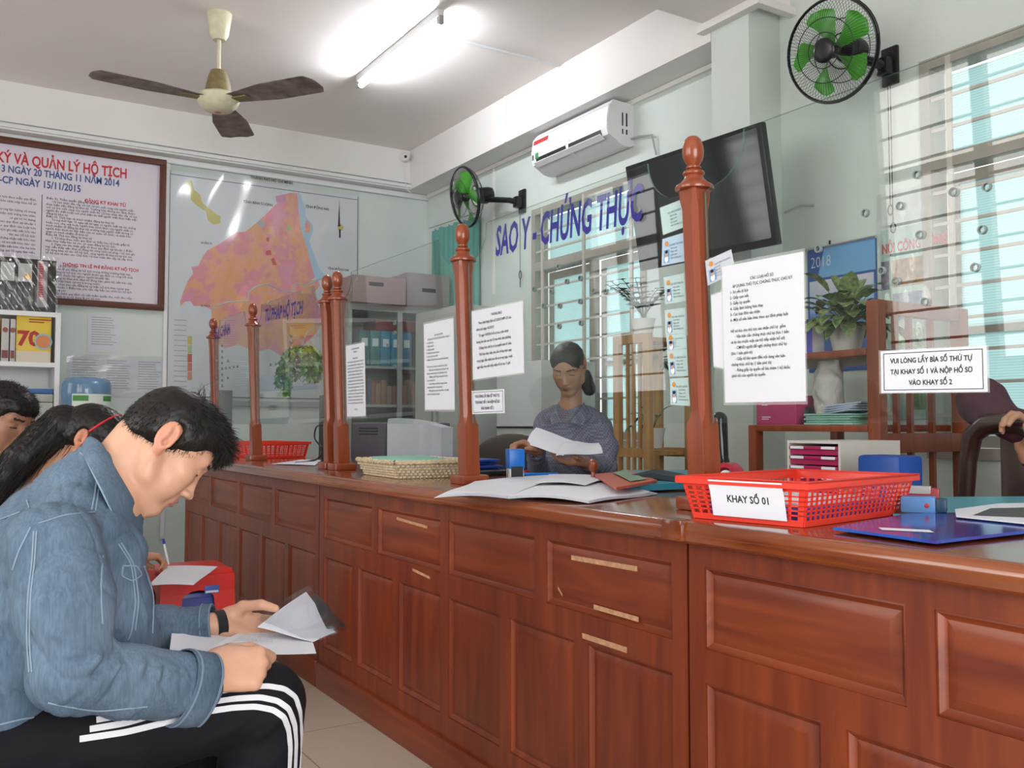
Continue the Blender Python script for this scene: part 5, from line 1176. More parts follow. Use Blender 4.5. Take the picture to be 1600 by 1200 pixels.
S.chain([Q_(70, 840, D1-0.12), Q_(80, 960, D1-0.14), Q_(190, 1010, D1-0.05)], [0.06, 0.05, 0.04], 0.03)
S.cap(Q_(78, 778, D1-0.03), Q_(45, 782, D1+0.12), 0.055, 0.055, 0.03); S.ell(Q_(112, 730, D1+0.02), (0.050, 0.055, 0.045), None, 0.01, '-')
sdf_obj(S, 'cardigan', M_lilac, wm, 1, None, lambda q, N: 0.003*vnoise(q, 28, 47))
S = Sdf(WW-A3((0.16, 0.14, 0.10)), WW+A3((0.06, 0.06, 0.10)), 0.005); dd = (WW-WE)/np.linalg.norm(WW-WE); S.cap(WW-dd*0.075, WW-dd*0.010, 0.042, 0.036, 0.01)
sdf_obj(S, 'sleeve_cuff', mat('grey_knit', (0.24, 0.24, 0.26), 0.85, bump=0.3, bscale=200), wm, 1)
hp = Q_(-30, 1040, D1+0.12); fw2 = A3((0.85, 0.25, 0)); fw2 /= np.linalg.norm(fw2)
seated_legs(wm, (hp[0], hp[1], 0.40), fw2, A3((-fw2[1], fw2[0], 0)), M_dark, 0.09, 0.36)
rs = plastic_stool((scen.x, scen.y), 0.31, STZ, M_rplast, 'plastic_stool', 'red plastic stool used as a writing table, in front of the far counter')
lab = MB(); a_ = atX(310, 916, scen.x-0.16)
bx_ = scen.x-0.17*0.87; 
yf = scen.y-0.155*0.89
dec = MB(); dec.cbox((scen.x+0.05, yf, STZ-0.075), (0.055, 0.003, 0.03), None, 0.001); dec.build('sticker', mat('sticker_blue', (0.05, 0.12, 0.45), 0.4), rs)
dec = MB(); dec.cbox((scen.x+0.05, yf-0.002, STZ-0.083), (0.048, 0.001, 0.008)); dec.build('sticker', M_paper, rs)
b2s = plastic_stool((scen.x+0.01, scen.y+0.01), 0.25, STZ-0.09, M_bplast, 'plastic_stool', 'small blue plastic stool nested under the red stool')
sheet([atZ(232, 915, STZ+0.004), atZ(302, 914, STZ+0.004), atZ(340, 885, STZ+0.004), atZ(262, 884, STZ+0.004)], M_paper, 'paper_sheet', 'white form lying on the red stool under the writing hand', 'paper', None, 0.004)
pn = thing('pen', 'white and blue ballpoint pen held upright by the writing hand', 'pen', tuple(hw_)); a_, b_ = Vector(hw_)+Vector((0.03, 0.0, -0.03)), atY(255, 842, hw_[1]+0.02)
MB().tube([a_, a_+(b_-a_)*0.85], 0.0045, 8).build('barrel', M_wplastic, pn); MB().tube([a_+(b_-a_)*0.80, b_], [0.0050, 0.0045], 8).build('cap', mat('pen_blue', (0.03, 0.04, 0.4), 0.3), pn)
# ---- the man at the left edge of the picture
mn = thing('person', 'short-haired man in a white shirt at the left edge, looking down', 'person', (-0.2, 3.0, 0))
D2 = 3.42
f3 = A3(-_FW)*0.22+A3(_R)*0.95+A3((0, 0, -0.42)); H3 = HeadF(Q_(-2, 652, D2), f3, (0.12, 0, 1), 1.2)
S = Sdf(Q_(-5, 740, D2)-A3((0.36, 0.36, 0.34)), Q_(-5, 700, D2)+A3((0.36, 0.36, 0.26)), 0.0045)
head(S, H3, Q_(-30, 745, D2+0.05), 0.058); S.chain([Q_(-30, 740, D2+0.05), Q_(-40, 800, D2+0.05)], [0.06, 0.09], 0.03)
sdf_obj(S, 'body', skin_mats('brown', (0.36, 0.185, 0.12)), mn, 1, face_zone(H3))
S, dsp = hair_cap(H3, 'hair', mn, 0.006, seed=51); ho, Vh, Fh = sdf_obj(S, 'hair', M_hair, mn, 1, None, dsp)
Nh = normals(Vh, Fh); pick = np.random.choice(len(Vh), 1500); strands('hair_strands', M_hair, mn, Vh[pick], Nh[pick]*0.6+H3.f[None]*0.5, np.full(1500, 0.013), 0.001, 0.0, 2, 0.2)
M_shirtw = mat('white_shirt', (0.62, 0.61, 0.63), 0.8)
S = Sdf(Q_(-30, 860, D2)-A3((0.45, 0.45, 0.60)), Q_(-30, 860, D2)+A3((0.55, 0.45, 0.45)), 0.008)
S.chain([Q_(-35, 790, D2+0.06), Q_(-50, 900, D2+0.08), Q_(-60, 1020, D2+0.1)], [0.12, 0.15, 0.16], 0.05); S.cap(Q_(-10, 785, D2-0.15), Q_(-70, 785, D2+0.18), 0.075, 0.075, 0.05)
S.chain([Q_(0, 800, D2-0.14), Q_(10, 920, D2-0.16), Q_(90, 950, D2-0.1)], [0.065, 0.05, 0.04], 0.03); S.ell(Q_(-12, 748, D2), (0.07, 0.07, 0.055), None, 0.01, '-')
sdf_obj(S, 'shirt', M_shirtw, mn, 1, None, lambda q, N: 0.004*vnoise(q, 24, 53))
hp = Q_(-60, 1040, D2+0.12); seated_legs(mn, (hp[0], hp[1], 0.40), fw2, A3((-fw2[1], fw2[0], 0)), M_dark, 0.09, 0.38)
for c_, l_ in (((float(Q_(-30, 1040, D1+0.12)[0]), float(Q_(-30, 1040, D1+0.12)[1])), 'low blue stool under the woman with the ponytail'), ((float(hp[0]), float(hp[1])), 'low blue stool under the man at the left edge')):
    plastic_stool(c_, 0.30, 0.27, M_bplast, 'plastic_stool', l_)
# ---- clerk at the right edge of the picture: bare forearm raised, watch, maroon sleeve cap
rp = thing('person', 'person partly outside the right edge, pale sleeve, raised hand and silver bracelet watch', 'person', (2.2, 1.1, 0))
D3 = 2.55
S = Sdf(Q_(1640, 760, D3)-A3((0.45, 0.45, 0.40)), Q_(1640, 700, D3)+A3((0.45, 0.45, 0.45)), 0.005)
W3 = Q_(1606, 705, D3); E3 = Q_(1650, 800, D3+0.05); Sh3 = Q_(1720, 720, D3+0.10)
S.chain([Sh3, E3, W3], [0.045, 0.040, 0.027], 0.02); hand(S, W3, A3((0, 0, 1))-A3(_R)*0.15, -A3(_R)*1.0-A3(_FH)*0.2, -A3(_FH), ((50, 60, 30), (55, 60, 30), (60, 65, 30), (60, 65, 35)), 0.02, sc=0.95)
H4 = HeadF(Q_(1690, 560, D3+0.05), A3(-_FH)*0.8-A3(_R)*0.4+A3((0, 0, -0.3)), (0, 0, 1), 1.0); head(S, H4, Q_(1705, 670, D3+0.08), 0.055)
S.cap(Q_(1705, 660, D3+0.08), Q_(1705, 760, D3+0.08), 0.06, 0.10, 0.03)
sdf_obj(S, 'body', skin_mats('warm', (0.50, 0.25, 0.155)), rp, 1, face_zone(H4))
S, dsp = hair_cap(H4, 'hair', rp, 0.010, seed=61); sdf_obj(S, 'hair', M_hair, rp, 1, None, dsp)
S = Sdf(Q_(1690, 820, D3)-A3((0.45, 0.45, 0.40)), Q_(1690, 820, D3)+A3((0.45, 0.45, 0.42)), 0.008)
S.chain([Q_(1705, 715, D3+0.1), Q_(1705, 800, D3+0.1), Q_(1705, 930, D3+0.12)], [0.11, 0.13, 0.14], 0.05); S.cap(Sh3-A3((0.0, 0, 0.0)), Q_(1690, 715, D3+0.30), 0.07, 0.07, 0.04); S.chain([Sh3, E3, E3*0.35+W3*0.65], [0.065, 0.055, 0.042], 0.03)
sdf_obj(S, 'shirt', M_shirtw, rp, 1, None, lambda q, N: 0.003*vnoise(q, 24, 63))
dW = (W3-E3)/np.linalg.norm(W3-E3); yy1 = np.cross(dW, A3(_FW)); yy1 /= np.linalg.norm(yy1); zz1 = np.cross(dW, yy1); cW = W3-dW*0.03
wt_ = MB(); wt_.grid(lambda a, b_: Vector(cW+dW*(b_-0.5)*0.018+(yy1*math.cos(2*PI*a)+zz1*math.sin(2*PI*a))*0.032), 32, 1, 0.004); wt_.build('watch', M_chrome, rp)
seated_legs(rp, (Q_(1705, 900, D3+0.1)[0], Q_(1705, 900, D3+0.1)[1], 0.56), -A3(_FH), A3(_R), M_dark)
# ============================================================ what hangs on the walls and stands along them
BWF = frame((0, WY, 0), (1, 0, 0), (0, 0, 1))       # back wall: x right, y up, towards the room
def bw(u, v, d=0.0): return atY(u, v, WY-d)
def wallrect(mb, x0, x1, z0, z1, d0, d1): mb.box((x0, WY-d1, z0), (x1, WY-d0, z1)); return mb
# ---- framed regulation board
bx0, bx1, bz0, bz1 = -0.85, 1.404, 1.85, 2.957
bd = thing('notice_board', 'brown-framed white board of printed civil registration rules on the back wall', 'notice board', ((bx0+bx1)/2, WY, bz0))
fb = MB(); w_ = 0.042
for a in ((bx0, bx1, bz0, bz0+w_), (bx0, bx1, bz1-w_, bz1), (bx0, bx0+w_, bz0+w_, bz1-w_), (bx1-w_, bx1, bz0+w_, bz1-w_)): fb.box((a[0], WY-0.046, a[2]), (a[1], WY-0.002, a[3]), bev=0.004)
fb.build('frame', mat('brown_frame', (0.095, 0.026, 0.012), 0.5), bd)
M_bsheet = mat('board_sheet', (0.66, 0.60, 0.69), 0.55)
MB().box((bx0+w_, WY-0.012, bz0+w_), (bx1-w_, WY-0.004, bz1-w_)).build('printed_sheet', M_bsheet, bd)
def bt_(lines, x, z, size, material=M_ink, align='LEFT', lead=1.35, bold=0.0, sx=0.92, d=0.0128, name='lettering', par=None):
    return text(lines, frame((x, WY-d, z), (1, 0, 0), (0, 0, 1)), material, par or bd, size, lead, align, bold, sx, 0.0, name, 1 if size < 0.025 else 3)
M_tred = mat('text_red', (0.50, 0.02, 0.03), 0.5); M_tblue = mat('text_blue', (0.03, 0.08, 0.25), 0.5)
bt_([('ĐĂNG KÝ VÀ QUẢN LÝ HỘ TỊCH', 0, 0.098, 'RIGHT')], 1.14, 2.885, 0.098, M_tred, 'RIGHT', bold=0.028, sx=0.70)
bt_([('60/2014/QH13 NGÀY 20 THÁNG 11 NĂM 2014', 0, 0.068, 'RIGHT')], 1.09, 2.790, 0.068, M_tblue, 'RIGHT', bold=0.025, sx=0.74)
bt_([('123/2015/NĐ-CP NGÀY 15/11/2015', 0, 0.068, 'RIGHT')], 0.84, 2.715, 0.068, M_tblue, 'RIGHT', bold=0.025, sx=0.78)
MB().box((0.596, WY-0.0135, 2.06), (0.600, WY-0.012, 2.60)).build('dividing_line', M_ink, bd)
bt_([('ĐĂNG KÝ KHAI TỬ', 0, 0.034, 'CENTER')], 1.0, 2.615, 0.034, M_tred, 'CENTER', bold=0.03)
bt_([('THÔNG TIN LỆ PHÍ ĐĂNG KÝ HỘ TỊCH', 0, 0.030, 'CENTER')], 0.98, 2.150, 0.030, M_tred, 'CENTER', bold=0.03)
bt_([('KẾT HÔN', 0, 0.030, 'CENTER')], 0.18, 2.615, 0.030, M_tred, 'CENTER', bold=0.03); bt_([('CHA, MẸ, CON', 0, 0.028, 'CENTER')], 0.22, 2.175, 0.028, M_tred, 'CENTER', bold=0.03)
R1 = ['Điều 32. Thẩm quyền đăng ký khai tử', '      Uỷ ban nhân dân cấp xã nơi cư trú cuối cùng của người chết', 'thực hiện việc đăng ký khai tử. Trường hợp không xác định được', 'nơi cư trú cuối cùng của người chết thì Uỷ ban nhân dân cấp xã nơi', 'người đó chết hoặc nơi phát hiện thi thể người chết thực hiện việc', 'đăng ký khai tử.',
      'Điều 33. Thời hạn và trách nhiệm đăng ký khai tử', '      Trong thời hạn 15 ngày kể từ ngày có người chết thì vợ, chồng', 'hoặc con, cha, mẹ hoặc người thân thích khác của người chết có', 'trách nhiệm đi đăng ký khai tử; trường hợp người chết không có', 'người thân thích thì đại diện của cơ quan, tổ chức, cá nhân liên', 'quan có trách nhiệm đi khai tử.', 'Điều 34. Thủ tục đăng ký khai tử',
      '      1. Tờ khai theo mẫu quy định và Giấy báo tử hoặc giấy tờ', 'khác thay Giấy báo tử cho cơ quan đăng ký hộ tịch.', '      2. Ngay sau khi nhận giấy tờ theo quy định tại khoản 1 Điều', 'này, nếu thấy việc khai tử đúng thì công chức tư pháp - hộ tịch ghi', 'nội dung khai tử vào Sổ hộ tịch, cùng người đi khai tử ký tên vào', 'Sổ hộ tịch và báo cáo Chủ tịch Uỷ ban nhân dân cấp xã cấp trích']
bt_(R1, 0.625, 2.590, 0.0215, M_ink, lead=0.975, sx=0.98, bold=0.008)
R2 = ['Điều 11. Lệ phí hộ tịch', '      1. Miễn lệ phí đăng ký hộ tịch trong những trường hợp sau:', '      a) Đăng ký hộ tịch cho người thuộc gia đình có công với cách', 'mạng; người thuộc hộ nghèo; người khuyết tật;', '      b) Đăng ký khai sinh, khai tử đúng hạn, giám hộ, kết hôn của', 'công dân Việt Nam cư trú ở trong nước.', '      2. Cá nhân yêu cầu đăng ký sự kiện hộ tịch khác ngoài quy', 'định tại khoản 1 Điều này, yêu cầu cấp bản sao trích lục hộ tịch', 'phải nộp lệ phí.', '      Bộ Tài chính quy định chi tiết thẩm quyền thu, mức thu, nộp', 'chế độ quản lý và sử dụng lệ phí hộ tịch.']
bt_(R2, 0.625, 2.128, 0.0215, M_ink, lead=0.99, sx=0.98, bold=0.008)
L3_ = ['Điều kiện kết hôn theo mẫu quy định.', 'xác nhận tình trạng hôn nhân nộp kèm hồ sơ', '', 'công tác trong lực lượng vũ trang,', 'xác nhận tình trạng hôn nhân,', 'có giá trị 06 tháng.', 'theo quy định tại khoản 1', 'theo quy định của Luật hôn', 'hộ tịch ghi việc kết hôn vào', 'tên vào Sổ hộ tịch.', 'chứng nhận kết hôn; báo', 'nhân cư trú kết hôn; báo cáo', 'điều kiện kết hôn của hai bên', 'không quá 05 ngày làm việc.']
bt_(L3_, 0.565, 2.570, 0.0215, M_ink, 'RIGHT', lead=1.30, sx=0.98, bold=0.008)
bt_(['nhận cha, mẹ, con', 'cư trú của người nhận hoặc người', 'nhận đăng ký nhận cha, mẹ, con', 'cha, mẹ, con'], 0.565, 2.155, 0.0215, M_ink, 'RIGHT', lead=1.12, sx=0.98, bold=0.008)
# ---- land-use map under clear plastic
mx0, mx1, mz0, mz1 = 1.435, 2.915, 1.225, 2.895
mp_ = thing('map_poster', 'large pink and orange land-use planning map under clear plastic on the back wall', 'map', ((mx0+mx1)/2, WY, mz0))
M_mapb = mat('map_base', (0.64, 0.67, 0.70), 0.35)
MB().box((mx0, WY-0.008, mz0), (mx1, WY-0.002, mz1)).build('sheet', M_mapb, mp_)
bf = MB()
for a in ((mx0, mx1, mz0, mz0+0.006), (mx0, mx1, mz1-0.03, mz1-0.026), (mx0, mx0+0.004, mz0, mz1), (mx1-0.004, mx1, mz0, mz1)): bf.box((a[0], WY-0.0092, a[2]), (a[1], WY-0.008, a[3]))
bf.build('border_line', M_ink, mp_)
def mpoly(px, mt, name, d, label=None):
    pts = [bw(u, v, d) for u, v in px]; mb = MB(); n = len(pts); mb.add(pts+[p+Vector((0, 0.0008, 0)) for p in pts], [tuple(range(n))]+[(i, (i+1) % n, (i+1) % n+n, i+n) for i in range(n)]); o = mb.build(name, mt, mp_, 0)
    if label: o['label'] = label
    return o
Z2 = lambda L_: [(x/3.81+260, y/3.81+220) for x, y in L_]
land = Z2([(85, 985), (80, 960), (100, 900), (130, 830), (160, 790), (150, 750), (190, 745), (215, 690), (245, 650), (330, 605), (415, 545), (470, 540), (535, 490), (600, 430), (640, 390), (660, 370), (660, 335), (700, 320), (735, 310), (778, 312), (790, 400), (800, 500), (820, 590), (850, 690), (880, 780), (890, 810), (860, 830), (905, 830), (915, 860), (880, 900)])
land += [(505, 500), (495, 520), (462, 550), (440, 556), (420, 545), (400, 550), (372, 538), (350, 545), (333, 530), (331, 500), (330, 484), (320, 478), (303, 478), (297, 470), (288, 472)]
lm = bpy.data.materials.new('map_land'); lm.use_nodes = True; nt = lm.node_tree; b = nt.nodes['Principled BSDF']; b.inputs['Roughness'].default_value = 0.35
tc = nt.nodes.new('ShaderNodeTexCoord'); vo = nt.nodes.new('ShaderNodeTexVoronoi'); vo.inputs['Scale'].default_value = 22; vo2 = nt.nodes.new('ShaderNodeTexNoise'); vo2.inputs['Scale'].default_value = 4.5; vo2.inputs['Detail'].default_value = 2
r_ = nt.nodes.new('ShaderNodeValToRGB'); els = r_.color_ramp.elements; els[0].position = 0.33; els[0].color = (0.70, 0.30, 0.42, 1); els[1].position = 0.62; els[1].color = (0.74, 0.36, 0.17, 1)
e = els.new(0.45); e.color = (0.70, 0.28, 0.30, 1); e = els.new(0.53); e.color = (0.74, 0.37, 0.25, 1)
sp = nt.nodes.new('ShaderNodeSeparateColor'); ad = nt.nodes.new('ShaderNodeMath'); ad.operation = 'MULTIPLY_ADD'; ad.inputs[1].default_value = 0.16; sb = nt.nodes.new('ShaderNodeMath'); sb.operation = 'SUBTRACT'; sb.inputs[1].default_value = 0.08
nt.links.new(tc.outputs['Object'], vo.inputs[0]); nt.links.new(tc.outputs['Object'], vo2.inputs[0]); nt.links.new(vo.outputs['Color'], sp.inputs[0]); nt.links.new(sp.outputs[0], ad.inputs[0]); nt.links.new(vo2.outputs[0], ad.inputs[2]); nt.links.new(ad.outputs[0], sb.inputs[0]); nt.links.new(sb.outputs[0], r_.inputs[0]); nt.links.new(r_.outputs[0], b.inputs['Base Color'])
mpoly(land, lm, 'land_area', 0.0088)
M_river = mat('map_river', (0.40, 0.56, 0.68), 0.4)
mpoly(Z2([(782, 305), (800, 320), (825, 400), (830, 455), (868, 495), (875, 530), (850, 600), (880, 680), (910, 760), (950, 810), (890, 830), (860, 730), (830, 620), (800, 520), (785, 400)]), M_river, 'river', 0.0096)
mpoly(Z2([(835, 470), (858, 500), (855, 545), (828, 548), (825, 500)]), lm, 'island', 0.0104)
for pxs, wd in ((Z2([(950, 810), (880, 835), (830, 860), (765, 850), (755, 900), (690, 890), (640, 870), (590, 850), (530, 870), (490, 900), (485, 950), (370, 960), (280, 985), (270, 1010)]), 0.008), ([(505, 500), (480, 520), (470, 545)], 0.008)):
    rv = MB(); rv.tube([bw(u, v, 0.0098) for u, v in pxs], wd*0.55, 5); rv.build('stream', M_river, mp_)
mpoly(Z2([(115, 240), (150, 235), (165, 290), (200, 320), (215, 370), (265, 410), (300, 440), (325, 450), (320, 490), (280, 500), (245, 470), (235, 420), (180, 385), (145, 350), (145, 310), (110, 270)]), mat('map_yellow', (0.55, 0.50, 0.16), 0.4), 'inset_map', 0.0092)
for q in (Z2([(650, 330), (700, 318), (715, 350), (690, 370), (655, 365)]),): mpoly(q, mat('map_pink', (0.60, 0.28, 0.45), 0.4), 'district', 0.0094)
for q in (Z2([(595, 575), (612, 575), (612, 600), (595, 600)]), Z2([(590, 655), (622, 650), (625, 680), (592, 682)]), Z2([(622, 705), (640, 695), (658, 740), (635, 740)])): mpoly(q, mat('map_red', (0.55, 0.10, 0.10), 0.4), 'red_plot', 0.0094)
mpoly(Z2([(535, 485), (560, 470), (590, 490), (580, 515), (550, 510)]), mat('map_grey', (0.42, 0.42, 0.42), 0.4), 'grey_plot', 0.0094)
mpoly(Z2([(715, 515), (740, 515), (735, 535), (718, 535)]), mat('map_green', (0.25, 0.55, 0.20), 0.4), 'green_plot', 0.0094)
def mt_(st, u, v, size, al='CENTER', bold=0.02): p = bw(u, v); return text([(st, 0, size, al)], frame((p.x, WY-0.0095, p.z+size*0.6), (1, 0, 0), (0, 0, 1)), M_ink, mp_, size, 1.3, al, bold, 0.9, 0, 'lettering', 1)
mt_('BẢN ĐỒ QUY HOẠCH SỬ DỤNG ĐẤT ĐẾN NĂM 2020', 424, 272, 0.046); mt_('THÀNH PHỐ HỒ CHÍ MINH', 424, 282, 0.030)
mt_('TỈNH BÌNH DƯƠNG', 403, 318, 0.028); mt_('TỈNH ĐỒNG NAI', 495, 325, 0.028); mt_('TỈNH ĐỒNG NAI', 528, 421, 0.026); mt_('QUẬN 12', 322, 380, 0.022); mt_('QUẬN 9', 320, 478, 0.02)
nd = MB(); nd.prism([(0, 0.20), (0.010, -0.02), (-0.010, -0.02)], 0, 0.0008, frame(bw(530, 331, 0.009)-Vector((0, 0, 0.1)), (1, 0, 0), (0, 0, 1))); nd.prism([(-0.008, 0.04), (0.008, 0.04), (0.006, -0.03), (-0.006, -0.03)], 0, 0.0008, frame(bw(531, 366, 0.009), (1, 0, 0), (0, 0, 1))); nd.build('north_arrow', M_ink, mp_)
mpoly([(527, 353), (532, 350), (537, 354), (535, 360), (528, 359)], mat('map_yellow', (0.55, 0.50, 0.16), 0.4), 'compass_rose', 0.0092)
for k, c in enumerate([(0.55, 0.5, 0.12), (0.45, 0.55, 0.3), (0.5, 0.12, 0.08), (0.6, 0.2, 0.15), (0.62, 0.3, 0.22)]):
    mpoly([(293, 525+k*14), (300, 525+k*14), (300, 538+k*14), (293, 538+k*14)], mat('legend_%s' % 'abcde'[k], c, 0.5), 'legend_swatch', 0.0092)
tw = MB()
for k in range(14): p = bw(272, 500+k*8, 0.009); tw.box((p.x, WY-0.0095, p.z), (p.x+0.09, WY-0.009, p.z+0.004))
tw.build('legend_lines', mat('soft_grey_ink', (0.3, 0.3, 0.33), 0.6), mp_)
# wrinkled clear cover over the map
random.seed(3)
pc = MB(); pc.grid(lambda a, b_: Vector((mx0-0.01+a*(mx1-mx0+0.02), WY-0.018-0.004*math.sin(a*9+3*b_)-0.003*math.sin(17*b_+5*a)-0.0035*math.sin(31*a+11*b_), mz1+0.03-b_*(mz1-mz0+0.05))), 60, 60)
o = pc.build('plastic_cover', M_plastic, mp_, 60)
# ---- A4 pages and a plastic-covered row of forms
def page(u0, v0, u1, v1, label, n=12, mt=None, group=None):
    a, b_ = bw(u0, v0), bw(u1, v1); root = thing('paper_notice', label, 'paper', ((a.x+b_.x)/2, WY, b_.z), group)
    MB().box((a.x, WY-0.003, b_.z), (b_.x, WY-0.001, a.z)).build('sheet', mt or mat('page_on_wall', (0.60, 0.62, 0.66), 0.6), root)
    h_ = a.z-b_.z; W_ = b_.x-a.x; ln = MB()
    for k in range(n): z = a.z-h_*(0.10+0.75*k/n); x0 = a.x+W_*0.12; ln.box((x0, WY-0.0036, z-0.0022), (x0+W_*random.uniform(0.55, 0.76), WY-0.0031, z+0.0022))
    ln.build('printed_lines', mat('soft_grey_ink', (0.3, 0.3, 0.33), 0.6), root); return root
page(137, 489, 188, 552, 'single faded white page taped below the brown-framed board')
page(107, 555, 160, 620, 'left page of the plastic-covered row above the water bottle', group='plastic-covered forms')
page(161, 557, 209, 620, 'middle page of the plastic-covered row above the water bottle', group='plastic-covered forms')
page(210, 559, 257, 621, 'right page of the plastic-covered row, beside the map', group='plastic-covered forms')
a, b_ = bw(104, 552), bw(259, 623)
mb = MB(); mb.grid(lambda p, q: Vector((a.x+p*(b_.x-a.x), WY-0.010-0.004*math.sin(13*p+4*q)-0.003*math.sin(23*q+6*p), a.z+q*(b_.z-a.z))), 40, 16); solo(mb, 'plastic_cover', M_plastic, 'shiny wrinkled clear plastic over the row of forms', 'plastic sheet')
# dado line of dark tiles / ledge at the foot of the map
mb = MB(); mb.box((1.44, WY-0.03, 1.16), (3.1, WY, 1.205), bev=0.004); struct(mb, 'trim_10', mat('ledge_grey', (0.30, 0.34, 0.33), 0.4))
# ---- white bookshelf at the left with books
sx0, sx1, sy0, sy1 = -0.35, 0.70, 6.62, 7.0
bs = thing('bookcase', 'white open bookcase against the back wall at the left edge', 'bookcase', ((sx0+sx1)/2, (sy0+sy1)/2, 0))
sp_ = lambda u, v: atY(u, v, sy0)
topz = sp_(60, 487).z; z1_ = sp_(60, 566).z; z2_ = sp_(60, 636).z
xr = sp_(93, 600).x
fr_ = MB(); fr_.box((sx0, sy0, 0), (sx0+0.03, sy1, topz)); fr_.box((xr-0.03, sy0, 0), (xr, sy1, topz)); fr_.box((sx0+0.03, sy1-0.01, 0.05), (xr-0.03, sy1, topz)); fr_.build('side_panels', M_wplastic, bs)
for z in (topz-0.03, z1_-0.03, z1_-0.45, z1_-0.90, 0.05): MB().box((sx0+0.0305, sy0, z), (xr-0.0305, sy1-0.0105, z+0.03)).build('shelf', M_wplastic, bs)
def book(x0, x1, z0, h_, d_, mt, label, lean=0.0, name='book', y=None, group=None):
    y = y if y is not None else sy0+0.02; root = thing(name, label, 'book', ((x0+x1)/2, y+d_/2, z0), group)
    MB().box((x0, y, z0), (x1, y+d_, z0+h_), bev=0.002).build('cover', mt, root); MB().box((x0+0.003, y+0.004, z0+0.003), (x1-0.003, y+d_+0.0015, z0+h_+0.0008)).build('pages', M_paper, root); return root
zs = z1_+0.001
Mb1 = mat('binder_white', (0.5, 0.48, 0.48), 0.5); Mb2 = mat('binder_maroon', (0.20, 0.05, 0.05), 0.5)
for k, (u0, u1, m_, l_) in enumerate(((-8, 0, mat('book_yellow', (0.6, 0.45, 0.06), 0.5), 'narrow yellow book at the left end of the bookcase shelf'), (2, 14, Mb1, 'first white binder left of the yellow book'), (16, 24, Mb1, 'second white binder, touching the yellow book'))):
    x0, x1 = sp_(u0, 540).x, sp_(u1, 540).x; r_ = book(x0, x1, zs, 0.27, 0.2, m_, l_, group='upright volumes on the bookcase')
    if k: MB().box((x0+0.004, sy0+0.017, zs+0.02), (x1-0.004, sy0+0.02, zs+0.07)).build('spine_label', Mb2, r_); MB().lathe([(0.016, 0), (0.016, 0.002)], (0, 0, 0), 16, Matrix.Translation(((x0+x1)/2, sy0+0.019, zs+0.20)) @ Matrix.Rotation(PI/2, 4, 'X')).build('emblem', mat('emblem_brown', (0.25, 0.08, 0.06), 0.5), r_)
yb0, yb1 = sp_(25, 560), sp_(80, 560); yb = thing('book', 'yellow magazine with a large red 70 and round emblem on its cover', 'book', ((yb0.x+yb1.x)/2, sy0+0.02, zs))
MB().box((yb0.x, sy0+0.03, zs), (yb1.x, sy0+0.05, zs+0.30), bev=0.002).build('cover', mat('book_yellow2', (0.72, 0.50, 0.05), 0.4), yb)
MB().box((yb0.x+0.002, sy0+0.0285, zs+0.002), (yb1.x-0.002, sy0+0.03, zs+0.07)).build('cover_band', mat('cover_pale', (0.62, 0.55, 0.45), 0.5), yb)
xc = (yb0.x+yb1.x)/2
text([('70', 0, 0.13, 'CENTER')], frame((xc-0.03, sy0+0.0275, zs+0.235), (1, 0, 0), (0, 0, 1)), mat('deep_red', (0.40, 0.02, 0.02), 0.5), yb, 0.16, bold=0.04)
dk = MB()
for rr, m_ in ((0.052, 'emblem_blue'), (0.042, 'emblem_red')): MB().lathe([(rr, 0), (rr, 0.0012)], (0, 0, 0), 28, Matrix.Translation((xc+0.055, sy0+(0.0265 if m_ == 'emblem_blue' else 0.0255), zs+0.135)) @ Matrix.Rotation(PI/2, 4, 'X')).build('emblem', mat(m_, (0.25, 0.45, 0.55) if m_ == 'emblem_blue' else (0.6, 0.22, 0.08), 0.5), yb)
cl_ = MB()
for k, w0_ in enumerate((0.16, 0.11)): cl_.box((xc-0.03, sy0+0.0290, zs+0.272-k*0.016), (xc-0.03+w0_*0.8, sy0+0.0300, zs+0.279-k*0.016))
cl_.build('cover_lines', mat('deep_red', (0.40, 0.02, 0.02), 0.5), yb)
# stacked files on the next shelf
zs2 = z1_-0.45+0.031
for k, (c, l_, h_) in enumerate((((0.5, 0.5, 0.48), 'lowest stack of white files on the bookcase lower shelf', 0.16), ((0.42, 0.44, 0.40), 'grey-green curled file folder on top of the white files', 0.05), ((0.06, 0.14, 0.36), 'blue folder lying topmost on the files', 0.03))):
    x0 = sp_(52, 600).x-0.02; r_ = book(x0-0.08, xr-0.035, zs2+[0, 0.165, 0.22][k], h_, 0.30, mat('file_%s' % 'abc'[k], c, 0.6), l_, name='file_folder')
solo(MB().box((sp_(40, 600).x-0.05, sy0+0.03, zs2), (sp_(50, 600).x-0.055, sy0+0.25, zs2+0.27), bev=0.003), 'file_folder', mat('pink_file', (0.45, 0.15, 0.18), 0.5), 'upright pinkish-red file left of the stack on the bookcase', 'folder')
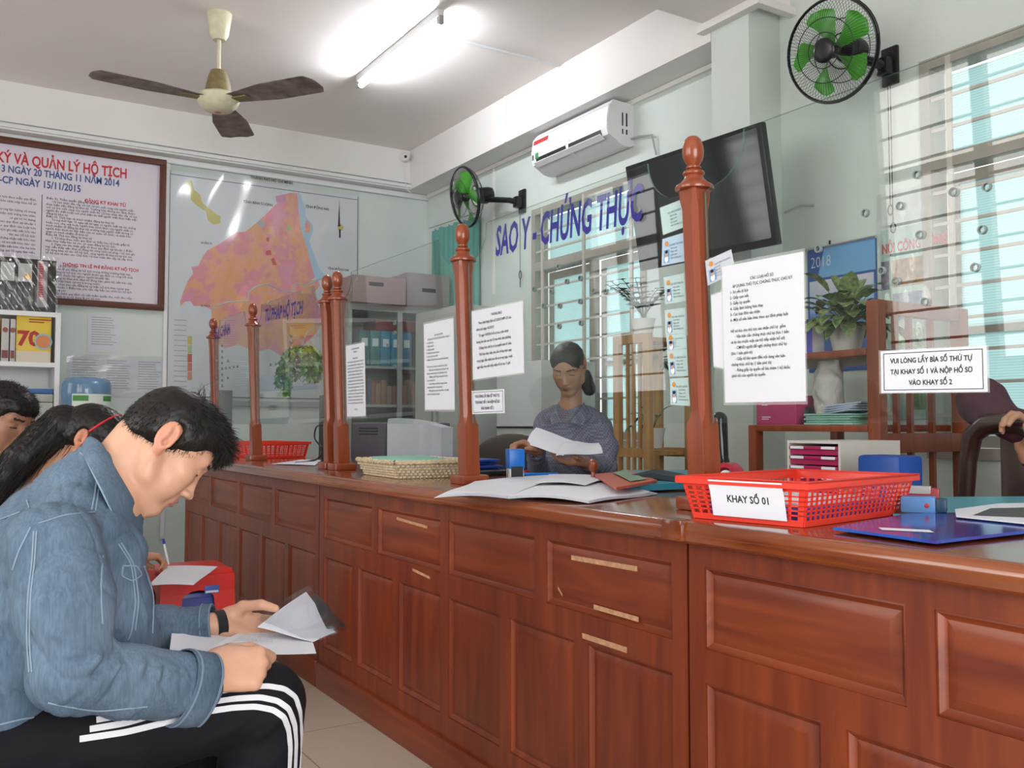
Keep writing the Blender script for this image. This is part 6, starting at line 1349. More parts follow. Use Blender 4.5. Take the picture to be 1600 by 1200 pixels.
# plastic-wrapped black picture standing on the bookcase
pw0, pw1 = sp_(0, 480), sp_(88, 480)
pic = thing('wrapped_picture', 'black picture panel wrapped in shiny plastic standing on the bookcase', 'picture', ((pw0.x+pw1.x)/2, sy0+0.05, topz))
zt_ = sp_(40, 402).z; x0 = pw0.x-0.35; x1 = pw1.x
MB().box((x0, sy0+0.04, topz), (x1, sy0+0.08, zt_), bev=0.004).build('panel', mat('panel_black', (0.018, 0.016, 0.016), 0.35), pic)
H_ = zt_-topz
for a0, a1 in ((-0.10, -0.015), (0.0, 0.085), (0.10, 0.185)):
    xx = sp_(0, 480).x+a0+0.0; MB().box((xx, sy0+0.0385, topz+H_*0.56), (xx+0.078, sy0+0.04, topz+H_*0.90)).build('small_photo', mat('photo_white', (0.55, 0.54, 0.53), 0.4), pic)
MB().lathe([(0.02, 0), (0.02, 0.001)], (0, 0, 0), 16, Matrix.Translation((sp_(44, 430).x, sy0+0.038, topz+H_*0.66)) @ Matrix.Rotation(PI/2, 4, 'X')).build('yellow_spot', mat('spot_yellow', (0.7, 0.4, 0.05), 0.4), pic)
sl_ = MB()
for k in range(9): xx = sp_(0, 480).x-0.06+k*0.032; sl_.box((xx, sy0+0.0385, topz+H_*0.12), (xx+0.024, sy0+0.04, topz+H_*0.48))
sl_.build('grey_slats', mat('slat_grey', (0.07, 0.07, 0.07), 0.3), pic)
MB().box((sp_(58, 480).x, sy0+0.038, topz+H_*0.1), (sp_(74, 480).x, sy0+0.04, topz+H_*0.97)).build('side_strip', mat('strip_grey', (0.30, 0.28, 0.28), 0.4), pic)
rl_ = MB(); random.seed(8)
for k in range(15): rl_.box((sp_(60, 480).x+0.004*random.random(), sy0+0.0370, topz+H_*(0.28+k*0.044)), (sp_(67, 480).x+0.004*random.random(), sy0+0.0380, topz+H_*(0.31+k*0.044)))
rl_.build('red_marks', M_tred, pic)
mb = MB(); mb.grid(lambda p, q: Vector((x0-0.01+p*(x1-x0+0.02), sy0+0.022-0.006*math.sin(25*p)*math.sin(9*q)-0.004*math.sin(60*p+20*q), topz+0.002+q*(zt_-topz+0.02))), 90, 30); mb.build('plastic_wrap', M_plastic, pic, 60)
# ---- water bottle on its dispenser
wc = atY(134, 640, 6.55); wx = wc.x
wd = thing('water_dispenser', 'white water dispenser standing under the blue bottle', 'water dispenser', (wx, 6.55, 0))
zt2 = atY(134, 690, 6.55).z
MB().box((wx-0.16, 6.40, 0.0), (wx+0.16, 6.70, zt2), bev=0.02).build('body', M_wplastic, wd); MB().lathe([(0.09, zt2-0.01), (0.11, zt2+0.02)], (wx, 6.55, 0), 24).build('collar', M_wplastic, wd); MB().box((wx-0.05, 6.375, zt2-0.16), (wx-0.02, 6.40, zt2-0.12)).build('tap', M_red, wd); MB().box((wx+0.02, 6.375, zt2-0.16), (wx+0.05, 6.40, zt2-0.12)).build('tap', M_bplast, wd)
wb_ = thing('water_bottle', 'large translucent blue water bottle with a green and white label', 'bottle', (wx, 6.55, zt2+0.02))
hb_ = atY(134, 590, 6.55).z-zt2-0.02
MB().lathe([(0.03, 0.0), (0.05, 0.03), (0.11, 0.06), (0.145, 0.10), (0.150, 0.14), (0.150, 0.20), (0.142, 0.205), (0.150, 0.215), (0.150, hb_-0.05), (0.140, hb_-0.02), (0.115, hb_-0.004), (0.08, hb_)], (wx, 6.55, zt2+0.02), 36).build('bottle_body', mat('bottle_blue', (0.13, 0.24, 0.38), 0.15, spec=0.7, noise=0.12, nscale=9), wb_, 50)
lb = MB(); zl = zt2+0.02+hb_-0.30; R_b = 0.1512
lb.grid(lambda p, q: Vector((wx+R_b*math.cos(-PI*0.72+p*PI*0.62), 6.55+R_b*math.sin(-PI*0.72+p*PI*0.62), zl+q*0.19)), 24, 1); lb.build('label', mat('label_white', (0.65, 0.68, 0.66), 0.5), wb_, 60)
lb = MB()
for (p0, p1) in ((0.02, 0.34), (0.66, 0.98)): lb.grid(lambda p, q: Vector((wx+(R_b+0.0012)*math.cos(-PI*0.72+(p0+p*(p1-p0))*PI*0.62), 6.55+(R_b+0.0012)*math.sin(-PI*0.72+(p0+p*(p1-p0))*PI*0.62), zl+0.145+q*0.035)), 12, 1)
lb.build('label_green', mat('label_leaf', (0.06, 0.24, 0.05), 0.5), wb_, 60)
text([('wa', 0, 0.075, 'LEFT')], frame((wx+0.0, 6.55-R_b-0.003, zl+0.13), (1, 0, 0), (0, 0, 1)), mat('label_navy', (0.03, 0.10, 0.12), 0.5), wb_, 0.06, bold=0.03, sx=0.7)
mb = MB()
# ============================================================ behind the counter
# green curtain in the far corner
cu = thing('curtain', 'short teal curtain on a wire in the far corner of the right wall', 'curtain', (WX-0.04, 6.5, 1.9))
ya, yb_ = atX(745, 380, WX-0.05).y, atX(672, 380, WX-0.05).y
zt0, zt1 = atX(735, 338, WX-0.05).z, atX(672, 358, WX-0.05).z
mb = MB(); mb.grid(lambda a, b_: Vector((WX-0.03+0.012*math.sin(a*60), ya+(yb_-ya)*a, (zt0+(zt1-zt0)*a)-0.02*abs(math.sin(a*20))*(1-b_)-(0.95)*b_)), 90, 8, 0.002); mb.build('cloth', mat('teal_cloth', (0.10, 0.30, 0.26), 0.7), cu, 60)
MB().tube([(WX-0.05, ya-0.03, zt0+0.01), (WX-0.05, yb_+0.03, zt1+0.01)], 0.004, 6).build('wire', M_grey, cu)
# far steel bookcase with glass doors
cx0, cx1, cy0, cy1 = 2.62, 3.46, 6.48, 6.98
cz = atY(620, 478, cy0).z
cb2 = thing('steel_cabinet', 'grey steel bookcase with books behind its glass doors, in the far corner', 'cabinet', ((cx0+cx1)/2, (cy0+cy1)/2, 0))
fr_ = MB()
for q in (((cx0, cy0, 0), (cx0+0.03, cy1, cz)), ((cx1-0.03, cy0, 0), (cx1, cy1, cz)), ((cx0+0.03, cy1-0.02, 0), (cx1-0.03, cy1, cz)), ((cx0+0.03, cy0, cz-0.05), (cx1-0.03, cy1-0.02, cz)), ((cx0+0.03, cy0, 0), (cx1-0.03, cy1-0.02, 0.75))): fr_.box(*q)
fr_.build('carcass', M_grey, cb2)
shz = [atY(600, v, cy0).z for v in (572, 632)]+[0.76]
for z in shz: MB().box((cx0+0.03, cy0+0.01, z-0.02), (cx1-0.03, cy1-0.02, z)).build('shelf', mat('shelf_steel', (0.42, 0.43, 0.42), 0.4), cb2)
MB().box(((cx0+cx1)/2-0.02, cy0-0.012, 0.78), ((cx0+cx1)/2+0.02, cy0, cz-0.05)).build('door_stile', M_grey, cb2)
for s_ in (0, 1): MB().box((cx0+0.03+s_*(cx1-cx0)/2, cy0-0.006, 0.78), (cx0+(cx1-cx0)/2-0.01+s_*(cx1-cx0)/2-0.01, cy0-0.002, cz-0.05)).build('glass_door', M_glass, cb2)
# books: blue box files and mixed volumes
cols = [(0.03, 0.16, 0.17), (0.04, 0.22, 0.25), (0.05, 0.25, 0.40), (0.05, 0.27, 0.42), (0.05, 0.20, 0.36)]
x = cx0+0.10
names = ['teal box file at the left of the upper shelf in the far steel bookcase', 'second teal box file in the far steel bookcase', 'bright blue box file, third on the upper shelf', 'bright blue box file, fourth on the upper shelf', 'darker blue box file at the right of the upper shelf']
for k, c in enumerate(cols):
    w1 = 0.085; r_ = thing('box_file', names[k], 'box file', (x+w1/2, cy0+0.15, shz[0]), 'box files in the far steel bookcase')
    MB().box((x, cy0+0.02, shz[0]+0.001), (x+w1-0.004, cy0+0.28, shz[0]+0.27), bev=0.003).build('cover', mat('boxfile_%s' % 'abcde'[k], c, 0.4), r_)
    MB().box((x+0.015, cy0+0.0185, shz[0]+0.15), (x+w1-0.02, cy0+0.02, shz[0]+0.21)).build('spine_label', M_paper, r_); x += w1+0.003
x = cx0+0.06; random.seed(5)
for k in range(13):
    w1 = random.uniform(0.025, 0.05); h_ = random.uniform(0.14, 0.2); c = random.choice([(0.28, 0.11, 0.06), (0.33, 0.16, 0.09), (0.2, 0.08, 0.05), (0.06, 0.10, 0.2), (0.3, 0.2, 0.14)])
    o = solo(MB().box((x, cy0+0.03, shz[1]+0.001), (x+w1-0.003, cy0+0.2, shz[1]+h_), bev=0.002), 'book', mat('book_%d' % (int(c[0]*100)), c, 0.5), 'small brown or blue volume on the middle shelf of the far steel bookcase', 'book', 'volumes on the middle shelf of the far steel bookcase'); x += w1
solo(MB().box((cx0+0.25, cy0+0.06, shz[0]+0.275), (cx0+0.7, cy0+0.3, shz[0]+0.36), bev=0.004), 'file_folder', mat('dull_red_file', (0.22, 0.05, 0.05), 0.6), 'dull red file lying across the blue box files', 'folder')
# cartons on top
p0 = atY(551, 480, 6.40)
for (u0, u1, v0, v1, yy, dd, l_, c) in ((551, 634, 436, 477, 6.42, 0.45, 'pinkish-grey cardboard carton on the far bookcase, left one', (0.30, 0.22, 0.21)), (636, 708, 432, 470, 6.50, 0.45, 'grey cardboard carton on the far bookcase, right one with a slot', (0.29, 0.26, 0.25))):
    a, b_ = atY(u0, v1, yy), atY(u1, v0, yy); r_ = thing('carton', l_, 'carton', ((a.x+b_.x)/2, yy+dd/2, cz), 'cartons on the far steel bookcase')
    MB().box((a.x, yy, cz+0.001), (min(b_.x, 3.49), yy+dd, max(b_.z, cz+0.2)), bev=0.004).build('box', mat('carton_'+l_[:4], c, 0.8), r_)
    MB().box((a.x+0.13, yy-0.001, cz+0.13), (a.x+0.25, yy, cz+0.16)).build('printed_mark', M_black, r_)
# grey filing cabinet on the right wall and a low white cabinet beside the window
fy0, fy1 = 5.50, 6.20; fz = atX(760, 466, 3.05).z
fc = thing('filing_cabinet', 'tall grey-beige filing cabinet against the right wall, left of the window', 'cabinet', (3.28, (fy0+fy1)/2, 0))
MB().box((3.04, fy0, 0), (3.52, fy1, fz), bev=0.006).build('body', mat('cab_beige', (0.36, 0.36, 0.34), 0.5), fc)
for k in range(2): MB().box((3.032, fy0+0.02+k*0.34, 0.1), (3.04, fy0+0.34+k*0.34, fz-0.05)).build('door', mat('cab_beige', (0.36, 0.36, 0.34), 0.5), fc)
for k in range(2): MB().box((3.02, fy0+0.30+k*0.08, 1.0), (3.032, fy0+0.315+k*0.08, 1.12)).build('handle', M_chrome, fc)
wz = atX(810, 566, 3.05).z; yl0, yl1 = atX(846, 600, 3.05).y, atX(776, 600, 3.05).y
wc_ = thing('white_cabinet', 'low white metal cabinet between the filing cabinet and the window', 'cabinet', (3.2, (yl0+yl1)/2, 0))
MB().box((3.05, yl0, 0), (3.45, yl1, wz), bev=0.006).build('body', mat('cab_white', (0.50, 0.53, 0.51), 0.5), wc_)
for zz in (0.75, 0.72+0.28): MB().box((3.042, yl0+0.01, zz), (3.05, yl1-0.01, zz+0.012)).build('drawer_gap', M_black, wc_)
# pine plant rack
M_pine = wood('pine', (0.30, 0.16, 0.05), (0.46, 0.27, 0.11), 'Z', 0.5, 0.05)
ra, rb_ = atX(1018, 520, 2.95), atX(962, 520, 2.95); ry0, ry1 = ra.y, rb_.y; rz = atX(990, 523, 2.95).z
rk = thing('plant_rack', 'light pine slatted plant rack behind the woman clerk', 'rack', (3.05, (ry0+ry1)/2, 0))
for yy in (ry0, ry1-0.045):
    for xx in (2.93, 3.20): MB().box((xx, yy, 0), (xx+0.03, yy+0.045, rz), bev=0.002).build('post', M_pine, rk)
for zz in (rz-0.045, 0.86, 0.40):
    for xx in (2.93, 3.20): MB().box((xx+0.001, ry0+0.046, zz), (xx+0.029, ry1-0.046, zz+0.045)).build('rail', M_pine, rk)
    MB().box((2.961, ry0+0.05, zz+0.01), (3.199, ry1-0.05, zz+0.03)).build('shelf', M_pine, rk)
for k in range(3): y = ry0+0.06+(ry1-ry0-0.14)*(k+0.3)/3; MB().box((2.935, y, 0.40), (2.95, y+0.014, rz-0.046)).build('slat', M_pine, rk)
# leafy plants
def leaf(mb, p, d, L_, w_, droop=0.5, up=None, n=5, fold=0.25):
    p = Vector(p); d = Vector(d).normalized(); s_ = d.cross(up or _Z)
    s_ = s_.normalized() if s_.length > 1e-4 else Vector((1, 0, 0)); pts = []
    for i in range(n+1):
        t = i/n; ww = w_*math.sin(PI*min(1, t*0.92+0.08))**0.8*(1 if i < n else 0.05); nn = s_.cross(d).normalized()
        pts += [p-s_*ww+nn*ww*fold, Vector(p), p+s_*ww+nn*ww*fold]; d = (d-_Z*droop/n*1.2).normalized(); p = p+d*L_/n
    mb.add(pts, [(i*3+k, i*3+k+1, (i+1)*3+k+1, (i+1)*3+k) for i in range(n) for k in range(2)])
M_leafd = mat('leaf_dark', (0.020, 0.065, 0.022), 0.45, noise=0.3, nscale=30); M_leafl = mat('leaf_light', (0.26, 0.44, 0.09), 0.45, col2=(0.07, 0.20, 0.03), noise=0.3, nscale=20); M_leafv = mat('leaf_variegated', (0.30, 0.36, 0.16), 0.5, col2=(0.03, 0.09, 0.03), noise=0.5, nscale=60)
def pot_plant(name, label, c, pr_, ph, mpot, nleaf, L_, w_, ml, kind='arch', seed=1, group=None, square=False, nobase=False):
    random.seed(seed); root = thing(name, label, 'potted plant', c, group); c = Vector(c)
    if square: MB().lathe([(pr_*0.75, 0), (pr_, ph), (pr_*0.92, ph), (pr_*0.9, ph-0.01)], c, 4, rot=PI/4).build('pot', mpot, root, 20)
    else: MB().lathe([(pr_*0.72, 0), (pr_, ph*0.95), (pr_*1.05, ph), (pr_*0.92, ph), (pr_*0.9, ph-0.012)], c, 28).build('pot', mpot, root)
    lf = MB(); st = MB()
    for k in range(nleaf):
        a = random.uniform(0, 2*PI)
        if kind == 'palm':
            d = Vector((math.cos(a)*0.45, math.sin(a)*0.45, 1)).normalized(); p = c+Vector((0, 0, ph)); pts = [p]
            for i in range(7): d = (d+Vector((math.cos(a), math.sin(a), -0.4))*0.09).normalized(); p = p+d*L_/7; pts.append(p)
            st.tube(pts, 0.002, 4)
            for i in range(2, 8):
                s_ = (pts[i]-pts[i-1]).normalized().cross(_Z).normalized(); dd = (pts[i]-pts[i-1]).normalized()
                for sg in (-1, 1): leaf(lf, pts[i], s_*sg+dd*0.8, L_*0.32*(1-0.08*i), w_, 0.4, None, 3, 0.1)
        else:
            el = random.uniform(0.1, 1.3); d = Vector((math.cos(a)*math.cos(el), math.sin(a)*math.cos(el), math.sin(el))); p = c+Vector((0, 0, ph-0.005)); q = p+d*L_*random.uniform(0.35, 1.0)
            st.tube([p, p*0.5+q*0.5+Vector((0, 0, 0.01)), q], 0.0018, 4); leaf(lf, q, d*0.7+Vector((0, 0, -0.1)), L_*random.uniform(0.55, 0.85), w_*random.uniform(0.7, 1.2), 0.9)
    lf.build('leaves', ml, root, 60)['kind'] = 'stuff'; st.build('stems', ml, root, 60); return root
M_wpot = mat('white_pot', (0.60, 0.60, 0.58), 0.4)
c1_ = (3.06, (ry0+ry1)/2+0.05, rz+0.0); pot_plant('potted_palm', 'small dark feathery palm in a white pot on top of the pine rack', c1_, 0.06, 0.09, M_wpot, 12, 0.26, 0.013, M_leafd, 'palm', 3)
pot_plant('potted_plant', 'white pot with trailing leaves on the pine rack shelf', (3.06, ry0+0.12, 0.905), 0.06, 0.10, M_wpot, 12, 0.10, 0.018, M_leafd, 'arch', 4)
hp_ = atX(1027, 600, 3.30); wp = pot_plant('wall_planter', 'white square planter with dark leaves fixed to the column', (3.265, hp_.y+0.0, hp_.z), 0.062, 0.09, M_wpot, 30, 0.11, 0.020, M_leafd, 'arch', 6, square=True)
# hanging plant behind the fourth pane
hc = atX(472, 560, 1.62); hpz = atX(480, 548, 1.62).z
hg = thing('hanging_plant', 'bushy green trailing plant hanging behind the lettered glass', 'hanging plant', (1.62, hc.y, hpz))
MB().lathe([(0.03, -0.05), (0.05, -0.03), (0.056, 0.02), (0.05, 0.022)], (1.62, hc.y, hpz+0.0), 20).build('pot', M_black, hg)
random.seed(12); lf = MB(); st = MB()
for k in range(80):
    a = random.uniform(0, 2*PI); el = random.uniform(-0.2, 1.2); p = Vector((1.62, hc.y, hpz+0.02)); d = Vector((math.cos(a), math.sin(a), 0.9*el)).normalized(); L_ = random.choice([0.12, 0.16, 0.2, 0.3]) if math.cos(a-2.6) > 0.1 else random.choice([0.10, 0.14, 0.22]); pts = [p]; n = int(L_/0.02)
    for i in range(n):
        d = (d+Vector((random.uniform(-.1, .1), random.uniform(-.1, .1), -0.34))).normalized(); p = p+d*0.018; pts.append(p)
        for q in range(2): b_ = random.uniform(0, 2*PI); leaf(lf, p, Vector((math.cos(b_), math.sin(b_), -0.5)), 0.036, 0.012, 0.6, None, 3)
    st.tube(pts, 0.0012, 3)
lf.build('leaves', M_leafl, hg, 60)['kind'] = 'stuff'; st.build('stems', M_leafl, hg, 60)
hs = MB(); top_p = Vector((GX(1.60)+0.004, hc.y-0.02, 1.645))
for dx, dy in ((-0.04, 0), (0.04, 0.03), (0.02, -0.04)): hs.tube([(1.62+dx, hc.y+dy, hpz+0.02), top_p], 0.0012, 4)
hs.tube([top_p, top_p+Vector((-0.004, 0, 0.006)), top_p+Vector((-0.010, 0, -0.01))], 0.002, 4); hs.build('hanger', mat('string_pale', (0.5, 0.5, 0.48), 0.6), hg)
# ---- calendar, poster on the wall left of the near window
Mw = lambda y, z, d=0.004: frame((WX-d, y, z), (0, -1, 0), (0, 0, 1))
ca, cb_ = atX(1260, 398, WX-0.02), atX(1366, 372, WX-0.02); cy_a, cy_b = ca.y, cb_.y; ctop = (ca.z+cb_.z)/2+0.01; cbot = atX(1300, 560, WX-0.02).z-0.06
cal = thing('wall_calendar', 'blue wall calendar 2018 with a blue mountain picture', 'calendar', (WX-0.01, (cy_a+cy_b)/2, cbot))
MB().box((WX-0.014, cy_b, cbot), (WX-0.004, cy_a, ctop), bev=0.002).build('sheets', mat('calendar_blue', (0.03, 0.09, 0.32), 0.35), cal)
pm = bpy.data.materials.new('mountain_print'); pm.use_nodes = True; nt = pm.node_tree; b = nt.nodes['Principled BSDF']; b.inputs['Roughness'].default_value = 0.35
tc = nt.nodes.new('ShaderNodeTexCoord'); sx_ = nt.nodes.new('ShaderNodeSeparateXYZ'); n_ = nt.nodes.new('ShaderNodeTexNoise'); n_.inputs['Scale'].default_value = 9; n_.inputs['Detail'].default_value = 6
ma = nt.nodes.new('ShaderNodeMath'); ma.operation = 'MULTIPLY_ADD'; ma.inputs[1].default_value = 0.22; mr = nt.nodes.new('ShaderNodeMapRange'); H_c = ctop-cbot; mr.inputs['From Min'].default_value = 0.10; mr.inputs['From Max'].default_value = 0.10+H_c*0.85
rp_ = nt.nodes.new('ShaderNodeValToRGB'); el = rp_.color_ramp.elements; el[0].position = 0.1; el[0].color = (0.02, 0.05, 0.22, 1); el[1].position = 0.95; el[1].color = (0.62, 0.55, 0.55, 1); e = el.new(0.5); e.color = (0.07, 0.16, 0.45, 1); e = el.new(0.68); e.color = (0.28, 0.42, 0.66, 1)
nt.links.new(tc.outputs['Object'], sx_.inputs[0]); nt.links.new(tc.outputs['Object'], n_.inputs[0]); nt.links.new(n_.outputs[0], ma.inputs[0]); nt.links.new(sx_.outputs['Z'], ma.inputs[2]); nt.links.new(ma.outputs[0], mr.inputs['Value']); nt.links.new(mr.outputs[0], rp_.inputs[0]); nt.links.new(rp_.outputs[0], b.inputs['Base Color'])
MB().box((WX-0.0155, cy_b+0.01, cbot+0.02), (WX-0.014, cy_a-0.012, ctop-H_c*0.26)).build('mountain_picture', pm, cal)
tri = MB(); tri.prism([(0.10, 0), (cy_a-cy_b, 0), (cy_a-cy_b, -H_c*0.24), (0.06, -H_c*0.24)], 0, 0.001, Mw(cy_a, ctop, 0.0142)); tri.build('light_blue_band', mat('calendar_light', (0.16, 0.36, 0.62), 0.35), cal)
text([('2018', 0, 0.075, 'LEFT')], Mw(cy_a-0.02, ctop-0.015, 0.0158), mat('pale_print', (0.55, 0.62, 0.70), 0.5), cal, 0.062, bold=-0.01, sx=0.8)
MB().tube([(WX-0.02, cy_a+0.005, ctop+0.004), (WX-0.02, cy_b-0.005, ctop+0.004)], 0.006, 8).build('hanging_bar', M_chrome, cal)
MB().tube([(WX-0.012, (cy_a+cy_b)/2+0.06, ctop), (WX-0.01, (cy_a+cy_b)/2+0.06, ctop+0.03)], 0.005, 6).build('nail', M_black, cal)
pa, pb_ = atX(1376, 365, WX-0.01), atX(1446, 345, WX-0.01); pt_, pbz = pb_.z-0.005, atX(1410, 655, WX-0.01).z
po = thing('wall_poster', 'pale green notice poster in clear plastic with a red heading and photographs', 'poster', (WX-0.01, (pa.y+pb_.y)/2, pbz))
MB().box((WX-0.010, pb_.y, pbz), (WX-0.004, pa.y, pt_)).build('sheet', mat('poster_green', (0.40, 0.56, 0.50), 0.4), po)
text([('NỘI CÔNG CỘNG', 0, 0.06, 'LEFT')], Mw(pa.y-0.005, atX(1400, 384, WX).z+0.03, 0.0112), M_tred, po, 0.042, bold=0.03, sx=0.62)
for (v0, v1, c, m0, m1) in ((405, 448, (0.30, 0.17, 0.06), 0.25, 0.98), (405, 450, (0.12, 0.10, 0.16), 0.0, 0.18), (458, 500, (0.12, 0.18, 0.30), 0.25, 0.98), (515, 545, (0.22, 0.42, 0.22), 0.3, 0.98), (560, 600, (0.35, 0.25, 0.36), 0.25, 0.6), (600, 640, (0.12, 0.30, 0.10), 0.65, 0.98)):
    W_ = pa.y-pb_.y; MB().box((WX-0.0115, pa.y-W_*m1, atX(1410, v1, WX).z), (WX-0.010, pa.y-W_*m0, atX(1410, v0, WX).z)).build('photograph', mat('photo_%d_%d' % (v0, int(m0*100)), c, 0.4, noise=0.5, nscale=40), po)
mb = MB(); mb.grid(lambda p, q: Vector((WX-0.022-0.005*math.sin(17*p+6*q)*math.sin(21*q), pa.y+0.01-p*(pa.y-pb_.y+0.03), pbz+q*(pt_-pbz+0.16))), 24, 60); mb.build('plastic_cover', M_plastic, po, 60)
# ---- the mahogany shelf rack under the calendar
M_rack = wood('rack_wood', (0.15, 0.028, 0.009), (0.28, 0.062, 0.018), 'Z', 0.45, 0.1)
rX = 2.80
yA, yB, yC = atX(1172, 700, rX).y, atX(1352, 600, rX).y, atX(1366, 600, rX).y
def rxz(u, v): return atX(u, v, rX)
rk2 = thing('shelf_rack', 'reddish-brown wooden shelf rack with spindle sides, under the blue calendar', 'rack', (3.0, (yA+yC)/2, 0))
yL = yA; yR = yC; zT = rxz(1362, 468).z; zS = [rxz(1300, 548).z, rxz(1300, 600).z, rxz(1260, 664).z]
MB().box((rX, yR-0.02, 0), (rX+0.045, yR+0.03, zT), bev=0.004).build('post', M_rack, rk2)
MB().box((rX+0.50, yR-0.02, 0), (rX+0.545, yR+0.03, zT), bev=0.004).build('post', M_rack, rk2)
MB().box((rX, yL-0.03, 0), (rX+0.045, yL+0.01, zS[2]+0.0), bev=0.004).build('post', M_rack, rk2)
MB().box((rX+0.50, yL-0.03, 0), (rX+0.545, yL+0.01, zS[0]), bev=0.004).build('post', M_rack, rk2)
MB().box((rX+0.045, yR-0.015, zT-0.05), (rX+0.5, yR+0.025, zT), bev=0.003).build('rail', M_rack, rk2)
MB().box((rX+0.045, yR-0.015, zS[2]-0.10), (rX+0.5, yR+0.025, zS[2]-0.03), bev=0.003).build('rail', M_rack, rk2)
for x_ in (0.12, 0.20, 0.33): MB().box((rX+x_, yR-0.005, zS[2]-0.03), (rX+x_+0.016, yR+0.015, zT-0.05)).build('spindle', M_rack, rk2); MB().box((rX+x_, yR-0.005, 0.2), (rX+x_+0.016, yR+0.015, zS[2]-0.10)).build('spindle', M_rack, rk2)
for z_, y0_ in ((zS[0], atX(1180, 548, 3.0).y), (zS[2], yL)): MB().box((rX+0.0, yR+0.031, z_-0.025), (rX+0.5, y0_-0.032 if z_ == zS[2] else y0_, z_), bev=0.002).build('shelf', M_rack, rk2)
MB().box((rX+0.40, yR+0.031, zS[1]-0.02), (rX+0.5, yR+0.30, zS[1]+0.03), bev=0.002).build('rail', M_rack, rk2)
MB().box((rX+0.0, yR+0.031, 0.42), (rX+0.5, yL-0.03, 0.445)).build('shelf', M_rack, rk2)
def onr(u, v, x=None): return atX(u, v, x or rX+0.12)
# items on the rack
pp = onr(1318, 546); pot_plant('potted_plant', 'variegated leafy plant wrapped in white paper on the upper rack shelf', (rX+0.14, pp.y, zS[0]+0.001), 0.068, 0.095, mat('paper_wrap', (0.58, 0.55, 0.52), 0.7, bump=0.4, bscale=30), 80, 0.16, 0.030, M_leafv, 'arch', 9)
pk = onr(1277, 546); ca_ = thing('carton', 'white and violet milk carton with red and blue dots on the upper rack shelf', 'carton', (rX+0.08, pk.y, zS[0]))
MB().box((rX+0.05, pk.y-0.035, zS[0]+0.001), (rX+0.12, pk.y+0.035, zS[0]+0.135), bev=0.003).build('box', mat('milk_white', (0.60, 0.58, 0.62), 0.5), ca_); MB().box((rX+0.0485, pk.y-0.035, zS[0]+0.002), (rX+0.05, pk.y-0.008, zS[0]+0.134)).build('violet_side', mat('violet', (0.10, 0.08, 0.42), 0.5), ca_)
for k in range(4): MB().lathe([(0.006, 0), (0.006, 0.001)], (0, 0, 0), 12, Matrix.Translation((rX+0.0490, pk.y+0.018, zS[0]+0.02+k*0.018)) @ Matrix.Rotation(-PI/2, 4, 'Y')).build('dot', mat('dot_red', (0.5, 0.05, 0.05), 0.5) if k < 2 else M_tblue, ca_)
S = Sdf((rX+0.02, onr(1298, 640).y-0.12, zS[2]-0.01), (rX+0.22, onr(1298, 640).y+0.12, zS[2]+0.32), 0.006); yb1_ = onr(1296, 640).y; S.chain([(rX+0.12, yb1_, zS[2]+0.06), (rX+0.12, yb1_+0.005, zS[2]+0.16), (rX+0.13, yb1_+0.015, zS[2]+0.235)], [0.055, 0.052, 0.035], 0.02); S.cap((rX+0.13, yb1_-0.02, zS[2]+0.225), (rX+0.12, yb1_-0.035, zS[2]+0.265), 0.02, 0.012, 0.02); S.plane((0, 0, zS[2]+0.002), (0, 0, -1))
rt = thing('cloth_bag', 'crumpled off-white cloth bag standing on the lower rack shelf', 'bag', (rX+0.12, yb1_, zS[2])); sdf_obj(S, 'bag', mat('bag_cloth', (0.50, 0.47, 0.45), 0.85), rt, 1, None, lambda q, N: 0.006*vnoise(q, 40, 71)+0.002*vnoise(q, 110, 72))
pb0, pb1 = onr(1182, 655, rX+0.03), onr(1244, 655, rX+0.03); bo = thing('pink_box', 'magenta pink box with small white print on the lower rack shelf', 'box', (rX+0.08, (pb0.y+pb1.y)/2, zS[2]))
MB().box((rX+0.03, pb1.y, zS[2]+0.001), (rX+0.15, pb0.y, zS[2]+0.115), bev=0.003).build('box', mat('magenta', (0.42, 0.035, 0.13), 0.4), bo)
pm_ = MB()
for z0_, w0_ in ((0.078, 0.030), (0.030, 0.045), (0.022, 0.035)): pm_.box((rX+0.0292, pb0.y-0.03-w0_, zS[2]+z0_), (rX+0.030, pb0.y-0.03, zS[2]+z0_+0.003))
pm_.build('printed_lines', M_paper, bo)
MB().ball((rX+0.0296, pb0.y-0.038, zS[2]+0.095), (0.0006, 0.006, 0.006), 10).build('printed_mark', M_paper, bo)
gy = onr(1305, 660, rX+0.06).y
for k in range(5):
    solo(MB().box((rX+0.01+0.004*(k % 2), gy-0.115+0.006*(k % 3), zS[2]+0.0012+k*0.0085), (rX+0.21, gy+0.105-0.007*(k % 2), zS[2]+0.0085+k*0.0085), bev=0.002), 'file_folder', mat('mint_folder', (0.25, 0.47, 0.39), 0.6), 'mint green paper folder in the stack on the lower rack shelf', 'folder', 'mint folders stacked on the rack')
for k in range(4):
    M = Matrix.Translation((rX+0.11, gy-0.03, zS[2]+0.046+k*0.009)) @ Matrix.Rotation(0.15*k-0.2, 4, 'Z') @ Matrix.Rotation(-0.10, 4, 'X')
    solo(MB().box((-0.07, -0.07, 0), (0.07, 0.07, 0.007), M, 0.002), 'paper_bundle', mat('bundle_blue', (0.40, 0.44, 0.55), 0.6), 'small stapled bundle of bluish papers on the mint folders', 'papers', 'paper bundles on the mint folders')
solo(MB().lathe([(0.03, 0), (0.035, 0.02), (0.03, 0.06), (0.018, 0.075), (0.018, 0.09)], (rX+0.10, onr(1262, 640).y, zS[2]+0.001), 20), 'glass_jar', mat('dark_jar', (0.03, 0.03, 0.045), 0.15), 'small dark glass jar beside the pink box', 'jar')
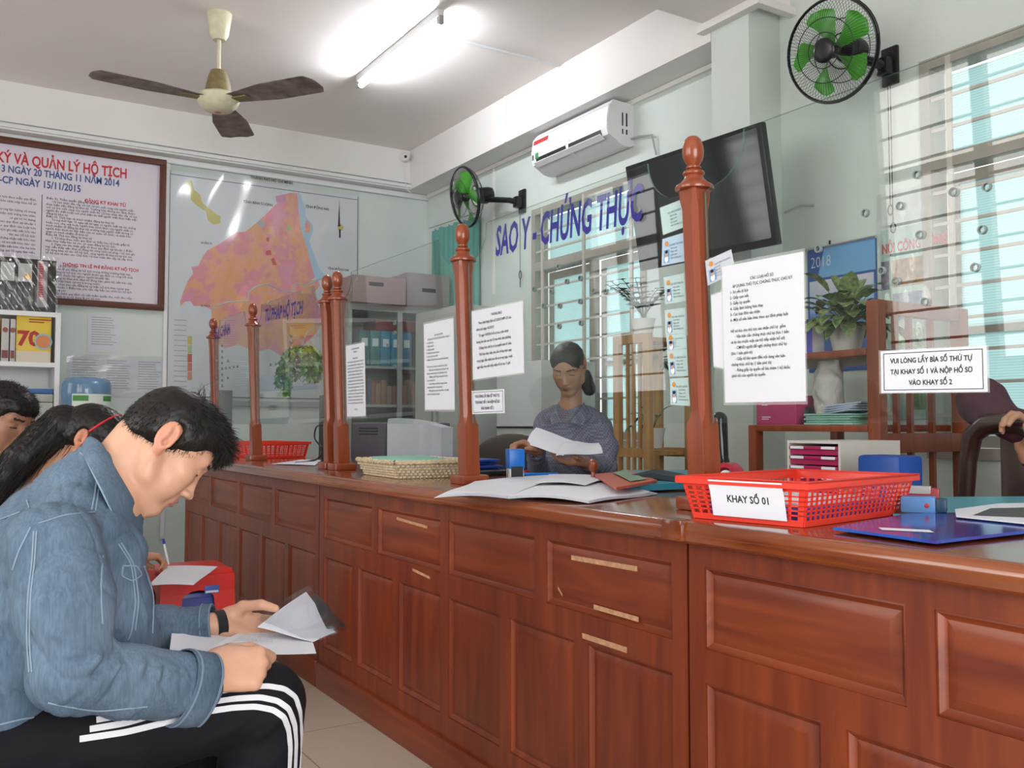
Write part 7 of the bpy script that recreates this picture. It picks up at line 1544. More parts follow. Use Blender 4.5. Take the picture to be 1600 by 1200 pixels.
# drawer unit on a side table behind the counter
DXx = 2.25
d0, d1 = atX(1230, 690, DXx), atX(1313, 690, DXx); zt_d = atX(1230, 688, DXx).z; zb_d = 0.745
tb = thing('side_table', 'desk behind the counter carrying the drawer unit and blue box', 'desk', (2.4, (d0.y+d1.y)/2-0.05, 0))
MB().box((2.13, 1.30, 0.715), (2.54, 2.15, 0.745), bev=0.004).build('desktop', M_rack, tb)
for xx in (2.15, 2.48):
    for yy in (1.32, 2.08): MB().box((xx, yy, 0), (xx+0.05, yy+0.05, 0.715)).build('leg', M_rack, tb)
du_ = thing('drawer_unit', 'white desktop drawer unit with magenta drawers and paper labels', 'drawer unit', (DXx+0.15, (d0.y+d1.y)/2, zb_d))
yy0, yy1 = d1.y, d0.y; bb = MB(); th_ = 0.008; H_ = zt_d-zb_d
for q in (((DXx, yy0, zb_d+0.001), (DXx+0.28, yy0+th_, zt_d)), ((DXx, yy1-th_, zb_d+0.001), (DXx+0.28, yy1, zt_d)), ((DXx, yy0+th_, zt_d-th_), (DXx+0.28, yy1-th_, zt_d)), ((DXx+0.27, yy0+th_, zb_d+0.001), (DXx+0.28, yy1-th_, zt_d-th_))): bb.box(*q)
bb.build('case', mat('unit_white', (0.62, 0.60, 0.56), 0.45), du_)
n_d = 7; M_mag = mat('magenta_plastic', (0.40, 0.02, 0.10), 0.3)
for k in range(n_d):
    z0_ = zb_d+0.006+k*(H_-0.018)/n_d; hh = (H_-0.018)/n_d-0.004
    dr_ = MB(); dr_.box((DXx+0.004, yy0+th_+0.002, z0_), (DXx+0.265, yy1-th_-0.002, z0_+hh*0.62)); dr_.box((DXx-0.004, yy0+th_+0.002, z0_+hh*0.62), (DXx+0.006, yy1-th_-0.002, z0_+hh), bev=0.002); o = dr_.build('drawer', M_mag, du_)
    for ya_ in (yy0+0.016, yy1-0.016-0.05): MB().box((DXx-0.0052, ya_, z0_+hh*0.66), (DXx-0.004, ya_+0.05, z0_+hh*0.97)).build('paper_label', M_paper, o)
b0_, b1_ = atX(1326, 730, 2.12), atX(1392, 730, 2.12); zb1 = 0.7455
bx2 = thing('blue_box', 'royal blue rectangular plastic box behind the red tray', 'box', (2.2, (b0_.y+b1_.y)/2, zb1)); 
MB().box((2.155, b1_.y, zb1), (2.26, b0_.y, atX(1350, 711, 2.15).z), bev=0.012).build('box', mat('royal_blue', (0.01, 0.07, 0.36), 0.35), bx2)
solo(MB().box((2.17, atX(1218, 725, 2.17).y-0.02, zb1), (2.25, atX(1218, 725, 2.17).y+0.02, zb1+0.10), bev=0.003), 'tape_box', M_mag, 'small magenta box left of the drawer unit', 'box')
# dark carved armchair with a maroon jacket
AX = 2.55
pa_ = [(1508, 790), (1512, 720), (1520, 680), (1540, 664), (1570, 661), (1600, 665), (1622, 680), (1632, 720)]
arm = thing('armchair', 'dark brown carved wooden armchair with a curved arm by the near window', 'chair', (2.75, 1.5, 0)); M_dkw = wood('dark_wood', (0.018, 0.008, 0.006), (0.045, 0.018, 0.012), 'Z', 0.3, 0.3)
pts = [atX(u, v, AX) for u, v in pa_]
MB().tube([Vector((pts[0].x, pts[0].y, 0.0))]+pts, [0.024, 0.024, 0.026, 0.028, 0.03, 0.03, 0.03, 0.03, 0.028], 12).build('arm_frame', M_dkw, arm, 60)
q0, q1 = atX(1568, 700, AX+0.03), atX(1600, 700, AX+0.03)
MB().box((AX+0.01, q1.y-0.10, 0.0), (AX+0.045, q0.y, q0.z+0.03), bev=0.006).build('side_panel', M_dkw, arm)
MB().box((AX+0.05, 1.05, 0.40), (AX+0.50, pts[0].y-0.02, 0.45), bev=0.01).build('seat', M_dkw, arm)
for yy in (1.07, pts[0].y-0.07): MB().box((AX+0.44, yy, 0), (AX+0.49, yy+0.05, 1.0), bev=0.006).build('back_leg', M_dkw, arm)
MB().box((AX+0.445, 1.12, 0.75), (AX+0.485, pts[0].y-0.07, 1.0), bev=0.01).build('backrest', M_dkw, arm)
cj = atX(1535, 632, AX+0.06); S = Sdf(cj-Vector((0.25, 0.35, 0.30)), cj+Vector((0.25, 0.35, 0.20)), 0.007)
S.ell(cj, (0.06, 0.075, 0.065), None, 0.02); S.ell(cj+Vector((0.0, 0.0, 0.03)), (0.055, 0.06, 0.05), None, 0.03); S.chain([cj+Vector((0, -0.03, -0.03)), cj+Vector((-0.02, -0.13, -0.075)), cj+Vector((-0.02, -0.25, -0.10))], [0.05, 0.045, 0.06], 0.03)
rt = thing('jacket', 'dark maroon jacket draped over the curved arm of the dark chair', 'jacket', tuple(cj-Vector((0, 0, 0.06)))); sdf_obj(S, 'cloth', mat('maroon_cloth', (0.060, 0.012, 0.030), 0.8), rt, 1, None, lambda q, N: 0.0035*vnoise(q, 45, 81))
# monitors and printer on the far desk behind the glass
fd = thing('desk', 'long grey desk behind the far counter carrying printer and monitor', 'desk', (2.3, 4.3, 0))
MB().box((1.95, 3.75, 0.70), (2.60, 5.6, 0.73), bev=0.004).build('desktop', M_grey, fd)
for xx in (1.97, 2.53):
    for yy in (3.77, 5.53): MB().box((xx, yy, 0), (xx+0.05, yy+0.05, 0.70)).build('leg', M_grey, fd)
pa1, pa2 = atX(549, 660, 2.02), atX(600, 660, 2.02); prt = thing('printer', 'dark grey laser printer with air slots behind the pair of posts', 'printer', (2.2, (pa1.y+pa2.y)/2, 0.731)); zt_ = max(pa1.z, pa2.z)
MB().box((2.02, pa2.y, 0.731), (2.42, pa1.y, zt_), bev=0.015).build('casing', mat('printer_grey', (0.10, 0.095, 0.12), 0.45), prt)
for k in range(3): MB().box((2.017, pa2.y+0.08, zt_-0.035-k*0.016), (2.02, pa1.y-0.12, zt_-0.030-k*0.016)).build('air_slot', M_black, prt)
MB().box((2.0175, pa1.y-0.14, 0.745), (2.02, pa1.y-0.02, 0.80)).build('sticker', mat('sticker_pale', (0.4, 0.4, 0.42), 0.5), prt)
mo = thing('computer_monitor', 'back of a white computer monitor beside the dark printer', 'monitor', (2.12, atX(650, 700, 2.02).y, 0.731))
m0_, m1_ = atX(605, 680, 2.02), atX(690, 680, 2.02); zt_ = atX(625, 653, 2.02).z; zr_ = atX(688, 668, 2.02).z; zb_ = atX(650, 716, 2.02).z
prf = [(0.0, zb_), (m0_.y-m1_.y, zb_), (m0_.y-m1_.y, zr_)]+[((m0_.y-m1_.y)*(1-t), zr_+(zt_-zr_)*math.sin(t*PI/2)**0.8) for t in (0.3, 0.55, 0.75, 0.9)]+[(0.012, zt_-0.003), (0.0, zt_-0.03)]
MB().prism(prf, 0, 0.06, Matrix(((0, 0, 1, 2.02), (-1, 0, 0, m0_.y), (0, 1, 0, 0), (0, 0, 0, 1)))).build('back_shell', mat('monitor_white', (0.58, 0.64, 0.72), 0.3), mo)
MB().box((2.06, (m0_.y+m1_.y)/2-0.05, 0.731), (2.10, (m0_.y+m1_.y)/2+0.05, zb_+0.05)).build('stand', M_wplastic, mo); MB().box((2.02, (m0_.y+m1_.y)/2-0.12, 0.731), (2.20, (m0_.y+m1_.y)/2+0.12, 0.745), bev=0.005).build('base', M_wplastic, mo)
bm_ = atX(505, 670, 1.75); mo2 = thing('computer_monitor', 'edge of a black computer monitor half hidden by the pair of posts', 'monitor', (2.05, bm_.y+0.1, 0.731))
MB().box((1.98, atX(520, 660, 2.0).y, 0.80), (2.02, atX(503, 660, 2.0).y, atX(505, 618, 2.0).z), bev=0.005).build('casing', M_black, mo2); MB().box((1.98, atX(515, 660, 2.0).y, 0.731), (2.10, atX(506, 660, 2.0).y, 0.80)).build('stand', M_black, mo2)
sp2 = atY(347, 640, 6.25); zt5 = atY(347, 610, 6.25).z; fd2 = thing('small_table', 'small grey table behind the farthest pane under the dark grey box', 'table', (sp2.x, 6.3, 0)); MB().box((sp2.x-0.2, 6.1, 0.70), (sp2.x+0.4, 6.45, 0.73), bev=0.004).build('tabletop', M_grey, fd2)
for xx in (sp2.x-0.18, sp2.x+0.33):
    for yy in (6.12, 6.38): MB().box((xx, yy, 0), (xx+0.05, yy+0.05, 0.70)).build('leg', M_grey, fd2)
solo(MB().box((sp2.x-0.045, 6.20, 0.7305), (sp2.x+0.055, 6.40, zt5), bev=0.005), 'speaker', mat('speaker_grey', (0.12, 0.12, 0.125), 0.5), 'dark grey upright box standing behind the farthest pane', 'speaker')
# ============================================================ on the counter and on its glass
def gpage(pts, name, label, cat, lines=None, group=None, mt=None, b0=0.08, b1=0.93, size=0.5, a0=0.09, a1=0.93, lift=0.0, ink=None, border=False, bold=0.0, laminate=True):
    """page taped on the visitors' side of the glass; pts = its corners tl, tr, br, bl in the photograph"""
    q = [A3(on_glass(u, v, lift)) for u, v in pts]; c = sum(q)/4; root = thing(name, label, cat, (float(c[0]), float(c[1]), float(min(k[2] for k in q))), group)
    fn = lambda a, b_: Vector((q[0]*(1-a)+q[1]*a)*(1-b_)+(q[3]*(1-a)+q[2]*a)*b_)
    nn = Vector((-1, 0, -LEAN)); mb = MB(); mb.grid(lambda a, b_: fn(a, b_)+nn*0.001, 4, 4, 0.0008); mb.build('sheet', mt or M_paper, root, 0)
    if laminate:
        lm_ = MB(); e = 0.02; lm_.grid(lambda a, b_: fn(-e+a*(1+2*e), -e+b_*(1+2*e))+nn*0.0018, 2, 2); lm_.build('laminate', mat('laminate_film', (0.8, 0.82, 0.82), 0.2, alpha=0.25), root, 0)
    if border:
        bd_ = MB()
        for (a_, b_, c_, d_) in ((0.03, 0.06, 0.97, 0.075), (0.03, 0.925, 0.97, 0.94), (0.03, 0.06, 0.036, 0.94), (0.964, 0.06, 0.97, 0.94)): bd_.add([fn(a_, b_)+nn*0.0025, fn(c_, b_)+nn*0.0025, fn(c_, d_)+nn*0.0025, fn(a_, d_)+nn*0.0025], [(0, 1, 2, 3)])
        bd_.build('border', M_ink, root, 0)
    if lines: fntext(lines, lambda a, b_: fn(a, b_)+nn*0.002, root, ink or M_ink, a0, a1, b0, b1, size=size, bold=bold, lift=0.0006)
    return root, fn
DOC = ['|CÁC LOẠI HỒ SƠ', '|ÁP DỤNG THỦ TỤC CHỨNG THỰC CHỮ KÝ.', '1- Sơ yếu lý lịch', '2- Giấy cam kết', '3- Giấy ủy quyền', '4- Giấy lãnh lương hưu thay', '5- Các loại đơn xác nhận', '6- Một số văn bản khác theo qui định pháp luật', '', 'Hồ sơ lưu cho thủ tục xác nhận chữ ký  gồm:', '     - Văn bản cần chứng thực chữ ký (lưu 1 bản', 'và ký tên trước mặt cán bộ tiếp nhận hồ sơ)', '     - CMND người đề nghị chứng thực chữ ký', '(lưu 1 bản phô tô)', '     - Giấy tờ liên quan đến nội dung văn bản', 'chứng thực chữ ký (1 bản phô tô)', '     - Riêng giấy ủy quyền sẽ lưu thêm 1 hộ khẩu', '(phô tô) của người ủy quyền', '', '', '', '']
gpage([(1129, 417), (1256, 393), (1260, 627), (1134, 629)], 'printed_notice', 'large white page CÁC LOẠI HỒ SƠ on the nearest pane', 'notice', DOC, b0=0.10, b1=0.99, size=0.50, a0=0.10, a1=0.92, lift=0.002, bold=0.006)
LBL = ['|VUI LÒNG LẤY BÌA SỐ THỨ TỰ', '|TẠI KHAY SỐ 1 VÀ NỘP HỒ SƠ', '|VÀO KHAY SỐ 2']
gpage([(1377, 549), (1542, 540), (1544, 612), (1378, 614)], 'small_sign', 'framed white label about trays on the nearest pane', 'sign', LBL, b0=0.12, b1=0.90, size=0.42, border=True, a0=0.1, a1=0.88, lift=0.002, bold=0.02)
gpage([(738, 487), (817, 471), (819, 582), (740, 593)], 'printed_notice', 'white page THÔNG BÁO on the second pane beside the post', 'notice', ['|THÔNG BÁO', '     Theo hiện Nghị định số 23/2015/NĐ-CP của', 'chính phủ ngày 16/2/2015.', '     Từ ngày 10/4/2015 hồ sơ sao y bản chính', 'không lưu bản sao tại Uỷ ban nhân dân phường', '     Chứng thực chữ ký và ủy quyền kèm 01 bản.', '     Thời hạn thực hiện yêu cầu chứng thực ngay', 'trong ngày tiếp nhận yêu cầu và trong ngày, hoặc', 'ngày tiếp theo nếu tiếp nhận hồ sơ sau 15 giờ.', ''], b0=0.05, b1=0.97, size=0.40, bold=0.008)
gpage([(738, 611), (788, 608), (789, 645), (739, 647)], 'small_sign', 'small framed label about trays below the THÔNG BÁO page', 'sign', LBL, b0=0.12, b1=0.90, size=0.42, border=True, bold=0.02, a0=0.1, a1=0.88)
gpage([(663, 507), (709, 497), (711, 640), (665, 640)], 'printed_notice', 'narrow white list page on the third pane, left of the post', 'notice', DOC, b0=0.13, b1=1.0, size=0.50, bold=0.004)
gpage([(541, 541), (570, 535), (572, 650), (543, 651)], 'printed_notice', 'narrow white stamped page on the third pane beside the pair of posts', 'notice', ['|ỦY BAN NHÂN DÂN', '|PHƯỜNG', '', '|THÔNG BÁO']+LOREM+LOREM[:6]+['', '|Chủ tịch', ''], b0=0.04, b1=0.97, size=0.5, bold=0.004)
M_idc = mat('id_card', (0.42, 0.62, 0.62), 0.35); M_idb = mat('id_card_blue', (0.36, 0.56, 0.74), 0.35)
IDL = ['', '', '               CĂN CƯỚC CÔNG DÂN', '               Họ và tên', '               Ngày sinh', '               Quê quán', '               Nơi thường trú', '']
cards = [([(1032, 325), (1066, 312), (1069, 355), (1037, 367)], 'green identity card tilted at the top of the card column left of the first post', M_idc, 1), ([(1036, 374), (1069, 364), (1071, 408), (1035, 415)], 'bluish identity card, second from the top left of the first post', M_idb, 0),
         ([(1038, 434), (1070, 427), (1072, 470), (1041, 475)], 'identity card, third from the top left of the first post', M_idc, 0), ([(1040, 485), (1072, 481), (1073, 520), (1041, 524)], 'identity card, fourth from the top left of the first post', M_idc, 0),
         ([(1042, 523), (1073, 520), (1074, 545), (1044, 547)], 'identity card, third from the bottom of the column, half covered', M_idc, 2), ([(1043, 548), (1074, 544), (1076, 587), (1047, 588)], 'identity card, second from the bottom left of the first post', M_idc, 0), ([(1048, 592), (1076, 590), (1079, 634), (1049, 632)], 'lowest identity card left of the first post', M_idc, 0)]
def id_card(pts, label, mt, kind, group='laminated identity cards', lift=0.0):
    r_, fn = gpage(pts, 'identity_card', label, 'identity card', IDL, group, mt, 0.02, 0.98, 0.55, lift=lift, ink=mat('card_ink', (0.10, 0.14, 0.18), 0.5))
    nn = Vector((-1, 0, -LEAN))
    if kind == 1: return r_
    def patch(a0, a1, b0, b1, m_, name): mb = MB(); mb.add([fn(a0, b0)+nn*0.0026, fn(a1, b0)+nn*0.0026, fn(a1, b1)+nn*0.0026, fn(a0, b1)+nn*0.0026], [(0, 1, 2, 3)]); return mb.build(name, m_, r_, 0)
    patch(0.10, 0.34, 0.45, 0.92, mat('photo_bg', (0.16, 0.30, 0.55), 0.5), 'portrait_photo')
    c = fn(0.22, 0.64); 
    for cc, rr, m_, nm in ((fn(0.22, 0.80), (0.0005, 0.007, 0.008), M_paper, 'shirt_patch'), (fn(0.22, 0.62), (0.0005, 0.0045, 0.007), mat('photo_skin', (0.5, 0.3, 0.22), 0.5), 'face_patch'), (fn(0.22, 0.53), (0.0008, 0.005, 0.004), M_hair, 'hair_patch'), (fn(0.22, 0.22), (0.0005, 0.006, 0.006), mat('emblem_gold', (0.62, 0.25, 0.05), 0.5), 'emblem')): MB().ball(tuple(cc+nn*0.003), rr, 10).build(nm, m_, r_)
    return r_
for c in cards: id_card(c[0], c[1], c[2], c[3])
id_card([(1103, 408), (1143, 390), (1150, 425), (1107, 446)], 'whitish identity card behind the corner of the large page, right of the first post', mat('id_card_pale', (0.52, 0.57, 0.66), 0.35), 0, group=None)
gpage([(1112, 462), (1131, 455), (1133, 576), (1116, 572)], 'paper_sheet', 'strip of blank page showing left of the large page on the nearest pane', 'paper', None, mt=M_paper)
# ---- red perforated trays
M_tray = mat('tray_red', (0.78, 0.045, 0.025), 0.3)
def tray(c, rz, L_, W_, H_, label, nl, nw, nr, fl=0.018, real=True):
    root = thing('plastic_tray', label, 'tray', (c[0], c[1], c[2])); M = Matrix.Translation(c) @ Matrix.Rotation(rz, 4, 'Z'); t = 0.0022
    # walls with real square-ish holes: each wall is a lattice of bars
    walls = MB(); hz0, hz1 = 0.012, H_-0.018
    def wall(p0, p1, out, n):
        p0, p1, out = Vector(p0), Vector(p1), Vector(out); ln = (p1-p0).length; d = (p1-p0)/ln
        def B(a0, a1, z0, z1):
            vs = []
            for a in (a0, a1):
                for z in (z0, z1):
                    f = z/H_*fl; ax = -f+(a/ln)*(ln+2*f) if True else a
                    for s_ in (0, t): vs.append(M @ (p0+d*ax+out*(f+s_)+_Z*z))
            walls.add(vs, [(0, 1, 3, 2), (4, 6, 7, 5), (0, 4, 5, 1), (2, 3, 7, 6), (0, 2, 6, 4), (1, 5, 7, 3)])
        B(0, ln, 0, hz0); B(0, ln, hz1, H_); px = ln/(n+0.6)
        for k in range(n+1): a = 0 if k == 0 else px*(k+0.02); B(a if k else 0, (px*(k+0.30)+0.0) if k < n else ln, hz0, hz1) if k < n else B(px*(n+0.02), ln, hz0, hz1)
        ph = (hz1-hz0)/nr
        for r_ in range(1, nr): B(0, ln, hz0+ph*r_-ph*0.17, hz0+ph*r_+ph*0.17)
    w2, l2 = W_/2, L_/2
    wall((-l2, -w2, 0), (l2, -w2, 0), (0, -1, 0), nl); wall((l2, w2, 0), (-l2, w2, 0), (0, 1, 0), nl); wall((l2, -w2, 0), (l2, w2, 0), (1, 0, 0), nw); wall((-l2, w2, 0), (-l2, -w2, 0), (-1, 0, 0), nw)
    walls.build('walls', M_tray, root, 0)
    rim = MB(); e = fl+t
    for z0, z1, e0, e1 in ((H_-0.002, H_+0.002, e-0.004, e+0.007), (H_-0.012, H_+0.001, e+0.004, e+0.007)):
        a, b_ = (l2+e0, w2+e0), (l2+e1, w2+e1)
        for q in (((-b_[0], -b_[1], z0), (b_[0], -a[1], z1)), ((-b_[0], a[1], z0), (b_[0], b_[1], z1)), ((-b_[0], -a[1], z0), (-a[0], a[1], z1)), ((a[0], -a[1], z0), (b_[0], a[1], z1))): rim.box(*q, M)
    rim.build('rim', M_tray, root, 0)
    fl_ = MB(); fl_.box((-l2, -w2, 0), (l2, w2, 0.003), M); fl_.build('floor', M_tray, root, 0); return root, M
pL, pN, pR = atZ(1104, 808, CT), atZ(1236, 827, CT), atZ(1394, 805, CT)
cc = (pL+pR)/2; rz = math.atan2((pR-pN).y, (pR-pN).x); Lr, Wr, Hr = (pR-pN).length, (pL-pN).length, 0.083
tr1, MT = tray((cc.x, cc.y, CT+0.001), rz, Lr, Wr, Hr, 'large red perforated plastic tray labelled KHAY SỐ 01 on the near counter', 22, 12, 6)
# paper label on its left (camera-side short) wall: the wall between pL and pN
l2, w2 = Lr/2, Wr/2
lab = thing('paper_label', 'white paper label KHAY SỐ 01 on the red tray', 'label', (pL.x, pL.y, CT)); 
def lf_(a, b_):   # on the short wall -x side: a across 0..1 from far to near, b down
    z = Hr*0.97*(1-b_)+0.010*b_; f = z/Hr*0.018; return MT @ Vector((-l2-f-0.0058-(0.004 if b_ < 0.2 else 0.002), w2*0.56-(w2*1.34)*a, z))
mb = MB(); mb.grid(lf_, 6, 6, 0.0006); mb.build('sheet', M_paper, lab, 60); fntext(['|KHAY SỐ 01', ''], lf_, lab, M_ink, 0.12, 0.92, 0.34, 1.06, size=0.50, bold=0.025)
in_ = MB(); in_.box((-l2+0.02, -w2+0.02, 0.004), (l2-0.03, w2-0.02, 0.03), MT, 0.003); solo(in_, 'card_stack', mat('violet_cards', (0.10, 0.07, 0.36), 0.5), 'stack of violet number cards lying in the large red tray', 'cards')
in_ = MB(); in_.box((-l2+0.04, -w2+0.03, 0.031), (l2-0.08, w2-0.03, 0.040), MT, 0.002); solo(in_, 'paper_stack', M_paper, 'white papers lying on the violet cards in the red tray', 'papers')
p1, p2 = atX(374, 711, 1.62), atX(440, 711, 1.62); tray((1.66, (p1.y+p2.y)/2-0.05, CT+0.001), PI/2+0.1, 0.42, 0.26, 0.09, 'smaller red perforated plastic tray on the far counter', 16, 10, 6)
# ---- woven basket with a green folder
M_wick = mat('wicker', (0.58, 0.48, 0.32), 0.6, noise=0.25, nscale=90)
w0, w1_, w2_ = atZ(572, 742, CT), atZ(624, 749, CT), atZ(714, 742, CT)
dirW = (w0-w1_).normalized(); dirL = Vector((dirW.y, -dirW.x, 0)).normalized()
Lb, Wb, Hb = 0.26, 0.33, 0.060
oc = w1_+dirL*Lb/2+dirW*Wb/2; MBk = Matrix(((dirL.x, dirW.x, 0, oc.x), (dirL.y, dirW.y, 0, oc.y), (0, 0, 1, CT+0.001), (0, 0, 0, 1)))
bk = thing('woven_basket', 'cream woven wicker basket tray with a green folder in it', 'basket', (oc.x, oc.y, CT))
def bpt(s_, z):   # perimeter position s in 0..1
    f = 0.028*(z/Hb); l, w_ = Lb/2+f, Wb/2+f; per = s_*4; k = int(per) % 4; t = per-int(per)
    return [(-l+2*l*t, -w_), (l, -w_+2*w_*t), (l-2*l*t, w_), (-l, w_-2*w_*t)][k]
wk = MB(); NS = 132
for r_ in range(6):
    z = 0.006+r_*Hb/6.5; pts = []
    for k in range(NS+1):
        s_ = k/NS; x, y = bpt(min(s_, 0.99999) if k < NS else 0.0, z); kk = int(s_*4) % 4; nrm = [(0, -1), (1, 0), (0, 1), (-1, 0)][kk]; o_ = 0.0035*(1 if (k+r_) % 2 else -1)
        pts.append(MBk @ Vector((x+nrm[0]*o_, y+nrm[1]*o_, z)))
    wk.tube(pts, 0.0042, 5, False)
for k in range(0, NS, 2):
    a = bpt(k/NS, 0); b_ = bpt(k/NS, Hb); wk.tube([MBk @ Vector((a[0], a[1], 0)), MBk @ Vector((b_[0], b_[1], Hb))], 0.0028, 4)
wk.build('woven_wall', M_wick, bk, 60)
rm = MB()
for o_ in (0, 1): rm.tube([MBk @ Vector((*bpt(min(k/NS, 0.99999) if k < NS else 0, Hb), Hb-0.002+0.004*math.sin(k*1.3+o_*PI))) for k in range(NS+1)], 0.0055, 6, False)
rm.build('braided_rim', M_wick, bk, 60); MB().box((-Lb/2, -Wb/2, 0), (Lb/2, Wb/2, 0.005), MBk).build('base', M_wick, bk)
gf = MB(); Mg = MBk @ Matrix.Translation((0.02, 0.02, 0.050)) @ Matrix.Rotation(0.06, 4, 'X') @ Matrix.Rotation(0.12, 4, 'Z'); gf.box((-0.12, -0.14, 0), (0.10, 0.14, 0.012), Mg, 0.003); solo(gf, 'file_folder', mat('mint_bright', (0.22, 0.52, 0.42), 0.5), 'mint green folder lying in the woven basket', 'folder')
pp_ = MB(); pp_.box((-0.11, -0.14, 0.008), (0.10, 0.14, 0.044), MBk @ Matrix.Translation((0, 0, 0)), 0.003); solo(pp_, 'paper_stack', M_paper, 'papers under the green folder in the woven basket', 'papers')
# papers and cable on the far counter
pc_ = [atZ(424, 725, CT+0.003), atZ(492, 727, CT+0.003), atZ(502, 719, CT+0.003), atZ(470, 718, CT+0.003)]
sheet(pc_, M_paper, 'paper_sheet', 'white papers lying on the far counter left of the pair of posts', 'paper', None, 0.002)
cbp = [atX(462, 727, 1.50), atX(480, 724, 1.60), atX(497, 716, 1.68), atX(502, 700, 1.70), atX(492, 685, 1.70), atX(494, 668, 1.72), atX(503, 664, 1.80)]
cbp = [Vector((p.x, p.y, max(p.z, CT+0.004))) for p in cbp]; cpts = [Vector(cr([A3(p) for p in cbp], t/30)) for t in range(31)]
solo(MB().tube(cpts, 0.0045, 8), 'cable', M_black, 'black cable looping up from the far counter to the monitor', 'cable', smooth=60)
# ---- open register book at the second post
def book_page(c, name, curl, k): return sheet(c, M_paper, name, '', '', None, curl*0.6, parent=k)
rgb = thing('register_book', 'large open register book with curling white pages hanging over the counter edge', 'book', (1.45, 2.15, CT))
Zc = lambda u, v, z: A3(atZ(u, v, z))
C0, C1, C2, C3 = Zc(678, 779, 0.828), Zc(796, 779, 0.836), Zc(880, 744, 0.838), Zc(742, 755, 0.838)
for k in range(5):
    dz = A3((0, 0, 0.0016*k)); book_page([C0+dz+A3((0.004*k, 0, 0.002)), C1+dz, C2+dz, C3+dz], 'left_page', 0.012, rgb)
D0_, D1_, D2_, D3_ = Zc(794, 779, 0.837), Zc(920, 786, 0.835), Zc(1028, 771, 0.836), Zc(890, 744, 0.838)
for k in range(5):
    dz = A3((0, 0, 0.0014*k)); book_page([D0_+dz, D1_+dz, D2_+dz*1.0+A3((-0.006*k, 0, 0)), D3_+dz], 'right_page', 0.014, rgb)
sheet([Zc(835, 755, 0.852), Zc(915, 758, 0.852), Zc(958, 744, 0.852), Zc(858, 741, 0.852)], M_paper, 'paper_sheet', 'loose white sheet lying on the open register book', 'paper', None, 0.006)
# red booklet, identity card, teal folder
rb2 = thing('booklet', 'red-orange booklet lying on the register book', 'booklet', tuple((Zc(930, 742, 0.872)+Zc(1022, 756, 0.872))/2)); z_ = 0.856
MBt = [Zc(929, 744, z_), Zc(963, 766, z_), Zc(1027, 754, z_), Zc(985, 738, z_)]
mb = MB(); mb.add([Vector(q) for q in MBt]+[Vector(q)+_Z*0.007 for q in MBt], [(3, 2, 1, 0), (4, 5, 6, 7), (0, 1, 5, 4), (1, 2, 6, 5), (2, 3, 7, 6), (3, 0, 4, 7)]); mb.build('cover', mat('booklet_red', (0.48, 0.10, 0.06), 0.45), rb2, 0)
cc_ = [Zc(958, 739, z_+0.010), Zc(985, 752, z_+0.010), Zc(1010, 748, z_+0.010), Zc(975, 734, z_+0.010)]
sheet(cc_, mat('banknote_green', (0.22, 0.34, 0.24), 0.5, noise=0.3, nscale=80), 'identity_card', 'greenish identity card lying on the red booklet', 'identity card', None, 0.002)
M_teal = mat('teal_folder', (0.04, 0.28, 0.42), 0.35)
tf = [Zc(985, 768, CT+0.006), Zc(1090, 763, CT+0.006), Zc(1110, 742, CT+0.006), Zc(972, 742, CT+0.006)]
mb = MB(); mb.add([Vector(q) for q in tf]+[Vector(q)+_Z*0.018 for q in tf], [(3, 2, 1, 0), (4, 5, 6, 7), (0, 1, 5, 4), (1, 2, 6, 5), (2, 3, 7, 6), (3, 0, 4, 7)]); solo(mb, 'file_folder', M_teal, 'teal blue folder on the counter left of the first post', 'folder', smooth=0)
# self-inking stamp
sx_, = (atZ(800, 752, CT),); st_ = thing('self_inking_stamp', 'blue and white self-inking stamp standing at the second post', 'stamp', (sx_.x, sx_.y, CT)); Ms = Matrix.Translation((sx_.x+0.012, sx_.y, CT)) @ Matrix.Rotation(-0.32, 4, 'Z'); M_sb = mat('stamp_blue', (0.01, 0.16, 0.62), 0.3)
MB().box((-0.024, -0.026, 0.001), (0.024, 0.026, 0.055), Ms, 0.003).build('base', M_wplastic, st_); MB().box((-0.027, -0.030, 0.042), (0.027, 0.030, 0.108), Ms, 0.005).build('cap', M_sb, st_); MB().box((-0.020, -0.032, 0.012), (0.020, -0.026, 0.050), Ms).build('side_window', M_black, st_)
MB().tube([Ms @ Vector((-0.0255, 0.004*math.sin(t*6), 0.012+0.026*t)) for t in [k/8 for k in range(9)]], 0.001, 4).build('mark', M_ink, st_); MB().ball((0, 0, 0), (0.001, 0.003, 0.003), 8, Ms @ Matrix.Translation((-0.0275, 0.004, 0.055))).build('red_dot', M_red, st_)
# clerk's side: blue folders, pens, keyboard tray, wooden stamp
fdk = thing('desk', 'clerk desk behind the middle counter with folders and keyboard', 'desk', (2.1, 2.9, 0)); MB().box((1.905, 2.25, 0.72), (2.12, 3.7, 0.75), bev=0.004).build('desktop', M_rack, fdk)
for yy in (2.27, 3.63): MB().box((2.05, yy, 0), (2.10, yy+0.05, 0.72)).build('leg', M_rack, fdk); MB().box((1.91, yy, 0), (1.95, yy+0.05, 0.72)).build('leg', M_rack, fdk)
M_bf = mat('blue_folder', (0.02, 0.06, 0.36), 0.35)
for k in range(5):
    a_, b_ = atZ(748+2*(k % 2), 738-2*k, CT), atZ(860, 737, CT); y0_, y1_ = a_.y+0.02*(k % 2), b_.y-0.03*(k % 3)
    solo(MB().box((1.62+0.006*(k % 2), min(y0_, y1_), CT+0.001+k*0.0115), (1.86, max(y0_, y1_), CT+0.0105+k*0.0115), bev=0.003), 'file_folder', M_bf, 'blue plastic folder in the stack behind the self-inking stamp', 'folder', 'blue folders behind the stamp')
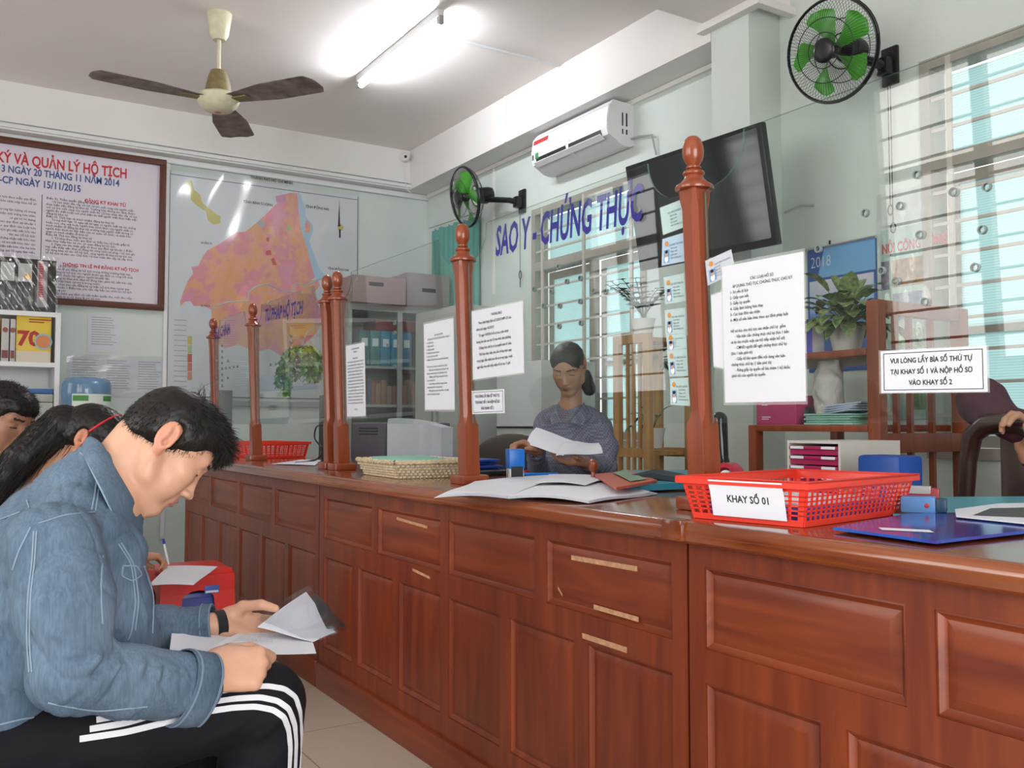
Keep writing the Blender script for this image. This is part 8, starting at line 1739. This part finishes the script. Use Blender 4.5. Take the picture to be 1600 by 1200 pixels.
ws = atX(927, 735, 1.80); wst = thing('wooden_stamp', 'turned orange-brown wooden stamp handle standing behind the papers', 'stamp', (1.80, ws.y, CT)); MB().lathe([(0.016, 0.0), (0.016, 0.015), (0.008, 0.022), (0.007, 0.036), (0.012, 0.044), (0.016, 0.056), (0.015, 0.068), (0.008, 0.076), (0.001, 0.078)], (1.80, ws.y, CT+0.001), 24).build('handle', M_post, wst)
for k, (u0, v0, u1, v1, m_, l_) in enumerate(((815, 741, 872, 741, M_sb, 'blue pen lying between the stamp and the register book'), (820, 737, 858, 735, M_red, 'red pen lying behind the blue pen'), (826, 746, 868, 747, M_black, 'black pen lying in front of the blue pen'))):
    a_, b_ = atZ(u0, v0, CT+0.008), atZ(u1, v1, CT+0.008); solo(MB().tube([a_, b_], 0.006, 8), 'pen', m_, l_, 'pen', 'pens on the middle counter')
kb = [atZ(868, 737, CT), atZ(960, 737, CT)]; solo(MB().box((1.70, kb[1].y, CT+0.001), (1.86, kb[0].y, CT+0.018), bev=0.004), 'keyboard', M_black, 'black keyboard lying behind the papers on the counter', 'keyboard')
lt = atX(1040, 738, 1.88); solo(MB().tube([(1.84, lt.y-0.24, CT+0.02), (1.84, lt.y, CT+0.035), (1.83, lt.y+0.12, CT+0.018)], [0.018, 0.022, 0.014], 10), 'laptop_bag', mat('dark_bag', (0.02, 0.03, 0.04), 0.7), 'dark bag edge lying behind the teal folder', 'bag')
# tape dispenser and black chair edge behind the first post
tdx = atX(1148, 733, 1.72); td_ = thing('tape_dispenser', 'dark red desk tape dispenser with a clear roll, behind the red tray', 'tape dispenser', (1.72, tdx.y, CT)); M_tr2 = mat('dispenser_red', (0.40, 0.02, 0.05), 0.25)
Md = Matrix.Translation((1.72, tdx.y+0.02, CT+0.048)) @ Matrix.Rotation(PI/2, 4, 'Y')
MB().grid(lambda a, b_: Md @ Vector((0.045*math.cos(a*2*PI), 0.045*math.sin(a*2*PI), (b_-0.5)*0.03)), 32, 1, 0.012).build('roll_housing', M_tr2, td_, 60)
MB().box((1.70, tdx.y-0.10, CT+0.001), (1.74, tdx.y+0.05, CT+0.02), bev=0.006).build('base', M_tr2, td_); MB().lathe([(0.026, -0.012), (0.026, 0.012)], (0, 0, 0), 24, Md).build('tape_roll', M_wplastic, td_)
bkx = atX(1128, 690, 1.95); S = Sdf((1.86, bkx.y-0.08, 0.72), (2.04, bkx.y+0.10, 1.10), 0.005); zt3 = atX(1128, 645, 1.95).z; S.chain([(1.95, bkx.y-0.01, 0.76), (1.95, bkx.y, 0.90), (1.95, bkx.y+0.01, zt3-0.02)], [0.022, 0.019, 0.024], 0.02)
rt = thing('desk_telephone', 'upright glossy black handset right behind the first post', 'telephone', (1.95, bkx.y, 0.75)); sdf_obj(S, 'handset', mat('gloss_black', (0.01, 0.01, 0.012), 0.12), rt, 1); MB().box((1.90, bkx.y-0.06, 0.751), (2.02, bkx.y+0.06, 0.79), bev=0.01).build('base', M_black, rt); MB().box((1.905, bkx.y-0.12, 0.72), (2.12, bkx.y+0.12, 0.75)).build('ledge', M_rack, rt)
# ---- folders and papers on the near counter
def slab(pts, z, th, name, mt, label, cat, smooth=0, group=None):
    q = [Vector(A3(atZ(u, v, z))) for u, v in pts]; n = len(q); mb = MB(); mb.add(q+[p+_Z*th for p in q], [tuple(range(n))[::-1], tuple(range(n, 2*n))]+[(i, (i+1) % n, (i+1) % n+n, i+n) for i in range(n)]); return solo(mb, name, mt, label, cat, group, smooth)
tealp = mat('teal_sheet', (0.09, 0.36, 0.44), 0.4)
slab([(1395, 806), (1700, 806), (1700, 777), (1432, 779)], CT+0.001, 0.004, 'file_folder', tealp, 'turquoise folder lying on the near counter under the papers', 'folder')
blf = bpy.data.materials.new('blue_folder_print'); blf.use_nodes = True; nt = blf.node_tree; b = nt.nodes['Principled BSDF']; b.inputs['Roughness'].default_value = 0.12
tc = nt.nodes.new('ShaderNodeTexCoord'); n_ = nt.nodes.new('ShaderNodeTexNoise'); n_.inputs['Scale'].default_value = 7; r_ = nt.nodes.new('ShaderNodeValToRGB'); el = r_.color_ramp.elements; el[0].position = 0.38; el[0].color = (0.06, 0.03, 0.26, 1); el[1].position = 0.62; el[1].color = (0.02, 0.12, 0.50, 1)
nt.links.new(tc.outputs['Object'], n_.inputs[0]); nt.links.new(n_.outputs[0], r_.inputs[0]); nt.links.new(r_.outputs[0], b.inputs['Base Color'])
bfold = slab([(1302, 828), (1462, 850), (1720, 820), (1640, 801), (1420, 806)], CT+0.006, 0.005, 'document_folder', blf, 'glossy blue and violet document folder at the counter edge right of the red tray', 'folder')
p_ = [Vector(A3(atZ(u, v, CT+0.0116))) for u, v in ((1372, 824), (1378, 828), (1460, 832), (1452, 828))]; mb = MB(); mb.add(p_, [(0, 1, 2, 3)]); mb.build('painted_glint', M_paper, bfold, 0)  # reflection on the glossy cover, painted in as a flat white patch
wpap = slab([(1494, 808), (1610, 820), (1700, 818), (1700, 785), (1560, 788), (1492, 797)], CT+0.014, 0.002, 'paper_sheet', M_paper, 'white sheet with a dark printed block on the near counter', 'paper')
p_ = [Vector(A3(atZ(u, v, CT+0.0165))) for u, v in ((1520, 805), (1640, 810), (1640, 792), (1548, 794))]; off = OFF[wpap.name]; mb = MB(); mb.add(p_, [(0, 1, 2, 3)]); mb.build('printed_block', mat('print_grey', (0.06, 0.06, 0.065), 0.5), wpap, 0)
dst = atZ(1448, 802, CT+0.008); ds = thing('dater_stamp', 'light blue self-inking stamp lying on its side right of the red tray', 'stamp', tuple(dst)); Mz = Matrix.Translation(dst+Vector((0.0, 0, 0.001))) @ Matrix.Rotation(-1.05, 4, 'Z')
MB().box((-0.048, -0.020, 0), (0.018, 0.020, 0.034), Mz, 0.005).build('body', mat('stamp_light_blue', (0.10, 0.24, 0.52), 0.35), ds); MB().box((0.018, -0.018, 0.002), (0.038, 0.018, 0.030), Mz, 0.004).build('cap', mat('stamp_dark', (0.02, 0.05, 0.10), 0.4), ds)
MB().ball((0, 0, 0), (0.005, 0.001, 0.005), 10, Mz @ Matrix.Translation((0.002, -0.0205, 0.016))).build('red_dot', M_red, ds)
dst2 = atZ(1440, 790, CT+0.008); ds2 = thing('stamp_pad', 'red and clear ink pad box behind the light blue stamp', 'stamp pad', tuple(dst2)); Mz = Matrix.Translation(dst2+Vector((0.05, 0.03, 0.001))) @ Matrix.Rotation(-1.05, 4, 'Z')
MB().box((-0.05, -0.018, 0), (0.035, 0.018, 0.035), Mz, 0.003).build('box', mat('pad_red', (0.35, 0.03, 0.04), 0.3), ds2); MB().box((-0.045, -0.019, 0.022), (0.018, 0.012, 0.040), Mz, 0.003).build('clear_lid', mat('lid_grey', (0.45, 0.42, 0.42), 0.15), ds2)
solo(MB().box((2.13, 0.95, 0.7455), (2.145, 1.05, 0.76)), 'eraser', M_wplastic, 'small white eraser on the desk behind the counter', 'eraser')
